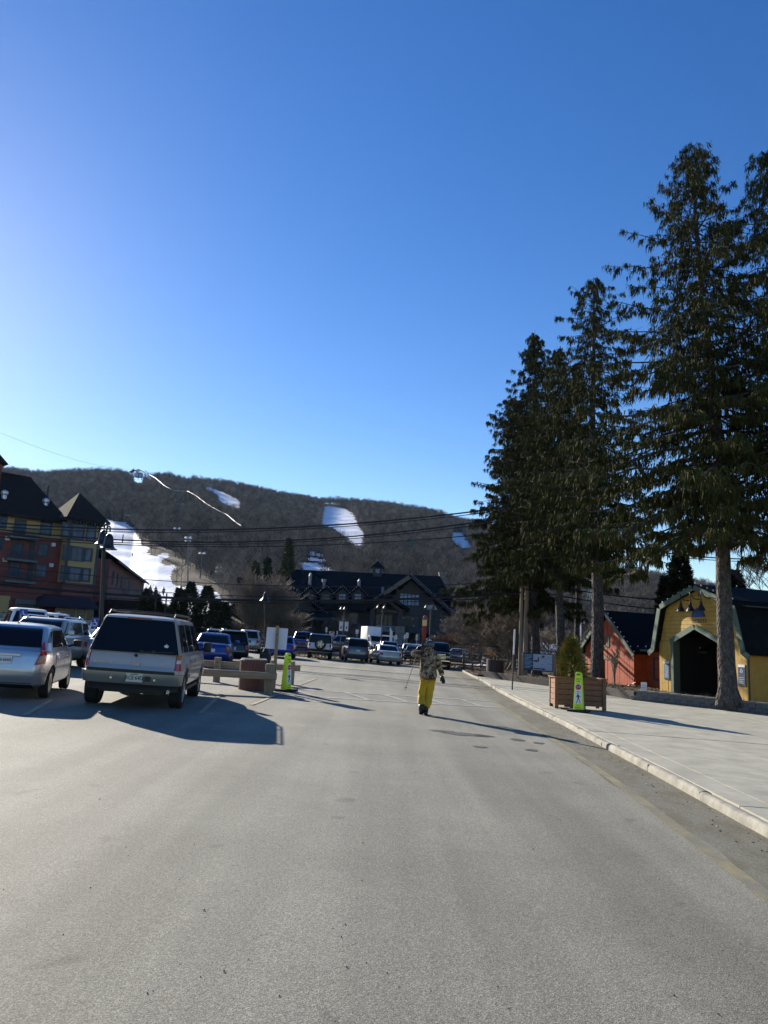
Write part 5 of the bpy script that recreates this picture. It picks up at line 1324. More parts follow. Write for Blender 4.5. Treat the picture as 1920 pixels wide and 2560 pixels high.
def car(name, label, cat, X, Y, head, sp, group=None):
    """sp: dict; the car faces local +y. X, Y is its centre on the ground, head in degrees to the left of straight ahead."""
    g_ = sp.get; L, W = sp['L'], sp['W']; l, w = L / 2, W / 2; n_ = g_('n', 7); zs, zb, zr = g_('sill', .27), sp['belt'], sp['roof']
    pm = sp['paint']; r = g_('r', .33); tw_ = g_('tw', .21)
    t = thing(name, label, cat, on(X, Y, .004 + g_('lift', 0)), radians(head), group, level=True)
    ya, yf = -sp['wb'] / 2 + g_('ax', 0), sp['wb'] / 2 + g_('ax', 0)
    body = Shell([(zs, 0, l - .16, w - .1), (zs + .06, 0, l - .08, w - .035), (zs + .22, 0, l - .01, w - .01), (zs + .36, 0, l, w), (zb - .28, 0, l - .02, w - .005), (zb - .08, 0, l - .06, w - .03), (zb, 0, l - .1, w - .06)], n_)
    hd = g_('hood', (l * .35, .12)); tk = g_('trunk')
    def dfm(v):
        x, y, z = v; s_ = max(0, min(1, (z - .5) / (zb - .5)))
        if y > hd[0]: z -= hd[1] * s_ * ((y - hd[0]) / (l - hd[0])) ** 1.4
        if tk and y < tk[0]: z -= tk[1] * s_ * ((tk[0] - y) / (l + tk[0])) ** 1.2
        return Vector((x, y, z))
    vs, fs = [], []
    zl = [zs, zs + .03, zs + .06, zs + .14, zs + .22, zs + .36, .5 * (zs + .36 + zb - .28), zb - .28, zb - .16, zb - .08, zb - .03, zb]
    zl = sorted(set(round(z, 3) for z in zl)); N_ = 56
    for z in zl: vs.extend(body.ring(z, N_))
    last = body.ring(zb, N_)
    for k, f_ in enumerate((.95, .85, .6, .3, .02)):
        vs.extend([(x * f_, y * (.97 + .03 * f_ if abs(y) > .0 else 1) * (f_ if k > 3 else (1 - (1 - f_) * .25)), zb + .02 + .012 * k) for x, y, z in last])
    R_ = len(zl) + 5
    for j in range(R_ - 1):
        for i in range(N_): fs.append((j * N_ + i, j * N_ + (i + 1) % N_, (j + 1) * N_ + (i + 1) % N_, (j + 1) * N_ + i))
    fs.append(tuple(range(N_ - 1, -1, -1))); fs.append(tuple((R_ - 1) * N_ + i for i in range(N_)))
    me = bpy.data.meshes.new('body'); me.from_pydata([tuple(dfm(v)) for v in vs], [], fs)
    bm = bmesh.new(); bm.from_mesh(me); bmesh.ops.recalc_face_normals(bm, faces=bm.faces); bm.to_mesh(me); bm.free()
    bo = obj('body', me, None)
    cut = MB(); ra = r + g_('archgap', .055)
    for yy in (ya, yf):
        for sx in (-1, 1): cut.tube([(sx * (w - .34), yy, r + .02), (sx * (w + .3), yy, r + .02)], ra, M['black'], 28)
    co = cut.build('cut', None); md = bo.modifiers.new('b', 'BOOLEAN'); md.operation = 'DIFFERENCE'; md.object = co; md.solver = 'EXACT'
    dg = bpy.context.evaluated_depsgraph_get(); dg.update()
    me2 = bpy.data.meshes.new_from_object(bo.evaluated_get(dg)); bpy.data.objects.remove(bo); bpy.data.objects.remove(co); me2.name = 'body'
    me2.materials.clear(); me2.materials.append(pm); me2.materials.append(M['black'])
    for p in me2.polygons:
        c_ = p.center; dd = min(hypot(c_.y - ya, c_.z - r - .02), hypot(c_.y - yf, c_.z - r - .02))
        p.material_index = 1 if (dd < ra - .004 and abs(c_.x) < w - .06) or abs(abs(c_.x) - (w - .34)) < .003 or c_.z < zs + .01 else 0
    me2.shade_smooth(); me2.set_sharp_from_angle(angle=radians(34))
    obj('body', me2, t)
    # cabin
    gb, gt = sp['cab']; wb_, wt_ = w - g_('inset', .06), w - g_('tumble', .22)
    h = zr - zb
    def lvv(f): y0 = gb[0] + (gt[0] - gb[0]) * f; y1 = gb[1] + (gt[1] - gb[1]) * f; return (zb - .02 + (h + .0) * f if f else zb - .02, (y0 + y1) / 2, (y1 - y0) / 2, wb_ + (wt_ - wb_) * f)
    cs = Shell([lvv(0), lvv(.9), (zr - .035, lvv(.94)[1], lvv(.94)[2] - .02, lvv(.94)[3] - .02), (zr - .01, lvv(1)[1], lvv(1)[2] - .08, lvv(1)[3] - .08)], g_('cn', 9))
    vs, fs = [], []; zl = [cs.z[0], zb + h * .3, zb + h * .6, zb + h * .85, cs.z[1], cs.z[2], cs.z[3]]; zl = sorted(zl)
    for z in zl: vs.extend(cs.ring(z, 48))
    last = cs.ring(zl[-1], 48)
    for k, f_ in enumerate((.9, .6, .2)): vs.extend([(x * f_, cs.lv[-1][1] + (y - cs.lv[-1][1]) * f_, zr + .006 + .012 * k) for x, y, z in last])
    R_ = len(zl) + 3
    for j in range(R_ - 1):
        for i in range(48): fs.append((j * 48 + i, j * 48 + (i + 1) % 48, (j + 1) * 48 + (i + 1) % 48, (j + 1) * 48 + i))
    fs.append(tuple((R_ - 1) * 48 + i for i in range(48)))
    me = bpy.data.meshes.new('roof'); me.from_pydata([tuple(v) for v in vs], [], fs); me.materials.append(g_('roofpaint') or pm)
    bm = bmesh.new(); bm.from_mesh(me); bmesh.ops.recalc_face_normals(bm, faces=bm.faces)
    bm.to_mesh(me); bm.free(); me.shade_smooth(); me.set_sharp_from_angle(angle=radians(38)); obj('roof', me, t)
    Z = lambda f: zb + h * f; idf = lambda v: v
    gl = g_('glass') or M['glass']
    for q0, q1, q2, q3, f0, f1 in g_('side', []):                         # y bottom-rear, y bottom-front, y top-front, y top-rear
        for fc in 'LR': panel(cs, idf, fc, [(q0, Z(f0)), (q1, Z(f0)), (q2, Z(f1)), (q3, Z(f1))], .006, gl, 'window', t, 8, 4)
    rw_ = g_('rearwin', (.86, .72, .08, .84))
    if rw_: panel(cs, idf, 'B', [(-wb_ * rw_[0], Z(rw_[2])), (wb_ * rw_[0], Z(rw_[2])), (wt_ * rw_[1] * 1.12, Z(rw_[3])), (-wt_ * rw_[1] * 1.12, Z(rw_[3]))], .006, gl, 'rear_window', t, 16, 5)
    fw_ = g_('frontwin', (.9, .8, .06, .88))
    panel(cs, idf, 'F', [(-wb_ * fw_[0], Z(fw_[2])), (wb_ * fw_[0], Z(fw_[2])), (wt_ * fw_[1] * 1.12, Z(fw_[3])), (-wt_ * fw_[1] * 1.12, Z(fw_[3]))], .006, gl, 'windscreen', t, 16, 5)
    # doors, sills, bumpers, lamps
    dl_ = sp.get('doors', [])
    for d0, d1 in dl_:
        for fc in 'LR':
            do = panel(body, dfm, fc, [(d0, zs + .1), (d1, zs + .1), (d1 - .02, zb - .05), (d0, zb - .05)], .007, pm, 'door', t, 8, 6)
            sx = 1 if fc == 'R' else -1; hp = dfm(body.sp(fc, d0 + .14, zb - .16, .03))
            m2 = MB(); m2.box(hp.x - .015, hp.x + .015, hp.y - .085, hp.y + .085, hp.z - .014, hp.z + .014, g_('handle') or pm); m2.build('handle', do)
    for (nm, fc, quad, off, m_, kw) in sp.get('panels', []):
        fcs = fc if isinstance(fc, str) else fc
        for one in fcs:
            qd = quad
            if one == 'm': continue
            panel(body if nm[0] != '^' else cs, dfm if nm[0] != '^' else idf, one, qd, off, m_, nm.strip('^'), t, **kw)
    for sx in (-1, 1):                                                   # mirrors
        my = g_('mirror', gb[1] - .55); m_z = zb + .09
        m2 = MB(); m2.beam((sx * (w - .08), my, m_z - .06), (sx * (w + .07), my - .02, m_z), .05, .05, M['black']); mo = m2.build('mirror_arm', t)
        mo2 = rounded_box('mirror', (.2, .1, g_('mh', .15)), g_('mirrorpaint') or pm, t, .035, 2, (sx * (w + .13), my - .02, m_z + .03))
    tm, rmm = wheel_meshes(r, tw_, g_('spokes', 5), g_('rim', 'alloy'))
    for yy in (ya, yf):
        for sx in (-1, 1):
            o = obj('wheel', tm, t); o.location = (sx * (w - tw_ / 2 - .02), yy, r); o.rotation_euler = (random.uniform(0, 1) if 0 else 0, 0, 0 if sx > 0 else pi)
            obj('rim', rmm, o)
    m2 = MB(); m2.box(-w + .36, w - .36, -l + .35, l - .35, .2 if zs < .4 else .3, zs + .02, M['black']); m2.box(-w + .12, w - .12, ya - .05, ya + .05, r - .05, r + .05, M['black']); m2.build('underbody', t)
    return t, body, dfm, cs
def qsym(x0, x1, z0, z1, lean=0.0): return [(x0, z0), (x1, z0), (x1 - lean, z1), (x0 + lean, z1)]
silver = paint('silver', (0.50, 0.51, 0.53), .75, .3); pewter = paint('pewter', (0.42, 0.375, 0.35), .12, .36); white_p = paint('white', (0.70, 0.71, 0.73), 0.0, .35)
blue_p = paint('blue', (0.008, 0.03, 0.19), .4, .28); black_p = paint('black', (0.012, 0.013, 0.016), .3, .25); greyblue = paint('grey_blue', (0.11, 0.14, 0.165), .6, .32)
champ = paint('champagne', (0.46, 0.44, 0.40), .65, .34); sedan_p = paint('pale_silver', (0.55, 0.57, 0.57), .55, .34); tan_d = paint('dark_silver', (0.22, 0.22, 0.22), .7, .3)
steelc = mat('hubcap_silver', (0.5, .49, .46), .3, metal=.8)

# ---- large pewter SUV
L, W = 5.5, 2.0
w = 1.0; l = 2.75
suv = dict(L=L, W=W, belt=1.13, roof=1.86, r=.39, tw=.27, wb=3.3, ax=-.15, n=9, sill=.42, paint=pewter, cab=((-2.70, 1.62), (-2.46, .85)), tumble=.26, cn=11, hood=(1.2, .13), inset=.05,
           side=[(-2.45, -1.45, -1.48, -2.36, .05, .82), (-1.3, -.42, -.46, -1.36, .05, .84), (-.3, 1.12, .66, -.34, .05, .84)], rearwin=(.965, .86, -.02, .90), mirror=.92, mh=.24, mirrorpaint=M['black'],
           doors=[(-1.32, -.36), (-.34, .75)], spokes=6, rim='alloy',
           panels=[('bumper', 'B', [(-1.32, .50), (1.32, .50), (1.34, .72), (-1.34, .72)], .05, mat('bumper_champagne', (.36, .34, .29), .35, metal=.6), dict(nu=30, nv=4, th=.06)),
                   ('bumper_valance', 'B', [(-1.25, .36), (1.25, .36), (1.3, .50), (-1.3, .50)], .02, M['trim'], dict(nu=24, nv=2, th=.04)),
                   ('bumper_step', 'B', [(-.86, .72), (.86, .72), (.86, .78), (-.86, .78)], .035, M['black'], dict(nu=14, nv=1, th=.05)),
                   ('tailgate', 'B', [(-.84, .79), (.84, .79), (.86, 1.10), (-.86, 1.10)], .008, pewter, dict(nu=14, nv=4)),
                   ('tailgate_trim', 'B', [(-.84, .78), (.84, .78), (.84, .865), (-.84, .865)], .02, mat('pewter_trim', (.34, .33, .32), .35, metal=.6), dict(nu=14, nv=1)),
                   ('step_bar', 'LR', [(-1.15, .34), (1.0, .34), (1.0, .40), (-1.15, .40)], .06, M['black'], dict(nu=8, nv=1, th=.12)),
                   ('side_moulding', 'LR', [(-1.2, .62), (.9, .62), (.9, .68), (-1.2, .68)], .018, pewter, dict(nu=8, nv=1)),
                   ('front_bumper', 'F', [(-1.2, .42), (1.2, .42), (1.2, .66), (-1.2, .66)], .04, pewter, dict(nu=20, nv=2))])
t, bd, df, cs = car('parked_suv', 'large pewter SUV with dark windows and roof rack, parked nearest the timber barrier', 'SUV', -5.15 - .13, 16.75 + 1.5, 7.5, suv)
for sx in (-1, 1):
    q = (.865, 1.075) if sx > 0 else (-1.075, -.865)
    tl = panel(bd, df, 'B', [(q[0], .80), (q[1], .80), (q[1], 1.17 - .05), (q[0], 1.17 - .05)], .014, M['lens_red'], 'tail_light', t, 8, 6, .03)
    panel(bd, df, 'B', [(q[0] + .01, .945), (q[1] - .01, .945), (q[1] - .01, 1.015), (q[0] + .01, 1.015)], .02, M['lens_clear'], 'reverse_lens', tl, 6, 2, .01)
    panel(bd, df, 'B', [(q[0] + .01, 1.02), (q[1] - .01, 1.02), (q[1] - .01, 1.115), (q[0] + .01, 1.115)], .02, M['lens_amber'], 'amber_lens', tl, 6, 2, .01)
yb_ = bd.sp('B', 0, .9).y
pt = solid('number_plate', t, lambda b: b.box(-.07, .25, bd.sp('B', 0, .6).y - .075, bd.sp('B', 0, .6).y - .06, .545, .71, M['plate']))
text('plate_number', 'RCE\u00b764D', .115, M['ink'], pt, (.09, bd.sp('B', 0, .6).y - .078, .622), sx=.78)
text('plate_state', 'NEW JERSEY', .026, M['ink'], pt, (.09, bd.sp('B', 0, .6).y - .078, .692))
solid('hitch_plug', t, lambda b: b.box(.29, .40, yb_ - .085, yb_ - .03, .575, .665, M['ink']))
for x in (-.36, .48): solid('bumper_bolt', t, lambda b: b.lathe([(.001, .0), (.024, 0), (.028, -.02)], M['chrome'], n=10, Mx=Matrix.Translation((x, yb_ - .07, .6)) @ Matrix.Rotation(pi / 2, 4, 'X')))
text('model_lettering', 'YUKON XL', .06, M['chrome'], t, (-.55, yb_ - .025, .90), sx=1.25, depth=.006)
text('trim_lettering', 'SLT', .055, M['chrome'], t, (.62, yb_ - .025, .90), sx=1.2, depth=.006)
solid('tailgate_handle', t, lambda b: b.box(.0, .16, yb_ - .05, yb_ - .015, .86, .93, pewter)); solid('lock', t, lambda b: b.lathe([(.001, 0), (.032, 0)], M['ink'], n=12, Mx=Matrix.Translation((.06, yb_ - .02, 1.065)) @ Matrix.Rotation(pi / 2, 4, 'X')))
yw = cs.sp('B', 0, 1.18).y
solid('wiper', t, lambda b: (b.beam((.16, yw - .03, 1.135), (.78, yw - .02, 1.16), .02, .022, M['ink']), b.box(.12, .2, yw - .05, yw, 1.11, 1.16, M['ink']), b.beam((.36, yw - .035, 1.15), (.42, yw - .035, 1.15), .03, .06, M['ink'])))
star = [(r_ * sin(a), r_ * cos(a)) for k in range(10) for r_, a in [((.055 if k % 2 == 0 else .034), k * pi / 5)]]
solid('sticker', t, lambda b: b.prism([(.62 + x, 1.27 + z) for x, z in star], cs.sp('B', .62, 1.27).y - .012, cs.sp('B', .62, 1.27).y - .008, M['white']))
yt = cs.sp('B', 0, 1.78).y
solid('brake_light', t, lambda b: b.box(-.24, .24, yt - .03, yt + .01, 1.775, 1.81, mat('dark_red_lens', (.12, .01, .01), .2)))
for sx in (-1, 1):
    solid('roof_rail', t, lambda b: b.tube([(sx * .66, -2.25, 1.86), (sx * .66, -2.1, 1.935), (sx * .66, .3, 1.94), (sx * .66, .5, 1.87)], .018, M['ink'], 8))
for y in (-2.0, -.2): solid('cross_bar', t, lambda b: b.tube([(-.66, y, 1.93), (-.3, y, 1.945), (.3, y, 1.945), (.66, y, 1.93)], .016, M['ink'], 8))
mb = MB(); mb.tube([(-.3, -2.3, .42), (-.1, -2.35, .36), (.05, -2.3, .40), (.2, -2.35, .37)], .015, M['ink'], 5); mb.tube([(.75, -2.2, .4), (.75, -2.62, .38)], .035, M['steel'], 8); mb.build('exhaust', t)

# ---- silver hatchback
hb = dict(L=4.14, W=1.695, belt=1.0, roof=1.50, r=.31, tw=.19, wb=2.6, n=5.5, cn=6, sill=.24, paint=silver, cab=((-1.98, 1.45), (-1.42, .55)), tumble=.21, hood=(.95, .2), inset=.055,
          side=[(-1.28, .06, .0, -.98, .1, .80), (.13, 1.0, .42, .08, .1, .82), (-1.62, -1.36, -1.06, -1.2, .3, .76)], rearwin=(.84, .80, .10, .86), mirrorpaint=M['black'], mirror=.88, mh=.16,
          doors=[(-1.02, .06), (.08, 1.0)], spokes=9, rim='hubcap_silver',
          panels=[('hatch', 'B', [(-.56, .60), (.56, .60), (.70, .96), (-.70, .96)], .008, silver, dict(nu=14, nv=6)), ('bumper', 'B', [(-1.05, .30), (1.05, .30), (1.1, .56), (-1.1, .56)], .028, silver, dict(nu=26, nv=5, th=.04)),
                  ('bumper_valance', 'B', [(-.62, .22), (.62, .22), (.55, .33), (-.55, .33)], .034, M['black'], dict(nu=14, nv=2, th=.05)),
                  ('front_bumper', 'F', [(-1, .25), (1, .25), (1, .5), (-1, .5)], .03, silver, dict(nu=20, nv=3))])
t, bd, df, cs = car('parked_hatchback', 'silver hatchback with red tail lamp and stub roof aerial cut by the left edge', 'car', -7.72 - .29 * 1 - .02, 16.4 + 1.26, 13.8, hb)
for sx in (-1, 1):
    q0, q1 = (.58, .98) if sx > 0 else (-.98, -.58)
    qq = [(q0, .70), (q1 - .12, .73), (q1, .99), (q0 + .12, .99)] if sx > 0 else [(q0 + .12, .73), (q1, .70), (q1 - .12, .99), (q0, .99)]
    tl = panel(bd, df, 'B', qq, .016, M['lens_red'], 'tail_light', t, 8, 6, .03)
    q2 = [(.62, .74), (.76, .76), (.80, .90), (.66, .88)] if sx > 0 else [(-.76, .76), (-.62, .74), (-.66, .88), (-.80, .90)]
    panel(bd, df, 'B', q2, .022, mat('smoked_lens', (.35, .22, .16), .15, spec=.8), 'reverse_lens', tl, 4, 3, .01)
    solid('upper_lens', tl, lambda b: (lambda a_, c_: b.add([a_ + Vector((sx * -.06, -.012, 0)), a_ + Vector((sx * .07, -.0, 0)), c_], [(0, 1, 2)], M['lens_red']))(cs.sp('B', sx * .70, 1.0, .012), cs.sp('B', sx * .70, 1.19, .012)))
yb_ = bd.sp('B', 0, .7).y
pt = solid('number_plate', t, lambda b: b.box(-.155, .155, yb_ - .03, yb_ - .015, .70, .855, M['white'])); text('plate_number', 'T26\u00b7664A', .095, M['ink'], pt, (0, yb_ - .033, .775), sx=.75)
solid('garnish', t, lambda b: b.box(-.3, .3, yb_ - .035, yb_ - .01, .865, .9, silver))
solid('aerial', t, lambda b: (b.lathe([(.03, 0), (.02, .02), (.006, .03)], M['ink'], (0, -1.2, 1.50), 8), b.tube([(0, -1.2, 1.52), (0, -1.3, 1.68)], .006, M['ink'], 5)))
panel(bd, df, 'R', [(-1.95, .93), (-1.6, .96), (-1.6, .965), (-1.95, .935)], .01, M['trim'], 'seam', t, 4, 1)

# ---- silver crossover nosed towards us behind the hatchback
cr = dict(L=4.75, W=1.93, belt=1.08, roof=1.64, r=.36, wb=2.8, n=6.5, sill=.3, paint=champ, cab=((-2.25, 1.4), (-1.9, .6)), hood=(1.1, .16), doors=[(-1.0, .1), (.12, 1.05)], mirror=1.0, mh=.17,
          side=[(-2.0, -1.05, -1.1, -1.8, .1, .8), (-.95, .08, .02, -.98, .1, .84), (.15, 1.05, .45, .1, .1, .84)],
          panels=[('grille', 'F', [(-.5, .55), (.5, .55), (.5, .82), (-.5, .82)], .02, M['trim'], dict()), ('headlight', 'F', [(.6, .7), (1.1, .7), (1.1, .86), (.6, .86)], .02, M['lens_clear'], dict()), ('headlight', 'F', [(-1.1, .7), (-.6, .7), (-.6, .86), (-1.1, .86)], .02, M['lens_clear'], dict()),
                  ('tail_light', 'B', [(.7, .8), (1.1, .8), (1.1, 1.0), (.7, 1.0)], .02, M['lens_red'], dict()), ('tail_light', 'B', [(-1.1, .8), (-.7, .8), (-.7, 1.0), (-1.1, 1.0)], .02, M['lens_red'], dict())])
t, *_ = car('parked_crossover', 'silver crossover with roof rails facing the camera behind the silver hatchback', 'SUV', -11.4, 26.6, 184, cr)
for sx in (-1, 1): solid('roof_rail', t, lambda b: b.tube([(sx * .62, -1.7, 1.64), (sx * .62, -1.55, 1.70), (sx * .62, .3, 1.71), (sx * .62, .5, 1.65)], .02, M['chrome'], 6))
solid('roof_panel', t, lambda b: b.box(-.52, .52, -1.3, .2, 1.665, 1.675, M['glass']))

def generic(paint_, L=4.6, W=1.85, belt=1.02, roof=1.65, kind='suv', **k):
    l, w = L / 2, W / 2
    d = dict(L=L, W=W, belt=belt, roof=roof, wb=L * .585, n=6.5, sill=.28, paint=paint_, r=.34 if kind != 'sedan' else .31, doors=[(-l * .42, .05), (.07, l * .42)], mirror=l * .4)
    if kind == 'suv': d.update(cab=((-l * .96, l * .58), (-l * .84, l * .26)), side=[(-l * .86, -l * .5, -l * .5, -l * .79, .1, .8), (-l * .44, .03, .0, -l * .44, .1, .84), (.1, l * .45, l * .2, .07, .1, .84)])
    elif kind == 'sedan': d.update(cab=((-l * .66, l * .52), (-l * .38, l * .14)), trunk=(-l * .6, .05), side=[(-l * .44, -.0, -.03, -l * .32, .1, .8), (.06, l * .4, l * .14, .04, .1, .82)], hood=(l * .4, .16), tumble=.24)
    elif kind == 'pickup': d.update(cab=((-l * .22, l * .5), (-l * .14, l * .22)), side=[(-l * .16, .08 * l, .07 * l, -l * .12, .1, .84), (.12 * l, l * .42, l * .18, .1 * l, .1, .84)], doors=[(-l * .2, .1 * l), (.11 * l, l * .44)])
    tl = M['lens_red']; h0 = belt - .28; h1 = belt - .08
    d['panels'] = [('tail_light', 'B', [(w * .68, h0), (w * 1.1, h0), (w * 1.1, h1), (w * .68, h1)], .015, tl, dict(nu=6)), ('tail_light', 'B', [(-w * 1.1, h0), (-w * .68, h0), (-w * .68, h1), (-w * 1.1, h1)], .015, tl, dict(nu=6)),
                   ('bumper', 'B', [(-w * 1.15, .33), (w * 1.15, .33), (w * 1.15, .58), (-w * 1.15, .58)], .03, k.get('bump') or paint_, dict(nu=20, nv=3, th=.05)),
                   ('number_plate', 'B', [(-.15, h0 - .06), (.15, h0 - .06), (.15, h0 + .09), (-.15, h0 + .09)], .02, M['plate'], dict(nu=2, nv=1)),
                   ('headlight', 'F', [(w * .6, belt - .36), (w * 1.1, belt - .36), (w * 1.1, belt - .2), (w * .6, belt - .2)], .015, M['lens_clear'], dict(nu=6)), ('headlight', 'F', [(-w * 1.1, belt - .36), (-w * .6, belt - .36), (-w * .6, belt - .2), (-w * 1.1, belt - .2)], .015, M['lens_clear'], dict(nu=6)),
                   ('grille', 'F', [(-w * .55, belt - .45), (w * .55, belt - .45), (w * .55, belt - .2), (-w * .55, belt - .2)], .015, M['trim'], dict(nu=6)),
                   ('front_bumper', 'F', [(-w * 1.1, .3), (w * 1.1, .3), (w * 1.1, .52), (-w * 1.1, .52)], .03, k.get('bump') or paint_, dict(nu=14, nv=2))]
    k.pop('bump', None); d.update(k); return d
def cpx(x, yb, Y=None): p = G(x, yb) if Y is None else at(x, yb, Y); return p.x, p.y
# row beyond the barrier, right of the SUV
def place(name, label, cat, x, yb, head, sp, group=None, back=None):
    """x, yb: where the middle of the end that faces us meets the ground; the body lies beyond it"""
    p = G(x, yb); s_ = sp['L'] / 2; hr = radians(head)
    fwd = Vector((-sin(hr), cos(hr)));
    if back: fwd = -fwd
    return car(name, label, cat, p.x + fwd.x * s_, p.y + fwd.y * s_, head, sp, group)
t, bd, df, cs = place('parked_sedan', 'dark blue sedan with round red tail lamp just right of the pewter SUV', 'car', 524, 1668, 9, generic(blue_p, 4.6, 1.8, 1.02, 1.48, 'sedan', n=6, side=[(-1.15, -.05, -.1, -.85, .1, .8), (.03, 1.0, .4, 0.0, .1, .82)]))
for sx in (-1, 1):
    c_ = bd.sp('B', sx * .72, .84, .02); solid('round_lens', t, lambda b: b.lathe([(.001, .0), (.10, 0), (.115, -.02)], mat('round_lens_grey', (.2, .1, .1), .2), n=16, Mx=Matrix.Translation((c_.x, c_.y - .02, c_.z)) @ Matrix.Rotation(pi / 2, 4, 'X')))
solid('aerial', t, lambda b: b.tube([(0, -.7, 1.48), (0, -.85, 1.62)], .01, M['ink'], 5))
t, *_ = place('parked_suv', 'black crossover with a rear spoiler half hidden behind the dark blue sedan', 'SUV', 578, 1659, 14, generic(black_p, 4.5, 1.82, 1.02, 1.66), )
solid('spoiler', t, lambda b: b.box(-.55, .55, -2.1, -1.82, 1.6, 1.64, black_p)); 
for sx in (-1, 1): solid('roof_rail', t, lambda b: b.tube([(sx * .55, -1.5, 1.64), (sx * .55, -1.4, 1.71), (sx * .55, .4, 1.71), (sx * .55, .5, 1.66)], .02, M['steel'], 6))
t, *_ = place('parked_suv', 'low grey wagon with a roof rack beyond the blue sedan', 'car', 536, 1635, 9, generic(greyblue, 4.7, 1.8, 1.0, 1.62))
for sx in (-1, 1): solid('roof_rail', t, lambda b: b.tube([(sx * .5, -1.5, 1.62), (sx * .5, -1.4, 1.73), (sx * .5, .4, 1.73), (sx * .5, .5, 1.64)], .03, M['chrome'], 6))
t, *_ = place('parked_suv', 'pale gold SUV with dark rear window left of the black lamp post', 'SUV', 618, 1631, 5, generic(champ, 4.7, 1.88, 1.05, 1.74))
place('parked_car', 'bright blue car hidden behind the blank white sign board', 'car', 700, 1646, 4, generic(paint('bright_blue', (.01, .05, .34), .4, .28), 4.4, 1.9, 1.0, 1.5, 'sedan'))
# the row by the rail fence
jp = generic(white_p, 4.3, 1.88, 1.2, 1.84, r=.42, tw=.28, sill=.5, n=12, cn=16, wb=2.6, inset=.04, tumble=.12, roofpaint=black_p, cab=((-2.08, .95), (-2.0, .7)), hood=(.9, .05), bump=M['black'],
             side=[(-1.9, -1.2, -1.2, -1.85, .05, .85), (-1.1, -.1, -.1, -1.1, .05, .85), (0, .75, .6, 0, .05, .85)], rearwin=(.93, .86, .04, .9), spokes=5)
jp['panels'] = [('bumper', 'B', [(-.95, .55), (.95, .55), (.95, .72), (-.95, .72)], .08, M['black'], dict(nu=10, nv=2, th=.1)), ('tailgate', 'B', [(-.62, .76), (.62, .76), (.62, 1.17), (-.62, 1.17)], .015, white_p, dict()),
                ('tail_light', 'B', [(.72, .92), (.88, .92), (.88, 1.12), (.72, 1.12)], .03, M['lens_red'], dict(nu=2)), ('tail_light', 'B', [(-.88, .92), (-.72, .92), (-.72, 1.12), (-.88, 1.12)], .03, M['lens_red'], dict(nu=2)), ('front_bumper', 'F', [(-.9, .5), (.9, .5), (.9, .7), (-.9, .7)], .08, M['black'], dict())]
t, bd, df, cs = place('parked_jeep', 'boxy white off-roader with black hard top and rear spare wheel', 'off-roader', 797, 1648, 3, jp)
tm, rmm = wheel_meshes(.42, .28, 5, 'alloy')
sw_ = obj('spare_wheel', tm, t); sw_.location = (.02, bd.sp('B', 0, 1).y - .2, 1.1); sw_.rotation_euler = (0, 0, -pi / 2); obj('rim', rmm, sw_)
for yy in (-1.3, 1.3):
    for sx in (-1, 1): solid('wheel_flare', t, lambda b: b.prism([(yy - .62, .55), (yy - .5, .86), (yy + .5, .86), (yy + .62, .55), (yy + .56, .55), (yy + .46, .8), (yy - .46, .8), (yy - .56, .55)], -.12, .12, M['black'], Matrix.Translation((sx * 1.0, 0, 0)) @ Matrix.Rotation(pi / 2, 4, 'Z')))
t, bd, df, cs = place('parked_suv', 'grey blue compact SUV with white plate right of the white off-roader', 'SUV', 893, 1656, 8, generic(greyblue, 4.4, 1.8, 1.1, 1.74, n=8, tumble=.17, cn=11, side=[(-2.0, -1.25, -1.25, -1.8, .08, .82), (-1.15, -.1, -.12, -1.15, .08, .85), (0, .95, .5, 0, .08, .85)], rearwin=(.9, .85, .05, .86)))
place('parked_sedan', 'white sedan with broad red tail lamps in the middle of the row', 'car', 977, 1663, 11, generic(sedan_p, 4.9, 1.84, .98, 1.42, 'sedan', n=7, rearwin=(.84, .8, .1, .86)))
t, *_ = place('parked_pickup', 'dark pickup truck facing the camera right behind the walking skier', 'pickup truck', 1091, 1672, 180 - 6, generic(black_p, 5.7, 2.0, 1.2, 1.92, 'pickup', r=.4, sill=.5, tw=.27, n=10, hood=(1.2, .06)), back=True)
solid('chrome_grille', t, lambda b: [b.box(-.62, .62, 2.86, 2.9, .72 + k * .1, .75 + k * .1, M['chrome']) for k in range(4)] + [b.box(-.95, .95, 2.86, 2.95, .55, .62, M['chrome'])])
# vehicles beyond the rail fence
def far(name, label, cat, x, yb, head, Y, sp, group='cars in the far car park'):
    p = at(x, yb, Y); return car(name, label, cat, p.x, p.y + 2, head, sp, group)
far('parked_jeep', 'dark blue off-roader with a pale windscreen frame behind the fence beside the white off-roader', 'off-roader', 752, 1600, 178, 73, generic(blue_p, 4.5, 1.9, 1.25, 2.0, n=10, cn=12))
far('parked_pickup', 'grey pickup truck behind the fence between the two rear-facing cars', 'pickup truck', 851, 1610, 100, 78, generic(tan_d, 5.8, 2.0, 1.2, 1.95, 'pickup', r=.4, sill=.45))
far('parked_suv', 'silver SUV with roof bars behind the fence above the grey blue SUV', 'SUV', 876, 1606, 175, 82, generic(silver, 4.7, 1.9, 1.05, 1.75))
far('parked_car', 'dark car behind the fence just left of the white box truck', 'car', 903, 1606, 170, 86, generic(tan_d, 4.6, 1.85, 1.0, 1.5, 'sedan'))
far('parked_suv', 'grey SUV behind the fence directly above the white sedan', 'SUV', 974, 1620, 178, 74, generic(tan_d, 4.7, 1.9, 1.05, 1.7))
far('parked_car', 'dark purple car behind the fence right of the grey SUV', 'car', 1003, 1612, 175, 84, generic(paint('plum', (.02, .015, .05), .4, .3), 4.6, 1.85, 1.0, 1.5, 'sedan'))
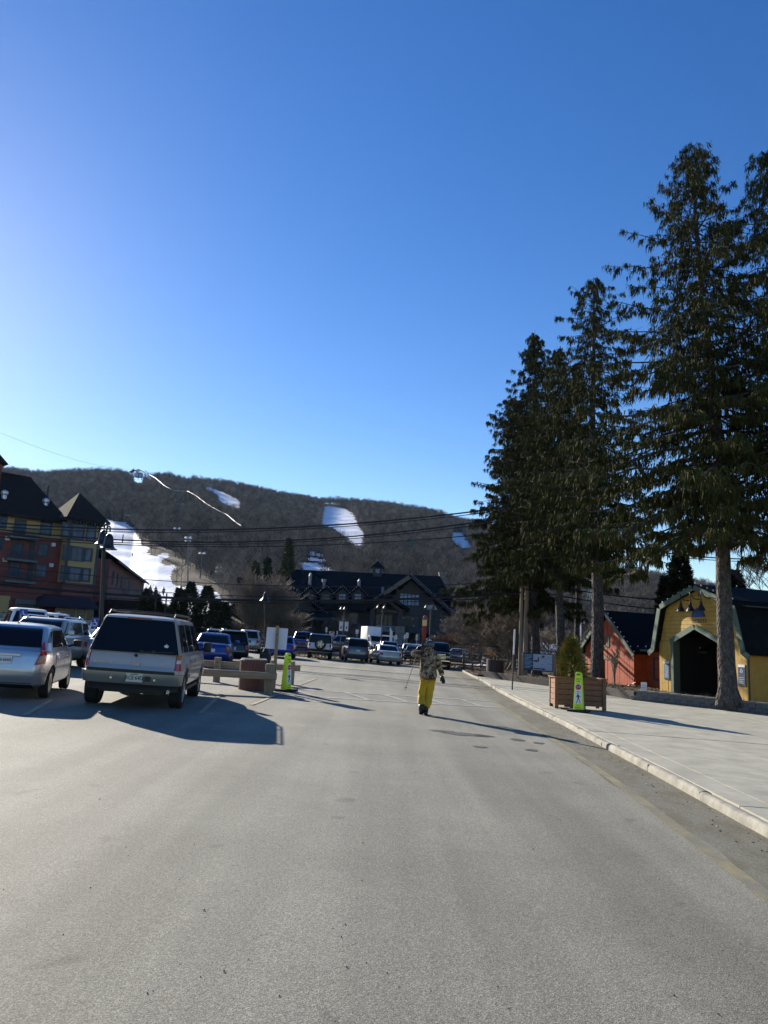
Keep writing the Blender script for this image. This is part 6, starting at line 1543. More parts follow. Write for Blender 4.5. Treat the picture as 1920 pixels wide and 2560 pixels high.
far('parked_car', 'small white car behind the fence left of the carried skis', 'car', 1025, 1612, 178, 82, generic(white_p, 4.4, 1.8, 1.0, 1.6))
far('parked_car', 'white car behind the fence partly hidden by the skis', 'car', 1046, 1610, 178, 86, generic(white_p, 4.5, 1.8, 1.0, 1.6))
far('parked_car', 'teal grey car behind the fence in front of the small white car', 'car', 1036, 1618, 176, 76, generic(paint('teal_grey', (.05, .09, .10), .5, .3), 4.4, 1.8, .95, 1.45, 'sedan'))
far('parked_car', 'blue and white car beyond the fence left of the orange and white truck', 'car', 1149, 1622, 160, 84, generic(paint('pale_blue', (.3, .4, .5), .4, .3), 4.4, 1.8, .95, 1.5, 'sedan'))
far('parked_van', 'white van right of the box truck below the lodge name board', 'van', 969, 1598, 178, 98, generic(white_p, 5.6, 2.1, 1.25, 2.4, n=9, cn=10))
def box_truck(label, x, yb, Y, head, boxc, front, bw=2.4, bl=4.6, bh=2.6, patch=None):
    p = at(x, yb, Y); t = thing('box_truck', label, 'truck', on(p.x, p.y), radians(head), 'box trucks beyond the fence', level=True)
    box_o = rounded_box('cargo_box', (bw, bl, bh), boxc, t, .04, 2, (0, -.9, .85 + bh / 2))
    if patch: solid('painted_panel', t, lambda b: (b.box(-bw / 2 - .012, -bw / 2 + .02, -3.1, .6, .95, bh * .8, patch), b.box(-bw / 2 + .1, bw / 2 - .1, -3.215, -3.19, .9, bh * .3 + .9, patch)))
    solid('chassis', t, lambda b: b.box(-.5, .5, -3.2, 3.2, .5, .8, M['black']))
    cab_ = solid('cab', t, lambda b: b.prism([(1.45, .5), (1.45, 2.25), (2.4, 2.25), (2.95, 1.5), (3.5, 1.3), (3.55, .5)], -1.0, 1.0, front, Matrix.Rotation(pi / 2, 4, 'Z')))
    solid('windscreen', cab_, lambda b: b.prism([(2.44, 2.18), (2.93, 1.53), (2.97, 1.56), (2.48, 2.21)], -.85, .85, M['glass'], Matrix.Rotation(pi / 2, 4, 'Z')))
    for sx in (-1, 1): solid('window', cab_, lambda b: b.prism([(1.65, 1.5), (1.65, 2.1), (2.3, 2.1), (2.7, 1.5)], sx * 1.0 - .01, sx * 1.0 + .01, M['glass'], Matrix.Rotation(pi / 2, 4, 'Z')))
    solid('grille', cab_, lambda b: b.box(-.6, .6, 3.55, 3.58, .7, 1.15, M['trim'])); solid('bumper', t, lambda b: b.box(-1, 1, 3.5, 3.7, .4, .62, M['trim']))
    tm, rmm = wheel_meshes(.4, .26, 5, 'alloy')
    for yy in (-1.9, 2.6):
        for sx in (-1, 1): o = obj('wheel', tm, t); o.location = (sx * .88, yy, .4); o.rotation_euler = (0, 0, 0 if sx > 0 else pi); obj('rim', rmm, o)
    return t
box_truck('white box truck parked in front of the lodge entrance', 930, 1606, 104, 180 + 14, M['white'], white_p, bw=2.1, bl=3.8)
box_truck('orange and white moving truck half hidden by bare shrubs', 1196, 1636, 106, 25, mat('truck_box_white', (.6, .6, .58), .5, nscale=1.5, namt=.1), white_p, patch=mat('truck_orange', (.75, .22, .02), .5), bw=2.2, bl=3.6, bh=2.8)
# left-hand background vehicles
far('parked_van', 'white van cut off by the left edge of the picture', 'van', 6, 1585, 30, 36, generic(white_p, 4.9, 1.95, 1.15, 1.95, n=7, cn=8), 'cars on the left side')
far('parked_suv', 'white SUV with dark glass behind the first blue parking sign', 'SUV', 34, 1590, 80, 44, generic(white_p, 4.8, 1.9, 1.1, 1.85), 'cars on the left side')
far('parked_car', 'white car right of the first blue parking sign', 'car', 78, 1592, 60, 47, generic(white_p, 4.7, 1.85, 1.05, 1.65), 'cars on the left side')
t, *_ = far('parked_pickup', 'white pickup with a red tail lamp seen between the crossover and the pewter SUV', 'pickup truck', 226, 1606, 12, 40, generic(white_p, 5.3, 1.9, 1.12, 1.75, 'pickup', r=.38, sill=.45), 'cars on the left side')
t, *_ = far('parked_car', 'silver car whose tail shows just left of the pewter SUV', 'car', 246, 1645, 6, 28, generic(silver, 4.6, 1.82, 1.0, 1.45, 'sedan'), 'cars on the left side')
# ---------------------------------------------------------------- big spruces
def norway(name, label, base, H, r0, cb, rmax, seed, sx=0.0, dens=1.0, prof=None, lean=(0, 0), group='tall spruces along the pavement', tuft=.3, bias=None, low=0):
    rg = np.random.default_rng(seed); rr = random.Random(seed)
    t = thing(name, label, 'tree', base, 0, group)
    ax = lambda z: np.array([lean[0] * (z / H) ** 1.3 + .12 * math.sin(z * .35 + seed), lean[1] * z / H + .1 * math.cos(z * .3 + seed), z])
    mb = MB(); zs_ = [-.3, 0, .15, .4, .8, 1.5] + [1.5 + (H - 1.5) * k / 30 for k in range(1, 31)]
    fl = lambda z: r0 * (1 + .32 * math.exp(-max(0, z) * 3.2)) * max(.03, (1 - z / H) ** .75 if z > 0 else 1)
    mb.tube([ax(max(z, 0)) * np.array([1, 1, 0]) + np.array([0, 0, z]) for z in zs_], [fl(z) for z in zs_], M['bark'], 16, cap=False)
    tr = mb.build('trunk', t, smooth=True)
    for v in tr.data.vertices:                                          # root flare and knots
        a = atan2(v.co.y, v.co.x); k = math.exp(-max(0, v.co.z) * 3)
        f_ = 1 + .16 * k * math.sin(a * 5 + seed) + .035 * math.sin(a * 3 + v.co.z * 4) + .03 * math.sin(a * 7 - v.co.z * 9); c_ = ax(max(v.co.z, 0)); v.co.x = c_[0] + (v.co.x - c_[0]) * f_; v.co.y = c_[1] + (v.co.y - c_[1]) * f_
    lim = MB(); P, D, S_ = [], [], []
    z = cb
    while z < H - .3:
        f = (z - cb) / (H - cb)
        L0 = rmax * (prof(f) if prof else min(1, .75 + f * 1.2) * (1 - f) ** .78 + .03)
        nb = max(4, int(round(rr.uniform(4.6, 6.8) * dens)))
        a0 = rr.uniform(0, 2 * pi)
        for k in range(nb):
            az = a0 + 2 * pi * k / nb + rr.uniform(-.35, .35); L = L0 * rr.uniform(.55, 1.15)
            if bias: L *= bias(az, f)
            if rr.random() < .06: L *= .5
            up = .35 * f ** 1.5; droop = (1 - f) * .55 + .12
            dirv = np.array([cos(az), sin(az), 0.0]); o = ax(z)
            s = np.linspace(0, 1, 8)[:, None]
            pts = o + dirv * L * s + np.array([0, 0, 1.0]) * L * (up * s - droop * s ** 1.3 * .8 + .34 * droop * s ** 3.2)
            pts[1:-1] += rg.normal(0, .03 * L ** .5, (6, 3))
            rb = max(.012, .012 * L + .006)
            lim.tube([tuple(p) for p in pts], [rb * (1 - .8 * q) for q in np.linspace(0, 1, 8)], M['bark'], 3, cap=False)
            # secondary twigs
            n2 = max(5, int(L * 5.2 * dens))
            u = rg.uniform(.06, 1, n2); i0 = np.minimum((u * 7).astype(int), 6); w_ = (u * 7 - i0)[:, None]
            q = pts[i0] * (1 - w_) + pts[i0 + 1] * w_
            side = np.array([-sin(az), cos(az), 0.0]); sg = rg.choice([-1, 1], n2)[:, None]
            l2 = (L * .26 * (1.08 - u) + .13)[:, None] * rg.uniform(.6, 1.2, (n2, 1))
            d2 = side * sg * rg.uniform(.55, 1, (n2, 1)) + dirv * rg.uniform(.35, .9, (n2, 1)) + np.array([0, 0, -1]) * rg.uniform(.05, .55, (n2, 1))
            d2 /= np.linalg.norm(d2, axis=1)[:, None]
            n3 = 13
            for j in range(n3):
                v_ = rg.uniform(.1, 1, (n2, 1)); P.append(q + d2 * l2 * v_); D.append(d2); S_.append(np.full(n2, 1.0) * (0.75 + .5 * (1 - f)))
        z += rr.uniform(.42, .66) * (1.0 if f < .8 else .7)
    lb = lim.build('limbs', t, fix=False); lb['kind'] = 'stuff'
    P = np.concatenate(P); D = np.concatenate(D); S_ = np.concatenate(S_)
    N_ = len(P); V, nt = [], 2
    for j in range(nt):                                                 # each tuft: three ragged hanging blades
        dn = np.stack([rg.normal(0, .2, N_), rg.normal(0, .2, N_), -np.ones(N_) * rg.uniform(.5, 1.5, N_)], 1) + D * rg.uniform(.0, 1.1, (N_, 1)) * (1.0 if j else .15)
        dn /= np.linalg.norm(dn, axis=1)[:, None]
        L = (tuft * .72 * rg.uniform(.4, 1.5, N_) * S_)[:, None]
        sd = np.cross(dn, rg.normal(0, 1, (N_, 3))); sd /= np.linalg.norm(sd, axis=1)[:, None]; wd = L * rg.uniform(.06, .115, (N_, 1))
        pj = P + rg.normal(0, .05, (N_, 3))
        V.append(np.stack([pj - sd * wd, pj + sd * wd, pj + dn * L], 1))
    V = np.concatenate(V).reshape(-1, 3); Fc = np.arange(len(V)).reshape(-1, 3)
    me = bpy.data.meshes.new('crown'); me.vertices.add(len(V)); me.vertices.foreach_set('co', V.ravel()); me.loops.add(len(V)); me.loops.foreach_set('vertex_index', Fc.ravel())
    me.polygons.add(len(Fc)); me.polygons.foreach_set('loop_start', np.arange(0, len(V), 3)); me.polygons.foreach_set('loop_total', np.full(len(Fc), 3)); me.update(calc_edges=True)
    me.materials.append(M['spruce']); co = obj('crown', me, t); co['kind'] = 'stuff'
    print(label[:30], 'tufts', N_, 'tris', len(Fc))
    return t
def tree_at(xb, yb, Y, xt, yt):
    b = at(xb, yb, Y); top = at(xt, yt, Y); return b, top.z - b.z, top.x - b.x
b, H_, ln = tree_at(1828, 1745, 30, 1727, 352)
norway('spruce_tree', 'tallest spruce with its thick bare trunk in front of the yellow barn', b, H_, .33, H_ * .29, 5.4, 11, dens=1.1, lean=(ln, 0), tuft=.34,
       prof=lambda f: float(np.interp(f, [0, .07, .2, .45, .6, .72, .78, .88, .96, 1], [.95, 1.1, 1.0, .82, .64, .6, .46, .3, .14, .04])), bias=lambda az, f: 1.25 if (cos(az) < -.3 and f < .3) else (.9 if cos(az) > .3 and f < .4 else 1))
b, H_, ln = tree_at(2040, 1760, 28, 1915, 372)
norway('spruce_tree', 'spruce at the right edge of the picture with only its left side in view', b, H_, .4, H_ * .27, 5.0, 12, dens=.9, lean=(ln, 0), tuft=.34,
       prof=lambda f: float(np.interp(f, [0, .1, .3, .6, .85, .95, 1], [.8, 1, 1, .75, .38, .2, .05])))
b, H_, ln = tree_at(1490, 1703, 41.5, 1480, 692)
norway('spruce_tree', 'second spruce behind the wooden planter, dark trunk left of the orange shed gable', b, H_, .36, H_ * .30, 4.7, 13, dens=.95, lean=(ln, 0), tuft=.36,
       prof=lambda f: float(np.interp(f, [0, .1, .3, .6, .8, .9, .96, 1], [.8, 1, .95, .7, .5, .38, .2, .05])))
b, H_, ln = tree_at(1398, 1698, 50, 1392, 870)
norway('spruce_tree', 'spruce whose dark trunk stands just right of the map board', b, H_, .31, H_ * .32, 4.6, 14, dens=1.15, lean=(ln, 0), tuft=.38, prof=lambda f: float(np.interp(f, [0, .1, .3, .6, .8, .93, 1], [.9, 1, .9, .62, .4, .2, .04])))
b, H_, ln = tree_at(1338, 1690, 56, 1340, 826)
norway('spruce_tree', 'left group spruce with the pointed top, right one of the twin trunks', b, H_, .33, H_ * .30, 4.9, 15, dens=1.2, lean=(ln, 0), tuft=.4, prof=lambda f: float(np.interp(f, [0, .1, .3, .6, .8, .93, 1], [.9, 1, .85, .64, .34, .16, .04])))
b, H_, ln = tree_at(1318, 1690, 58, 1290, 985)
norway('spruce_tree', 'leftmost leaning spruce of the left group, left one of the twin trunks', b, H_, .3, H_ * .265, 4.9, 16, dens=1.2, lean=(ln, 0), tuft=.4,
       prof=lambda f: float(np.interp(f, [0, .12, .3, .6, .8, .92, 1], [1, 1.05, .8, .72, .55, .3, .08])), bias=lambda az, f: 1.15 if cos(az) < 0 and f < .15 else 1)
b, H_, ln = tree_at(1446, 1680, 62, 1440, 900)
norway('spruce_tree', 'spruce with the thinnest trunk seen behind the planter spruce', b, H_, .24, H_ * .34, 3.8, 17, dens=.9, lean=(ln, 0), tuft=.42)
# dark evergreens behind the barn and in front of the ski run
for i, (x, yb, Y, yt, r, lab) in enumerate([(1706, 1650, 50, 1372, 1.75, 'dark pointed evergreen rising behind the barn gable'), (1842, 1650, 48, 1425, 1.9, 'round topped dark evergreen behind the barn beside the big trunk'),
        (1668, 1650, 53, 1440, 1.3, 'lower dark evergreen left of the pointed one behind the barn')]):
    b = at(x, yb, Y); b.z = gz(b.x, b.y) + .3
    evergreen('evergreen_tree', lab, b, at(x, yt, Y).z - b.z, r, M['arbor'], 300 + i, 'dark evergreens behind the barn', leaf=.34, dens=4.2, droop=-.2, shape=.55, wide=.3)
for i, (x, yb, yt, r, lab) in enumerate([(360, 1572, 1472, 1.7, 'leftmost dark evergreen beside the end of the brick wing'), (383, 1572, 1484, 1.6, 'dark evergreen under the pair of lanterns'), (402, 1575, 1512, 1.0, 'small dark evergreen right of the single lantern post'),
        (440, 1580, 1471, 1.75, 'dark evergreen with a narrow top right of the lanterns'), (468, 1582, 1456, 1.9, 'tall dark evergreen in the middle of the row by the ski run'), (510, 1585, 1465, 2.3, 'broadest dark evergreen of the row by the ski run'),
        (536, 1585, 1500, 1.3, 'small evergreen left of the hut in front of the snow'), (556, 1590, 1505, 1.6, 'rightmost evergreen of the row beside the bare tree'), (418, 1582, 1520, 1.2, 'low evergreen in the gap of the row')]):
    b = at(x, yb, 88 + i % 3); b.z = gz(b.x, b.y)
    evergreen('evergreen_tree', lab, b, at(x, yt, b.y).z - b.z, r, M['arbor'], 400 + i, 'dark evergreens in front of the ski run', leaf=.42, dens=3.2, droop=-.3, shape=.6, wide=.3)

# ---------------------------------------------------------------- bare trees and bushes
def bare(name, label, base, h, spread, seed, material, levels=4, kids=5, r0=.12, upf=.6, group=None, weep=0.0, stems=1, cat='tree', start=.25, rmin=.012):
    rr = random.Random(seed); t = thing(name, label, cat, base, 0, group); tb, tw = MB(), MB()
    def grow(p, d, L, r, lev):
        n_ = 4 if lev < 2 else 3; pts = [p]; dd = d.copy()
        for k in range(n_):
            dd = (dd + Vector((rr.uniform(-1, 1), rr.uniform(-1, 1), rr.uniform(-.6, .8) - weep * (lev > 1) * k * .5)) * .2).normalized(); pts.append(pts[-1] + dd * L / n_)
        mb_ = tb if lev == 0 else tw
        mb_.tube(pts, [max(rmin, r * (1 - .65 * k / n_)) for k in range(n_ + 1)], material, 7 if lev == 0 else (4 if lev < 2 else 3), cap=False)
        if lev >= levels: return
        for k in range(kids + (2 if lev == 0 else 0)):
            u = rr.uniform(start if lev == 0 else .15, 1.0); i = min(int(u * n_), n_ - 1); q = pts[i].lerp(pts[i + 1], u * n_ - i)
            side = Vector((rr.gauss(0, 1), rr.gauss(0, 1), 0)).normalized()
            nd = (dd * .55 + side * spread + Vector((0, 0, upf))).normalized(); grow(q, nd, L * rr.uniform(.45, .72), r * .45, lev + 1)
    for s_ in range(stems):
        d0 = Vector((rr.uniform(-1, 1) * spread * .6 * (stems > 1), rr.uniform(-1, 1) * spread * .6 * (stems > 1), 1)).normalized()
        grow(Vector((rr.uniform(-.3, .3) * (stems > 1), rr.uniform(-.3, .3) * (stems > 1), -.05)), d0, h * .5, r0, 0)
    tb.build('trunk', t, fix=False, smooth=True); tw.build('crown', t, fix=False, smooth=True)
    return t
def gb(x, yb, Y): p = at(x, yb, Y); p.z = gz(p.x, p.y) + (.3 if p.x > 8 and p.y < 63 else 0); return p
def hof(x, yt, p): return at(x, yt, p.y).z - p.z
p = gb(652, 1600, 92); bare('bare_tree', 'big spreading bare tree with tangled branches in front of the lodge left end', p, hof(640, 1452, p) * 1.25, .75, 29, M['twig_light'], levels=3, kids=13, r0=.3, upf=.42, stems=4, start=.15, rmin=.022)
p = gb(700, 1600, 93); bare('bare_tree', 'lower bare tree with combed upward branches behind the white sign board', p, hof(700, 1500, p) * 1.15, 1.3, 22, M['twig_light'], levels=3, kids=11, r0=.22, upf=.3, stems=4, start=.1, rmin=.02)
p = gb(596, 1600, 90); bare('bare_tree', 'small bare tree between the hut and the big bare tree', p, hof(596, 1535, p) * 1.2, 1.2, 23, M['twig'], levels=4, kids=5, r0=.14, upf=.3, stems=3, start=.1)
for i, (x, yb, Y, yt, m_, lab) in enumerate([(1170, 1630, 88, 1505, 'twig', 'wide bare bush to the right of the lodge corner'), (1205, 1640, 84, 1500, 'twig', 'bare tree behind the orange and white truck'), (1240, 1645, 78, 1478, 'twig', 'tall bare tree between the truck and the first pole'),
        (1265, 1660, 62, 1510, 'twig', 'bare tree right behind the dark chain link fence'), (1278, 1665, 60, 1500, 'twig_light', 'bare tree with pale branches close left of the utility pole'), (1360, 1650, 85, 1560, 'twig_light', 'bare brush behind the map board'), (1425, 1655, 70, 1560, 'twig_light', 'bare brush between two spruce trunks'),
        (1140, 1600, 105, 1530, 'twig', 'bare bush in the shade right of the lodge balcony')]):
    p = gb(x, yb, Y); bare('bare_tree', lab, p, hof(x, yt, p) * 1.15, 1.0, 40 + i, M[m_], levels=4, kids=5, r0=.12, upf=.45, stems=3, group='bare trees right of the lodge', start=.12)
for i, (x, lab) in enumerate([(1112, 'reddish brown hedge bush left end, behind the dark pickup'), (1128, 'reddish brown hedge bush in the middle of the clump'), (1146, 'reddish brown hedge bush at the right end of the clump')]):
    p = gb(x, 1625, 92); bare('hedge_bush', lab, p, hof(x, 1588, p) * 1.1, .8, 60 + i, M['twig_red'], levels=4, kids=6, r0=.05, upf=.9, stems=6, group='reddish hedge bushes below the lodge', cat='bush', start=.05)
for i, (x, yb, yt, lab) in enumerate([(865, 1600, 1535, 'small bare tree at the lodge wall behind the lamp banners'), (835, 1600, 1540, 'olive tinted small bare tree left of the lamp banners')]):
    p = gb(x, yb, 112); bare('bare_tree', lab, p, hof(x, yt, p) * 1.1, .8, 70 + i, M['twig'], levels=4, kids=5, r0=.08, upf=.5, stems=2)
p = gb(355, 1560, 92); bare('bare_tree', 'thin bare tree at the corner of the brick wing against the snow', p, hof(355, 1440, p) * 1.1, .7, 75, M['twig'], levels=3, kids=5, r0=.07, upf=.7)
p = gb(1538, 1720, 36.5); p.z = gz(p.x, p.y) + .35; bare('sapling', 'thin bare sapling in the mulch in front of the orange shed', p, 2.1, .55, 77, M['twig_light'], levels=3, kids=4, r0=.03, upf=.9, start=.4)
p = gb(1905, 1500, 46); bare('bare_tree', 'bare twigs of a tree showing above the barn roof at the right edge', at(1935, 1560, 46), 7, .7, 79, M['twig'], levels=4, kids=5, r0=.08, upf=.5)
p = G(1182, 1684); p.z += .12
t = thing('young_tree', 'thin leaning brown young trunk standing in the bed beside the kerb', 'tree', p); solid('trunk', t, lambda b: b.tube([(0, 0, -.1), (-.05, 0, .5), (-.16, 0, 1.1), (-.14, 0, 1.7)], [.09, .07, .06, .03], M['rail'], 7)); 
solid('crown', t, lambda b: [b.tube([(-.14, 0, 1.2 + .1 * k), (-.14 + .3 * cos(k * 2), .3 * sin(k * 2), 1.6 + .12 * k)], [.02, .006], M['rail'], 4) for k in range(6)])
for i in range(9):
    X = 1560 + i * 32 + random.uniform(-8, 8); p = at(X, 1740 + (X - 1600) * .1, 31.5 - i * .2); p.z = gz(p.x, p.y) + .33
# little dead tufts on the bed
mb = MB()
for i in range(60):
    X = random.uniform(11.5, 17); Y = WALL.__call__(30) and random.uniform(30.5, 34); 
    if X < 11 + (34 - Y) * .8: continue
    z = gz(X, Y) + .36
    for k in range(5): mb.add([(X - .01, Y, z), (X + .01, Y, z), (X + random.uniform(-.12, .12), Y + random.uniform(-.1, .1), z + random.uniform(.1, .35))], [(0, 1, 2)], M['twig_light'])
mb.build('weeds', kind='stuff', label='dry weed stalks on the bed in front of the barn', fix=False)
# ---------------------------------------------------------------- barrier, bins, signs, planter
def post_px(xb, yb): return G(xb, yb)
def timber_post(par, org, p, h, w, mt=None, bolts=True):
    o = rounded_box('post', (w, w, h + .3), mt or M['timber_v'], par, .018, 2, (p.x - org.x, p.y - org.y, p.z - org.z + h / 2 - .15)); return o
A_, B_ = G(487, 1726), G(672, 1734)
org = A_.lerp(B_, .5); org.z = gz(org.x, org.y)
fr = thing('timber_barrier', 'near weathered timber barrier rail in front of the slatted bin', 'barrier', org)
timber_post(fr, org, Vector((A_.x, A_.y + .05, gz(A_.x, A_.y))), .68, .22); timber_post(fr, org, Vector((B_.x - .03, B_.y + .12, gz(B_.x, B_.y))), .84, .25)
def rail(par, org, p, q, z, name='rail'):
    p2, q2 = Vector((p.x - org.x, p.y - org.y, gz(p.x, p.y) + z - org.z)), Vector((q.x - org.x, q.y - org.y, gz(q.x, q.y) + z - org.z)); d = q2 - p2
    me = rounded_box(name, (d.length, .09, .2), M['timber'], None, .02, 2, mesh_only=True); o = obj(name, me, par); o.location = (p2 + q2) / 2
    o.rotation_euler = (0, -math.asin(d.z / d.length), atan2(d.y, d.x)); return o
rail(fr, org, Vector((A_.x - .35, A_.y - .09, 0)), Vector((B_.x + .2, B_.y - .05, 0)), .50)
C_, E_ = G(541, 1705), G(727, 1711.5)
org2 = C_.lerp(E_, .5); org2.z = gz(org2.x, org2.y)
fr2 = thing('timber_barrier', 'far weathered timber barrier behind the slatted bin with taller bolted posts', 'barrier', org2)
D_ = C_.lerp(E_, .74)
for p in (C_, D_, E_):
    o = timber_post(fr2, org2, Vector((p.x, p.y - .02, gz(p.x, p.y))), .80, .2)
    if p is not D_:
        for z in (.5, .64): solid('bolt', o, lambda b: b.lathe([(.001, 0), (.022, 0), (.02, -.02)], M['ink'], n=8, Mx=Matrix.Translation((0, -.105, z - .4 + .15)) @ Matrix.Rotation(pi / 2, 4, 'X')))
rail(fr2, org2, Vector((C_.x - 1.9, C_.y + .13, 0)), Vector((C_.x + 1.75, C_.y + .16, 0)), .57); rail(fr2, org2, Vector((D_.x - .25, D_.y + .14, 0)), Vector((E_.x + .28, E_.y + .14, 0)), .57)
p = G(624, 1727); p.y += .42; p.z = gz(p.x, p.y)
bn = thing('litter_bin', 'round bin clad in dark red upright slats between the two timber barriers', 'bin', p)
solid('liner', bn, lambda b: b.lathe([(.37, .03), (.37, .90), (.30, .90), (.30, .5)], mat('concrete_liner', (.5, .48, .44), .8), n=24, cap=False))
slat = rounded_box('slat', (.098, .03, .88), M['slat_red'], None, .006, 1, mesh_only=True)
for k in range(26):
    a = 2 * pi * k / 26; o = obj('slat', slat, bn); o.location = (.395 * cos(a), .395 * sin(a), .45 + random.uniform(-.008, .008)); o.rotation_euler = (0, 0, a + pi / 2)
solid('rim', bn, lambda b: b.lathe([(.30, .89), (.385, .89), (.385, .925), (.30, .925)], mat('pale_rim', (.55, .54, .5), .6), n=28, cap=False))
p = G(684, 1728); p.y -= .0; p.z = gz(p.x, p.y)
sb = thing('sign_board', 'blank white square sign board on a timber post seen from behind', 'sign', p)
top = at(694, 1566, p.y); dx = top.x - p.x; hz = top.z - p.z
solid('post', sb, lambda b: b.beam((0, 0, -.3), (dx, 0, hz + .02), .09, .09, M['timber_v'], (0, 1, 0)))
c_ = at(691, 1596, p.y); s_ = .325
solid('board', sb, lambda b: b.cbox((0, 0, 0), (.645, .02, .645), M['sign_back'], Matrix.Translation((c_.x - p.x, .06, c_.z - p.z)) @ Matrix.Rotation(.03, 4, 'Y')))
solid('bolt', sb, lambda b: b.lathe([(.001, 0), (.02, 0), (.02, -.02)], M['ink'], n=8, Mx=Matrix.Translation((dx + .0, -.05, hz - .25)) @ Matrix.Rotation(pi / 2, 4, 'X')))

def cone_sign(label, p, rz, h=1.16):
    t = thing('crosswalk_sign', label, 'sign', p, rz, 'lime green crosswalk signs')
    def wd(z): return .155 - .055 * (z / h)
    def dp(z): return .115 - .055 * (z / h)
    ring = lambda z, k=1.0: [(wd(z) * sx_ * k, dp(z) * sy_ * k, z) for sx_, sy_ in ((-1, -.7), (-.7, -1), (.7, -1), (1, -.7), (1, .7), (.7, 1), (-.7, 1), (-1, .7))]
    def shp(b):
        zs_ = [.05, .3, .6, .9, h - .07, h - .03, h - .008, h]; ks = [1, 1, 1, 1, 1, .9, .7, .45]
        V = [v for z, k in zip(zs_, ks) for v in ring(z, k)]; F_ = [(j * 8 + i, j * 8 + (i + 1) % 8, (j + 1) * 8 + (i + 1) % 8, (j + 1) * 8 + i) for j in range(len(zs_) - 1) for i in range(8)]
        b.add(V, F_ + [tuple(56 + i for i in range(8))], M['lime'])
    solid('body', t, shp, angle=35)
    me = rounded_box('base', (.62, .5, .075), M['rubber'], t, .02, 2, (0, 0, .04))
    solid('handle_slot', t, lambda b: b.box(-.05, .05, -dp(1.09) - .006, -dp(1.09) + .01, 1.075, 1.1, M['ink']))
    an = math.atan(.055 / h); Mx = Matrix.Translation((0, -dp(0) - .003, 0)) @ Matrix.Rotation(-an, 4, 'X')
    pnl = solid('panel', t, lambda b: (b.prism([(-.125, .10), (.125, .10), (.118, .22), (-.118, .22)], -.004, .0, M['lime_print'], Mx), b.prism([(-.112, .24), (.112, .24), (.085, .82), (-.085, .82)], -.004, .0, M['white'], Mx), b.prism([(-.086, .84), (.086, .84), (.075, 1.05), (-.075, 1.05)], -.004, .0, M['lime_print'], Mx)))
    R_ = (pi / 2 - an, 0, 0); L_ = lambda z, e=.008: (0, -dp(z) - e, z)
    text('lettering', 'STATE', .055, M['ink'], pnl, L_(.955), R_); text('lettering', 'LAW', .055, M['ink'], pnl, L_(.89), R_)
    solid('stop_disc', pnl, lambda b: b.prism([(.083 * cos(pi / 8 + k * pi / 4), .725 + .083 * sin(pi / 8 + k * pi / 4)) for k in range(8)], -.008, -.0045, M['red'], Mx))
    text('lettering', 'STOP', .052, M['white'], pnl, L_(.725, .013), R_, sx=.9); text('lettering', 'FOR', .045, M['ink'], pnl, L_(.585), R_)
    def walker(b):
        q = lambda pts: b.prism(pts, -.008, -.0045, M['ink'], Mx)
        q([(-.012 + .017 * cos(k * pi / 4), .53 + .017 * sin(k * pi / 4)) for k in range(8)])
        q([(-.02, .50), (.012, .505), (.03, .42), (.02, .395), (-.012, .40), (-.028, .45)])
        q([(.018, .40), (.002, .395), (.03, .33), (.052, .262), (.072, .262), (.045, .34)]); q([(-.008, .40), (.012, .40), (-.012, .33), (-.04, .262), (-.06, .262), (-.03, .335)])
        q([(-.018, .50), (-.05, .46), (-.068, .425), (-.058, .418), (-.035, .448), (-.01, .475)]); q([(.012, .495), (.045, .465), (.07, .44), (.064, .43), (.035, .45), (.01, .47)])
    solid('pedestrian_symbol', pnl, walker)
    text('lettering', 'WITHIN', .036, M['ink'], pnl, L_(.185), R_); text('lettering', 'CROSSWALK', .032, M['ink'], pnl, L_(.13), R_, sx=.9)
    return t
p = G(1449, 1791); p.z = gz(p.x, p.y) + KH
cone_sign('lime green crosswalk sign standing on the pavement before the wooden planter', p + Vector((0, .1, 0)), -.42)
p = G(713, 1729); p.z = gz(p.x, p.y)
cone_sign('lime green crosswalk sign seen side on beside the timber barrier on the left', p + Vector((0, .1, 0)), 1.02)

# planter
PL, PR = G(1387, 1781), G(1494, 1786)
pa = atan2(PR.y - PL.y, PR.x - PL.x); print('planter', PL, PR, math.degrees(pa)); PW, PD, PH = (PR - PL).length, .95, .92
plr = thing('planter_box', 'square cedar planter box with notched legs and a small spruce in it', 'planter', Vector((PL.x, PL.y, gz(PL.x, PL.y) + KH)), -.03)
post_me = rounded_box('corner_post', (.11, .11, PH), M['cedar'], None, .006, 1, mesh_only=True)
for x in (.055, PW - .055):
    for y in (.055, PD - .055): o = obj('corner_post', post_me, plr); o.location = (x, y, PH / 2)
def pboard(name, dims, loc, rot=(0, 0, 0)): me = rounded_box(name, dims, M['cedar'], None, .005, 1, mesh_only=True); o = obj(name, me, plr); o.location = loc; o.rotation_euler = rot; return o
nb = 5; bh = (PH - .10) / nb
for k in range(nb):
    z = .10 + bh * (k + .5)
    for y in (.045, PD - .045): pboard('board', (PW - .225, .035, bh - .012), (PW / 2, y + random.uniform(-.003, .003), z))
    for x in (.045, PW - .045): pboard('board', (.035, PD - .225, bh - .012), (x + random.uniform(-.003, .003), PD / 2, z))
for y in (.02, PD - .02): pboard('cap_rail', (PW + .06, .12, .03), (PW / 2, y, PH + .016))
for x in (.02, PW - .02): pboard('cap_rail', (.12, PD - .165, .03), (x, PD / 2, PH + .016))
for (cx, cy) in ((PW * .45, .04), (PW * .45, PD - .04)): pboard('skid', (PW * .3, .06, .17), (cx, cy, .085))
solid('soil', plr, lambda b: b.box(.06, PW - .06, .06, PD - .06, PH - .2, PH - .1, M['mulch']))
tpos = G(1437, 1784); tpos = Vector((tpos.x, tpos.y + .42, gz(tpos.x, tpos.y) + KH + PH - .12))
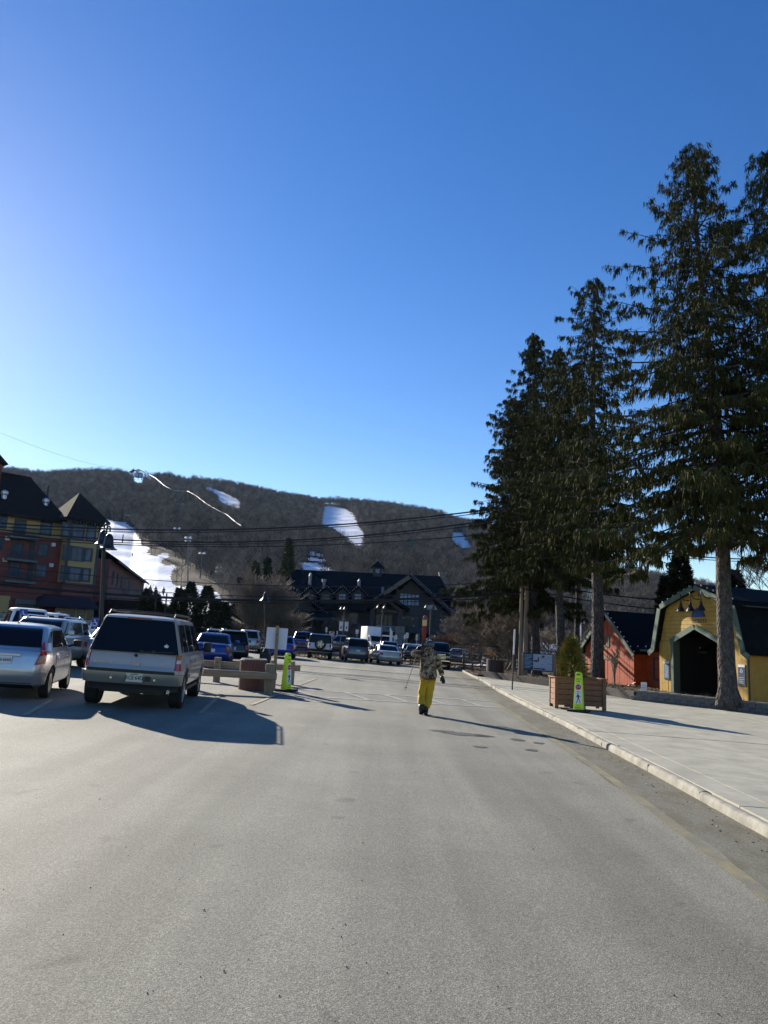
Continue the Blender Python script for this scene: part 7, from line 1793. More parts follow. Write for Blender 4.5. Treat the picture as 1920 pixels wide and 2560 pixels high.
evergreen('planter_spruce', 'small yellowish green spruce growing in the cedar planter', tpos, 1.32, .6, M['young'], 501, leaf=.24, dens=11, droop=-.55, shape=.62, wide=.11)
p = Vector((tpos.x + .0, tpos.y, tpos.z + .8))

# kerbside post
p = G(1280, 1732); p.z = gz(p.x, p.y) + KH; tp_ = at(1287, 1573, p.y)
t = thing('sign_post', 'slim black post with a pale upper part standing on the pavement edge', 'post', p)
dx, hz = tp_.x - p.x, tp_.z - p.z
solid('post', t, lambda b: b.beam((0, 0, -.1), (dx * .58, 0, hz * .58), .05, .05, M['ink'], (0, 1, 0))); solid('sleeve', t, lambda b: b.beam((dx * .58, 0, hz * .58), (dx, 0, hz), .065, .03, M['sign_back'], (0, 1, 0)))
# slatted bin by the bed
p = G(1240, 1697); p.y += .4; p.z = gz(p.x, p.y) + .14
t = thing('litter_bin', 'dark red brown slatted bin standing on the bed beside the kerb', 'bin', p)
solid('liner', t, lambda b: b.lathe([(.50, .02), (.50, .98), (.42, .98), (.42, .6)], M['black'], n=20, cap=False))
slat2 = rounded_box('slat', (.135, .03, .98), M['slat_dark'], None, .006, 1, mesh_only=True); 
for k in range(22): a = 2 * pi * k / 22; o = obj('slat', slat2, t); o.location = (.52 * cos(a), .52 * sin(a), .5); o.rotation_euler = (0, 0, a + pi / 2)
# map board
ML, MR = at(1308, 1700, 45.5), at(1386, 1704, 44.0)
ML.z = gz(ML.x, ML.y) + .3; ang = atan2(MR.y - ML.y, MR.x - ML.x); MW = (MR - ML).length
t = thing('map_board', 'wide map board with navy list and pale blue map on two timber posts', 'sign', ML, ang)
MF = Fac(ML, ang); a0 = MF.p(1309, 1634); a1 = MF.p(1380, 1676); mz1 = MF.p(1345, 1634)[1]; mz0 = MF.p(1345, 1677)[1]
for x in (-.02, MW): rounded_box('post', (.13, .13, mz1 + .35 + .05), M['timber_v'], t, .01, 1, (x, .02, (mz1 + .05 - .35) / 2))
bd_ = solid('board', t, lambda b: b.box(.06, MW - .08, -.06, -.02, mz0, mz1, M['ink']))
xm = .06 + (MW - .14) * .33
solid('list_panel', bd_, lambda b: b.box(.09, xm, -.066, -.061, mz0 + .04, mz1 - .04, M['navy'])); solid('map_panel', bd_, lambda b: b.box(xm + .005, MW - .11, -.066, -.061, mz0 + .04, mz1 - .04, mat('map_print', (.28, .38, .52), .5, nscale=4, namt=.25, col2=(.42, .44, .5))))
Hm = mz1 - mz0
for k in range(11):
    z = mz1 - .09 - (Hm - .16) * k / 11; solid('print_line', bd_, lambda b: b.box(.12, .12 + (xm - .16) * random.uniform(.5, 1), -.071, -.067, z - .012, z + .012, M['print_grey']))
def mq(name, x0, z0, x1, z1, m_): X0, X1 = xm + (MW - .11 - xm) * x0, xm + (MW - .11 - xm) * x1; solid(name, bd_, lambda b: b.box(X0, X1, -.071, -.067, mz0 + Hm * z0, mz0 + Hm * z1, m_))
mbr, mdk = mat('map_brown', (.09, .025, .03), .5), mat('map_dark_green', (.02, .05, .06), .5)
mq('map_mark', .03, .52, .28, .62, mbr); mq('map_mark', .24, .55, .31, .78, mbr); mq('map_mark', .45, .78, .6, .9, mbr); mq('map_mark', .03, .08, .45, .16, mbr); mq('map_mark', .47, .06, .62, .16, mdk)
for i in range(14): x, z = random.uniform(.1, .92), random.uniform(.25, .9); mq('map_mark', x, z, x + .06, z + .025, M['navy'] if i % 2 else mdk)
# small signs
p = at(1610, 1738, 32.6); p.z = gz(p.x, p.y) + .3; t = thing('yard_sign', 'small white sign with a red foot on the mulch before the orange shed', 'sign', p, -.5)
z1 = at(1616, 1706, 32.6).z - p.z; solid('panel', t, lambda b: (b.box(-.12, .12, -.01, .01, z1 - .5, z1, M['white']), b.box(-.12, .12, -.014, .014, z1 - .5, z1 - .36, M['red']))); solid('stake', t, lambda b: b.box(-.01, .01, .01, .02, -.1, z1 - .4, M['steel']))
text('lettering', 'TICKETS', .045, M['red'], t, (0, -.013, z1 - .13)); text('lettering', 'RENTALS', .045, M['red'], t, (0, -.013, z1 - .22))
def road_sign(name, label, x, yb, Y, ysign, kind, size, group=None, rz=0):
    p = at(x, yb, Y); p.z = gz(p.x, p.y); t = thing(name, label, 'sign', p, rz, group); c_ = at(x, ysign, Y).z - p.z
    solid('post', t, lambda b: b.tube([(0, .03, -.1), (0, .03, c_ + size[1] / 2)], .03, M['steel'], 6))
    w2, h2 = size[0] / 2, size[1] / 2
    pn = solid('panel', t, lambda b: b.box(-w2, w2, -.012, .0, c_ - h2, c_ + h2, M['white'] if kind != 'blue' else M['blue_sign']))
    if kind == 'dne':
        solid('red_disc', pn, lambda b: b.lathe([(.001, 0), (w2 * .92, 0), (w2 * .92, .004)], M['red'], n=24, Mx=Matrix.Translation((0, -.014, c_)) @ Matrix.Rotation(pi / 2, 4, 'X'))); solid('white_bar', pn, lambda b: b.box(-w2 * .72, w2 * .72, -.024, -.02, c_ - h2 * .13, c_ + h2 * .13, M['white']))
        text('lettering', 'DO NOT', .13, M['white'], pn, (0, -.022, c_ + h2 * .42)); text('lettering', 'ENTER', .13, M['white'], pn, (0, -.022, c_ - h2 * .42))
    elif kind == 'blue':
        def wc(b):
            b.lathe([(.001, 0), (.035, 0)], M['white'], n=10, Mx=Matrix.Translation((-.02, -.016, c_ + h2 * .55)) @ Matrix.Rotation(pi / 2, 4, 'X')); b.beam((-.02, -.016, c_ + h2 * .4), (0, -.016, c_ + .0), .006, .04, M['white']); b.beam((0, -.016, c_), (.07, -.016, c_), .006, .035, M['white']); b.beam((.07, -.016, c_), (.1, -.016, c_ - .09), .006, .035, M['white'])
            for k in range(8):
                a, a2 = pi * .75 + k * pi * 1.2 / 8, pi * .75 + (k + 1) * pi * 1.2 / 8; b.beam((-.01 + .095 * cos(a), -.016, c_ - .05 + .095 * sin(a)), (-.01 + .095 * cos(a2), -.016, c_ - .05 + .095 * sin(a2)), .006, .025, M['white'])
        solid('wheelchair_symbol', pn, wc); text('lettering', 'RESERVED', .055, M['white'], pn, (0, -.016, c_ - h2 * .72))
    elif kind == 'plain': solid('print_line', pn, lambda b: (b.box(-w2 * .6, w2 * .6, -.016, -.013, c_ + h2 * .3, c_ + h2 * .5, M['ink']), b.box(-w2 * .6, w2 * .6, -.016, -.013, c_ - h2 * .5, c_ - h2 * .2, M['ink'])))
    return t
road_sign('road_sign', 'do not enter sign in front of the dark hut at the left of the lodge', 569, 1600, 92, 1562, 'dne', (.62, .68), 'do not enter signs')
road_sign('road_sign', 'do not enter sign behind the white off-roader in front of the lodge', 828, 1606, 92, 1585, 'dne', (.6, .58), 'do not enter signs')
road_sign('parking_sign', 'blue disabled parking sign above the silver hatchback at the left', 50, 1600, 34, 1535, 'blue', (.34, .44), 'blue parking signs', .2)
road_sign('parking_sign', 'blue disabled parking sign just left of the dark lamp pole and pewter SUV', 232, 1610, 36, 1556, 'blue', (.3, .46), 'blue parking signs', .2)
for i, (x, ys, w_, h_, lab) in enumerate([(755, 1577, .3, .42, 'small white parking sign behind the blue off-roader'), (814, 1574, .2, .55, 'narrow white sign on a post above the white off-roader'), (841, 1584, .12, .6, 'narrow grey post sign right of the do not enter sign'), (891, 1579, .34, .5, 'small grey parking sign left of the white box truck'),
        (989, 1593, .3, .5, 'small white parking sign right of the white van'), (1011, 1592, .2, .5, 'left one of two close white parking signs below the lodge balcony'), (1017, 1588, .32, .6, 'right one of two close white parking signs below the lodge balcony'), (1086, 1596, .2, .8, 'pale narrow sign under the lodge balcony right of the lamp post'), (139 / 1, 1537, .3, .5, 'small white notice on a post before the shop windows'), (1041, 1594, .2, .7, 'pale narrow sign between the skis and the parking signs')]):
    road_sign('parking_sign', lab, x, 1612 if x > 200 else 1590, 94 if x > 200 else 60, ys, 'plain', (w_, h_), 'small white parking signs')
p = at(974, 1604, 90); p.z = gz(p.x, p.y); t = thing('feather_flag', 'red and white feather flag in front of the white van', 'flag', p)
z1 = at(973, 1568, 90).z - p.z; solid('pole', t, lambda b: b.tube([(0, 0, 0), (0, 0, z1)], .025, M['steel'], 5)); solid('cloth', t, lambda b: (b.prism([(.02, z1 * .35), (.32, z1 * .4), (.3, z1 * .85), (.02, z1)], -.01, .01, M['white']), b.prism([(.02, z1 * .2), (.34, z1 * .25), (.32, z1 * .4), (.02, z1 * .35)], -.01, .01, M['red'])))

# ---------------------------------------------------------------- lamp posts
p = at(246, 1700, 27); p.z = gz(p.x, p.y); zt = at(262, 1312, 27).z - p.z; lean = at(262, 1312, 27).x - p.x - (zt * .0)
t = thing('street_lamp', 'tall dark twin street lamp with bell shades on looped gooseneck arms', 'street lamp', p)
pt_ = at(260, 1370, 27); dxp = pt_.x - p.x; zp = pt_.z - p.z
solid('pole', t, lambda b: b.tube([(0, 0, 0), (dxp * .5, 0, zp * .5), (dxp, 0, zp), (dxp + .03, 0, zp + .55)], [.085, .075, .065, .05], M['ink'], 14), smooth=True)
solid('base', t, lambda b: b.lathe([(.24, 0), (.24, .3), (.17, .45), (.12, .7)], M['bronze'], n=16), smooth=True)
bell = [(.03, .62), (.10, .58), (.15, .5), (.175, .42), (.185, .28), (.2, .16), (.25, .06), (.33, .01), (.37, 0), (.36, -.012), (.3, -.005), (.2, .1), (.14, .3), (.0, .35)]
for (sx, sy, syp, loop) in ((257, 1360, .25, 1308), (272, 1374, -.2, 1316)):
    s0 = at(sx - (7 if sx < 260 else -3), sy, 27); s_ = Vector((s0.x - p.x, syp, s0.z - p.z)); zl_ = at(263, loop, 27).z - p.z; side = -1 if sx < 260 else 1
    m2 = MB(); m2.lathe([(r_ * .88, z_ * .88) for r_, z_ in bell], M['bronze'], (s_.x, s_.y, s_.z), 24, cap=False); sh = m2.build('lamp_shade', t, smooth=True)
    m2 = MB(); m2.lathe([(.0, .1), (.09, .06), (.1, -.01), (.05, -.05), (.0, -.06)], M['lens_clear'], (s_.x, s_.y, s_.z), 12, cap=False); m2.build('bulb', sh, smooth=True)
    x0 = dxp + .03; zz = s_.z + .6; r_ = abs(s_.x - x0) / 2 + .02; cxm = (s_.x + x0) / 2; pts = [(x0, 0, zp + .3)] + [(cxm + (x0 - cxm) * cos(pi * k / 10), s_.y * k / 10, zl_ - .18 + .18 * sin(pi * k / 10)) for k in range(11)] + [(s_.x, s_.y, zz)]
    solid('arm', t, lambda b: b.tube(pts, .028, M['bronze'], 8), smooth=True)
p = G(660, 1664); p.y += .3; p.z = gz(p.x, p.y); Yl = p.y
t = thing('street_lamp', 'slim black street lamp with a bell shade on a dark concrete block', 'street lamp', p)
sc_ = lambda y, x=660: at(x, y, Yl).z - p.z
hb_ = sc_(1634); solid('concrete_base', t, lambda b: b.box(-.27, .27, -.27, .27, 0, hb_, mat('lamp_block', (.03, .034, .03), .8, nscale=5, namt=.4)))
dx = at(662, 1502, Yl).x - p.x
solid('pole', t, lambda b: (b.lathe([(.17, hb_), (.16, hb_ + .12), (.09, hb_ + .3)], M['ink'], n=10), b.tube([(0, 0, hb_), (dx, 0, sc_(1505))], [.055, .045], M['ink'], 8)))
zc_ = sc_(1503); solid('lamp_shade', t, lambda b: b.lathe([(.03, .5), (.07, .42), (.1, .3), (.14, .16), (.26, .02), (.28, 0), (.26, -.02), (.1, .05)], M['bronze'], (dx, 0, zc_), 16, cap=False), smooth=True); solid('finial', t, lambda b: b.lathe([(.02, .5), (.012, 1.0), (.03, 1.05), (.02, 1.25)], M['bronze'], (dx, 0, zc_), 8))
def lantern_post(label, x, yb, Y, heads, banner=False, panelw=None, scale=1.0):
    p = at(x, yb, Y); p.z = gz(p.x, p.y); t = thing('street_lamp', label, 'street lamp', p, 0, 'black lantern lamp posts near the lodge')
    hs = [(at(hx, hy, Y).x - p.x, at(hx, hy, Y).z - p.z) for hx, hy in heads]; zt = max(h[1] for h in hs)
    solid('pole', t, lambda b: (b.tube([(0, 0, 0), (0, 0, zt - (.1 if len(hs) > 1 else .3) * scale)], .08, M['ink'], 8), b.lathe([(.2, 0), (.2, .5), (.09, .9)], M['ink'], n=8)))
    for hx, hz in hs:
        h = solid('lantern', t, lambda b: (b.lathe([(.07, -.42), (.17, -.05)], M['ink'], (hx, 0, hz), 6, cap=False), b.lathe([(.22, .0), (.16, .12), (.06, .25), (.03, .4)], M['ink'], (hx, 0, hz), 6)))
        m2 = MB(); m2.lathe([(.075, -.38), (.165, -.03)], M['lens_clear'], (hx, 0, hz), 6); o = m2.build('glass', h)
        if abs(hx) > .1: solid('arm', t, lambda b: b.tube([(0, 0, hz - .7), (hx * .5, 0, hz - .75), (hx, 0, hz - .42)], .035, M['ink'], 6))
    if banner:
        for sx in (-1, 1): solid('banner', t, lambda b: (b.box(sx * .12 - (.45 if sx < 0 else 0), sx * .12 + (.45 if sx > 0 else 0), -.02, .02, zt - 2.7, zt - 1.55, M['sign_back']), b.prism([(sx * .35 - .14, zt - 2.4), (sx * .35 + .1, zt - 2.0), (sx * .35 + .1, zt - 2.4)], -.03, -.021, M['navy'])))
    if panelw: solid('name_panel', t, lambda b: b.prism([(-panelw, zt - .25), (-panelw * .7, zt + .15), (0, zt + .32), (panelw * .7, zt + .15), (panelw, zt - .25)], -.03, .03, mat('grey_emblem', (.25, .28, .33), .6)))
lantern_post('lantern post with two grey banners in front of the lodge windows', 857, 1608, 96, [(853, 1523), (862, 1523)], banner=True)
lantern_post('double lantern post before the lodge entry gable', 953, 1608, 98, [(945, 1519), (961, 1520)])
lantern_post('double lantern post with a grey emblem in front of the lodge balcony', 1074, 1616, 90, [(1065, 1519), (1084, 1519)], panelw=.75)
lantern_post('double lantern with white heads among the branches of the big bare tree', 628, 1600, 97, [(620, 1484), (637, 1486)])
lantern_post('pair of dark lanterns standing out against the snow run', 382, 1590, 84, [(375, 1472), (389, 1473)])
lantern_post('single dark lantern on a slim post against the snow run', 407, 1590, 82, [(409, 1476)])

# ---------------------------------------------------------------- fences
t = thing('rail_fence', 'long brown split rail fence behind the row of parked cars', 'fence', on(-10, 62.6))
o0 = Vector((-10, 62.6, gz(-10, 62.6)))
X = -18.0
while X < 12:
    p = on(X, 62.6) - o0; solid('post', t, lambda b: b.box(p.x - .08, p.x + .08, p.y - .08, p.y + .08, p.z - .1, p.z + 1.25, M['rail']))
    for k in range(4):
        q = on(X + 2.5, 62.6) - o0; z = .28 + k * .28; solid('rail', t, lambda b: b.beam((p.x - .1, p.y - .12 * (k % 2) + random.uniform(-.02, .02), p.z + z + random.uniform(-.03, .03)), (q.x + .1, q.y, q.z + z + random.uniform(-.03, .03)), .07, .12, M['rail']))
    X += 2.5
t = thing('chain_fence', 'tall thin black wire fence in front of the orange and white truck', 'fence', on(8, 60.5)); o0 = Vector(on(8, 60.5))
mesh_m = bpy.data.materials.new('chain_link'); mesh_m.use_nodes = True; MATS['chain_link'] = mesh_m
X = 2.6
while X < 22:
    p = on(X, 60.5) - o0; solid('post', t, lambda b: b.tube([(p.x, p.y, p.z), (p.x, p.y, p.z + 1.95)], .035, M['ink'], 6)); X += 2.75
a, b_ = on(2.6, 60.5) - o0, on(21.9, 60.5) - o0; solid('top_rail', t, lambda b: b.tube([(a.x, a.y, a.z + 1.93), (b_.x, b_.y, b_.z + 1.93)], .03, M['ink'], 6))
w_ = MB()
for k in range(150):                                                    # the wire itself
    x = a.x + (b_.x - a.x) * k / 150; z = a.z + (b_.z - a.z) * k / 150
    w_.beam((x, 0, z + .05), (x + 1.85 * .5, 0, z + 1.9), .006, .006, M['iron']); w_.beam((x + .92, 0, z + .05), (x, 0, z + 1.9), .006, .006, M['iron'])
wo = w_.build('wire_mesh', t, fix=False); wo['kind'] = 'stuff'
t = thing('iron_fence', 'low black fence along the left side behind the blue cars', 'fence', on(-22, 72)); o0 = Vector(on(-22, 72))
for k in range(34):
    p = on(-38 + k * .95, 72) - o0; solid('post', t, lambda b: b.box(p.x - .025, p.x + .025, p.y - .02, p.y + .02, p.z, p.z + 1.7, M['ink']))
a, b_ = on(-38, 72) - o0, on(-6.65, 72) - o0
for z in (.3, 1.6): solid('rail', t, lambda b: b.beam((a.x, a.y, a.z + z), (b_.x, b_.y, b_.z + z), .04, .05, M['ink']))
t = thing('stone_wall', 'pale low stone wall behind the helmeted person on the left', 'wall', on(-24, 60)); o0 = Vector(on(-24, 60))
sm = [rounded_box('stone', (.62, .35, .3), mat('pale_stone', (.33, .28, .22), .9, nscale=3, namt=.35, bump=.6, bscale=12), None, .04, 2, mesh_only=True)]
for r_ in range(5):
    for k in range(22):
        q = on(-31 + k * .66 + (r_ % 2) * .33, 60) - o0; o = obj('stone', sm[0], t); o.location = (q.x, q.y, q.z + .16 + r_ * .315); o.scale = (random.uniform(.92, 1), 1, random.uniform(.92, 1)); o.rotation_euler = (0, 0, random.uniform(-.03, .03))
# fallen white and red barrier and melting snow near the kerb end
p = G(1207, 1672); p.z = gz(p.x, p.y) + .15
t = thing('fallen_barrier', 'leaning white board with a red base lying by the dark bin', 'barrier', p, .2)
solid('board', t, lambda b: b.beam((-.1, 0, .1), (.12, 0, .95), .2, .03, M['white'], (0, 1, 0))); solid('base', t, lambda b: b.cbox((-.15, 0, .06), (.5, .3, .14), mat('faded_red', (.55, .12, .1), .6)))
p = G(1222, 1672); p.z = gz(p.x, p.y) + .12; rounded_ = MB()
for k in range(60): a, r_ = random.uniform(0, 2 * pi), random.uniform(0, .8); rounded_.beam((r_ * cos(a), .5 * r_ * sin(a), 0), (r_ * cos(a) + random.uniform(-.35, .35), .5 * r_ * sin(a), random.uniform(.05, .5)), .04, .02, M['white'] if k % 3 else M['steel'])
o = rounded_.build('netting', None, kind='stuff', label='crumpled pale plastic netting heaped beside the dark bin'); o.location = p
mb = MB()
for k in range(14):
    q = G(1140 + random.uniform(28, 80), 1667 + random.uniform(-1, 2)); r_ = random.uniform(.15, .4); z = gz(q.x, q.y) + .12
    mb.lathe([(r_, 0), (r_ * .8, .06), (r_ * .3, .11)], M['snow'], (q.x, q.y, z), 8)
mb.build('snow_patch', kind='stuff', label='last melting snow patches at the far end of the bed', smooth=True)
p = G(1292, 1674); p.z = gz(p.x, p.y) + .2; t = thing('marker_post', 'short white post with a crossbar left of the map board', 'post', p)
solid('post', t, lambda b: b.box(-.03, .03, -.03, .03, 0, 1.35, M['white'])); solid('crossbar', t, lambda b: b.box(-.3, .12, -.035, .035, 1.3, 1.38, M['white']))
p = at(1290, 1640, 140); p.z = float(terr(p.x, p.y)) ; 
# lattice pylon behind the trees
pb = Vector((at(1483, 1560, 260).x, 260, float(terr(at(1483, 1560, 260).x, 260)))); zt = at(1478, 1448, 260).z - pb.z
t = thing('pylon', 'pale steel lattice pylon rising behind the spruce trunks', 'pylon', pb)
def pyl(b):
    for sx in (-1, 1):
        for sy in (-1, 1): b.beam((sx * 4, sy * 4, -2), (sx * .5, sy * .5, zt), .22, .22, M['steel'])
    for k in range(9):
        f0, f1 = k / 9, (k + 1) / 9; w0, w1 = 4 - 3.5 * f0, 4 - 3.5 * f1
        for sy in (-1, 1): b.beam((-w0, sy * w0, zt * f0), (w1, sy * w1, zt * f1), .1, .1, M['steel']); b.beam((w0, sy * w0, zt * f0), (-w1, sy * w1, zt * f1), .1, .1, M['steel'])
solid('lattice', t, pyl); solid('crossarm', t, lambda b: (b.beam((-5, 0, zt * .88), (5, 0, zt * .88), .25, .25, M['steel']), b.beam((-5, 0, zt * .88), (0, 0, zt), .12, .12, M['steel'])))
# small ski-village bits seen between the trunks
p = at(1452, 1640, 100); p.z = gz(p.x, p.y); t = thing('snow_gun_pole', 'white snow gun on a pole between two spruce trunks', 'snow gun', p); z1 = at(1432, 1558, 100).z - p.z
solid('pole', t, lambda b: b.tube([(0, 0, 0), (0, 0, z1)], .09, M['white'], 6)); solid('nozzle', t, lambda b: b.box(-.4, .4, -.3, .3, z1, z1 + .35, M['white']))
p = at(1457, 1625, 104); p.z = gz(p.x, p.y); t = thing('white_shed', 'small white roofed shed seen between the trunks left of the orange shed', 'building', p)
solid('wall', t, lambda b: b.box(-1.4, 1.4, 0, 3, 0, 1.7, M['sign_back'])); solid('roof', t, lambda b: b.prism([(-1.7, 1.6), (0, 2.9), (1.7, 1.6)], -.2, 3.2, M['white']))

# ---------------------------------------------------------------- people
def camo():
    n = NT('camouflage_cloth', 0.85, 0.15)
    v = n.noise(7, 2, 0.5, dist=1.2); v2 = n.noise(8, 2, 0.5, n.map((1, 1, 1), (1, 2, .5)), dist=1.0); v3 = n.noise(10, 2, .5, n.map((1.1, 1, .9), (2, .4, 1.5)), dist=1.0)
    c = n.mix(n.ramp(v, [(0.0, 0.0), (0.5, 1.0)], True), (0.21, 0.145, 0.09), (0.36, 0.275, 0.175)); c = n.mix(n.ramp(v2, [(0.0, 0.0), (0.55, 1.0)], True), c, (0.075, 0.05, 0.035)); c = n.mix(n.ramp(v3, [(0.0, 0.0), (0.58, 1.0)], True), c, (0.015, 0.013, 0.012))
    n.color(c); n.bump(n.noise(14, 4, .6), .6, .03); return n.m
M['camo'] = camo(); M['yellow_cloth'] = mat('yellow_ski_cloth', (.50, .31, .010), .75, nscale=6, namt=.15, bump=.8, bscale=9, stretch=(1, 1, .6)); M['skinm'] = mat('skin_tone', (.4, .24, .17), .6)
p = G(1058, 1786)
sk = thing('person', 'skier walking away in camouflage jacket and yellow trousers with skis on the shoulder', 'person', p)
V = [(.09, 0, .98), (.09, .01, 1.2), (.09, .02, 1.42), (.09, .03, 1.57), (.09, .05, 1.68), (.09, .05, 1.79), (-.10, .02, 1.52), (-.33, .04, 1.46), (-.22, .2, 1.60), (.28, .0, 1.52), (.37, .01, 1.2), (.44, .05, .96),
     (.15, 0, .9), (.13, .04, .5), (.06, -.02, .1), (.02, 0, .9), (-.05, .06, .5), (-.06, -.18, .19), (.06, .14, .04), (-.06, -.1, .08)]
E_ = [(0, 1), (1, 2), (2, 3), (3, 4), (4, 5), (2, 6), (6, 7), (7, 8), (2, 9), (9, 10), (10, 11), (0, 12), (12, 13), (13, 14), (14, 18), (0, 15), (15, 16), (16, 17), (17, 19)]
skin('body', V, E_, [.14, .13, .14, .055, .09, .075, .07, .05, .04, .07, .05, .04, .1, .07, .05, .1, .07, .05, .04, .04], M['skinm'], sk, 2)
V = [(.09, 0, .83), (.09, 0, 1.05), (.085, .01, 1.25), (.085, .02, 1.42), (.085, .03, 1.55), (.085, .04, 1.61), (-.10, .02, 1.52), (-.32, .04, 1.47), (-.29, .12, 1.52), (-.20, .19, 1.59), (.27, .0, 1.52), (.33, .0, 1.36), (.385, .01, 1.18), (.42, .03, 1.06), (.45, .05, .97)]
j = skin('jacket', V, [(0, 1), (1, 2), (2, 3), (3, 4), (4, 5), (3, 6), (6, 7), (7, 8), (8, 9), (3, 10), (10, 11), (11, 12), (12, 13), (13, 14)],
     [(.26, .18), (.24, .175), (.23, .17), (.235, .16), (.13, .11), (.08, .08), (.105, .1), (.085, .085), (.075, .075), (.06, .06), (.11, .105), (.09, .09), (.08, .08), (.072, .072), (.066, .066)], M['camo'], sk, 2)
V = [(.09, 0, .99), (.155, 0, .86), (.15, .03, .66), (.14, .05, .5), (.10, .02, .3), (.055, -.03, .12), (.02, 0, .86), (-.02, .04, .66), (-.055, .06, .5), (-.06, -.06, .33), (-.06, -.17, .19)]
tr = skin('trousers', V, [(0, 1), (1, 2), (2, 3), (3, 4), (4, 5), (0, 6), (6, 7), (7, 8), (8, 9), (9, 10)], [(.17, .15), .135, .12, .112, .108, .12, .135, .118, .108, .105, .115], M['yellow_cloth'], sk, 2)
rg_ = np.random.default_rng(3)
for o_, amp, fr_ in ((j, .010, 26), (tr, .012, 30)):                    # cloth folds
    o_.data.update()
    for v in o_.data.vertices:
        c_ = v.co; k = math.sin(c_.z * fr_ + 3 * math.sin(c_.x * 12) + c_.y * 9) * math.sin(c_.x * 15 + c_.z * 7); v.co += v.normal * amp * k
for nm, x, y, z in (('boot', .055, .05, .05), ('boot', -.06, -.13, .10)):
    o = rounded_box(nm, (.115, .3, .10), M['ink'], sk, .04, 3, (x, y, z)); o.rotation_euler = (-.6 if x < 0 else 0, 0, 0)
    solid('boot_shaft', sk, lambda b: b.tube([(x, y - .08, z + .01), (x, y - .085, z + .16)], [.068, .078], M['ink'], 12), smooth=True)
hx, hy_, hz_ = .09, .05, 1.76
h = solid('helmet', sk, lambda b: b.lathe([(.135 * cos(a), .155 * sin(a)) for a in [radians(k) for k in (-28, -18, -5, 8, 22, 38, 52, 66, 78, 90)]], mat('helmet_dark', (.02, .022, .03), .3, spec=.6), (hx, hy_, hz_), 20), smooth=True)
solid('helmet_vents', h, lambda b: [b.lathe([(.001, .0), (.018, 0)], M['white'], n=6, Mx=Matrix.Translation((hx + dx_, hy_ - .12, hz_ + dz_)) @ Matrix.Rotation(pi / 2.4, 4, 'X')) for dx_, dz_ in ((-.05, .085), (.0, .10), (.045, .09), (-.075, .05))])
solid('goggle_strap', h, lambda b: b.lathe([(.138, -.02), (.141, .0), (.141, .035), (.138, .05)], mat('strap_grey', (.08, .085, .1), .6), (hx, hy_, hz_ - .02), 20, cap=False))
solid('face', sk, lambda b: (b.lathe([(.03, -.14), (.075, -.12), (.095, -.05), (.10, .03)], M['skinm'], (hx, hy_ + .025, hz_ - .02), 14), b.lathe([(.001, .03), (.02, 0), (.001, -.03)], M['skinm'], (hx, hy_ + .125, hz_ - .05), 8)))
solid('goggles', sk, lambda b: b.box(hx - .08, hx + .08, hy_ + .09, hy_ + .14, hz_ - .01, hz_ + .06, M['glass']))
solid('hood', sk, lambda b: b.lathe([(.10, -.02), (.13, .03), (.12, .1), (.09, .13)], M['camo'], (.09, .03, 1.55), 14, cap=False), smooth=True)
def glove(par, wrist, palm, up, thumb_side, curl=.5):
    w_, p_ = Vector(wrist), Vector(palm); d = (p_ - w_).normalized(); s_ = d.cross(Vector(up)).normalized(); n_ = s_.cross(d)
    V = [w_ - d * .03, w_, p_]; E = [(0, 1), (1, 2)]; R = [.048, .045, .05]
    for k, (off, ln) in enumerate(((-.036, .07), (-.012, .082), (.013, .078), (.036, .062))):
        b0 = p_ + s_ * off * thumb_side + d * .015; a = b0 + d * ln * .55 - n_ * curl * ln * .25; c_ = a + d * ln * .4 - n_ * curl * ln * .7; i = len(V); V += [b0, a, c_]; E += [(2, i), (i, i + 1), (i + 1, i + 2)]; R += [.017, .0145, .012]
    b0 = w_.lerp(p_, .5) - s_ * .045 * thumb_side; a = b0 - s_ * .02 * thumb_side + d * .04 - n_ * .012; i = len(V); V += [b0, a, a + d * .03]; E += [(1, i), (i, i + 1), (i + 1, i + 2)]; R += [.019, .016, .013]
    return skin('glove', [tuple(v) for v in V], E, R, M['ink'], par, 2, root=1)
glove(sk, (.455, .055, .95), (.475, .07, .88), (0, 1, 0), 1, .8)
glove(sk, (-.19, .21, 1.6), (-.12, .22, 1.655), (0, 1, .2), -1, 1.6)
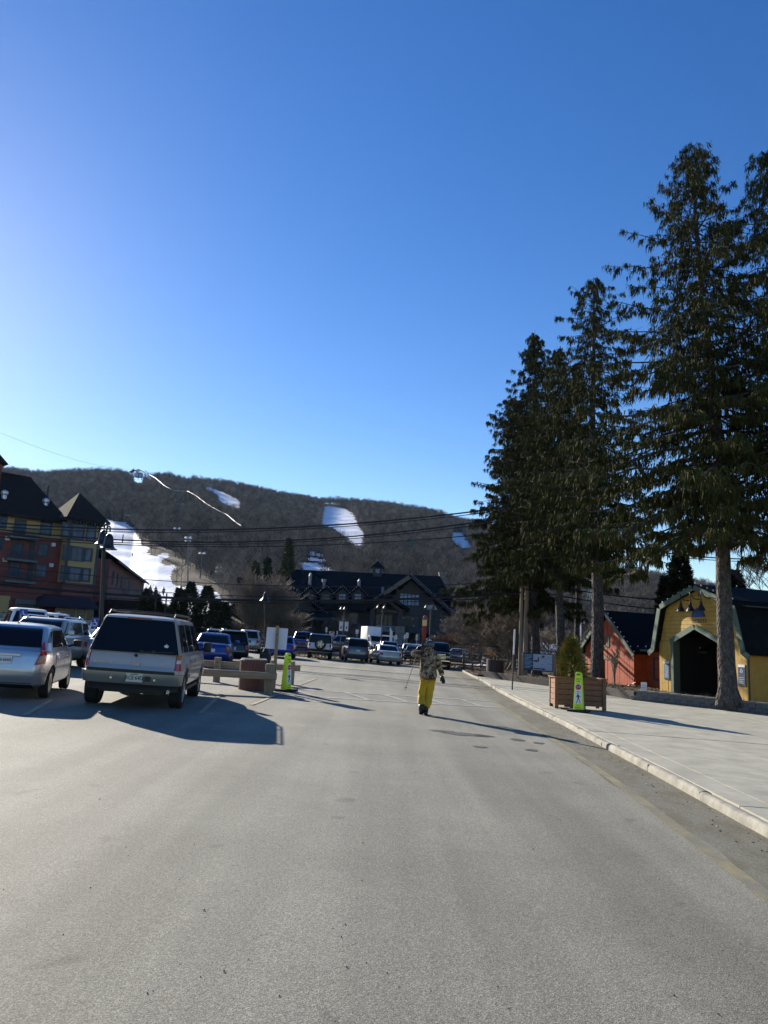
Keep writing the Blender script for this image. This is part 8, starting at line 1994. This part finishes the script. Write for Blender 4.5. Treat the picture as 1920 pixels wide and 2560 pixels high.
# skis and pole, held by the skier
b0 = Vector(p); t = thing('skis', 'pair of red and cream skis held upright on the shoulder of the skier', 'skis', p + Vector((-.06, .1, 1.6)))
lo, hi = Vector((.0, .30, -.65)), Vector((.005, -.30, .86)); ax_ = (hi - lo).normalized(); Ls = (hi - lo).length
rd, cr_, dk = mat('ski_red', (.2, .006, .01), .3, coat=.4), mat('ski_cream', (.55, .45, .20), .35, coat=.3), mat('ski_dark', (.04, .012, .016), .35, coat=.3)
def ski(off, nm):
    n_ = Vector((0, 1, 0)) - ax_ * ax_.y; n_.normalize(); s_ = Vector((1, 0, 0)); V, F_, mi = [], [], []
    st = [0, .03, .1, .3, .5, .62, .70, .78, .84, .90, .94, .97, .99, 1.0]; wd = [.03, .05, .056, .05, .046, .047, .049, .052, .055, .057, .056, .05, .036, .012]
    for f, w_ in zip(st, wd):
        c_ = lo + ax_ * Ls * f + n_ * (off + .05 * max(0, (f - .9) / .1) ** 2)
        V += [c_ - s_ * w_ - n_ * .006, c_ + s_ * w_ - n_ * .006, c_ + s_ * w_ + n_ * .006, c_ - s_ * w_ + n_ * .006]
    m2 = MB(); m_of = lambda f: dk if f < .62 else (rd if f < .82 else (cr_ if f < .925 else rd))
    for i in range(len(st) - 1):
        o = i * 4; m2.add([V[o + k] for k in range(8)], [(0, 1, 5, 4), (1, 2, 6, 5), (2, 3, 7, 6), (3, 0, 4, 7)] + ([(3, 2, 1, 0)] if i == 0 else []) + ([(4, 5, 6, 7)] if i == len(st) - 2 else []), m_of(st[i]))
    return m2.build(nm, t)
ski(-.012, 'ski'); ski(.012, 'ski')
m2 = MB(); c_ = lo.lerp(hi, .45); m2.cbox((c_.x, c_.y - .05, c_.z), (.07, .06, .12), M['ink']); c_ = lo.lerp(hi, .3); m2.cbox((c_.x, c_.y - .05, c_.z), (.07, .06, .12), M['ink']); m2.build('binding', t)
t = thing('ski_pole', 'ski pole pointing down to the left behind the skier', 'ski pole', p + Vector((-.16, .24, 1.62)))
q0, q1 = Vector((0, 0, 0)), Vector((-.32, .05, -1.07))
solid('shaft', t, lambda b: b.tube([q0, q1], [.010, .006], M['ink'], 8)); solid('grip', t, lambda b: b.tube([q0 + Vector((.02, 0, .08)), q0 - Vector((.015, 0, .05))], .017, M['rubber'], 8)); qb = q0.lerp(q1, .93)
solid('basket', t, lambda b: b.lathe([(.045, 0), (.045, .008), (.01, .015)], M['ink'], tuple(qb), 12)); solid('tip', t, lambda b: b.tube([q1.lerp(q0, .06), q1], [.007, .002], M['white'], 6))
# second, mostly hidden person behind the cars on the left
p = at(192, 1640, 31); p.z = gz(p.x, p.y); hgt = at(191, 1544, 31).z - p.z; k_ = hgt / 1.86
t = thing('person', 'person in a dark helmet standing behind the parked cars on the left', 'person', p, .7)
S3 = lambda v: tuple(c * k_ for c in v)
skin('body', [S3(v) for v in [(0, 0, .98), (0, 0, 1.2), (0, 0, 1.42), (0, 0, 1.57), (0, .03, 1.7), (.2, 0, 1.48), (.28, .1, 1.22), (.18, .3, 1.2), (-.2, 0, 1.48), (-.28, .1, 1.22), (-.18, .3, 1.2), (.1, 0, .9), (.12, .02, .5), (.12, 0, .08), (-.1, 0, .9), (-.12, .02, .5), (-.12, 0, .08)]],
     [(0, 1), (1, 2), (2, 3), (3, 4), (2, 5), (5, 6), (6, 7), (2, 8), (8, 9), (9, 10), (0, 11), (11, 12), (12, 13), (0, 14), (14, 15), (15, 16)], [.17, .17, .17, .07, .09, .09, .07, .06, .09, .07, .06, .12, .09, .07, .12, .09, .07], M['ink'], t, 2)
solid('jacket', t, lambda b: b.lathe([(.24 * k_, .86 * k_), (.23 * k_, 1.2 * k_), (.22 * k_, 1.45 * k_), (.09 * k_, 1.58 * k_)], mat('dark_purple_jacket', (.035, .025, .05), .8), n=14), smooth=True)
solid('face', t, lambda b: b.lathe([(.03, 1.6 * k_), (.08, 1.63 * k_), (.095, 1.7 * k_), (.09, 1.76 * k_)], M['skinm'], (0, .03, 0), 12))
solid('helmet', t, lambda b: b.lathe([(.135 * k_ * cos(a), 1.73 * k_ + .15 * sin(a)) for a in [radians(q) for q in (-20, 0, 20, 40, 60, 80, 90)]], mat('helmet_dark', (.02, .022, .03), .3), (0, .02, 0), 16), smooth=True)
bpy.context.view_layer.update()
# ---------------------------------------------------------------- thin air that fades the mountain
mb = MB(); mb.box(-2900, 2900, -2800, 3300, -9, 330, M['white']); hz_o = mb.build('haze', None, kind='stuff')
hm_ = bpy.data.materials.new('haze'); hm_.use_nodes = True; ht = hm_.node_tree; ht.nodes.remove(ht.nodes['Principled BSDF'])
pv = ht.nodes.new('ShaderNodeVolumePrincipled'); pv.inputs['Color'].default_value = (.5, .68, 1.0, 1); pv.inputs['Density'].default_value = 0.000028; pv.inputs['Anisotropy'].default_value = .3
ht.links.new(pv.outputs[0], ht.nodes['Material Output'].inputs['Volume']); hz_o.data.materials.clear(); hz_o.data.materials.append(hm_)
SC.cycles.volume_max_steps = 64; SC.cycles.volume_step_rate = 10.0
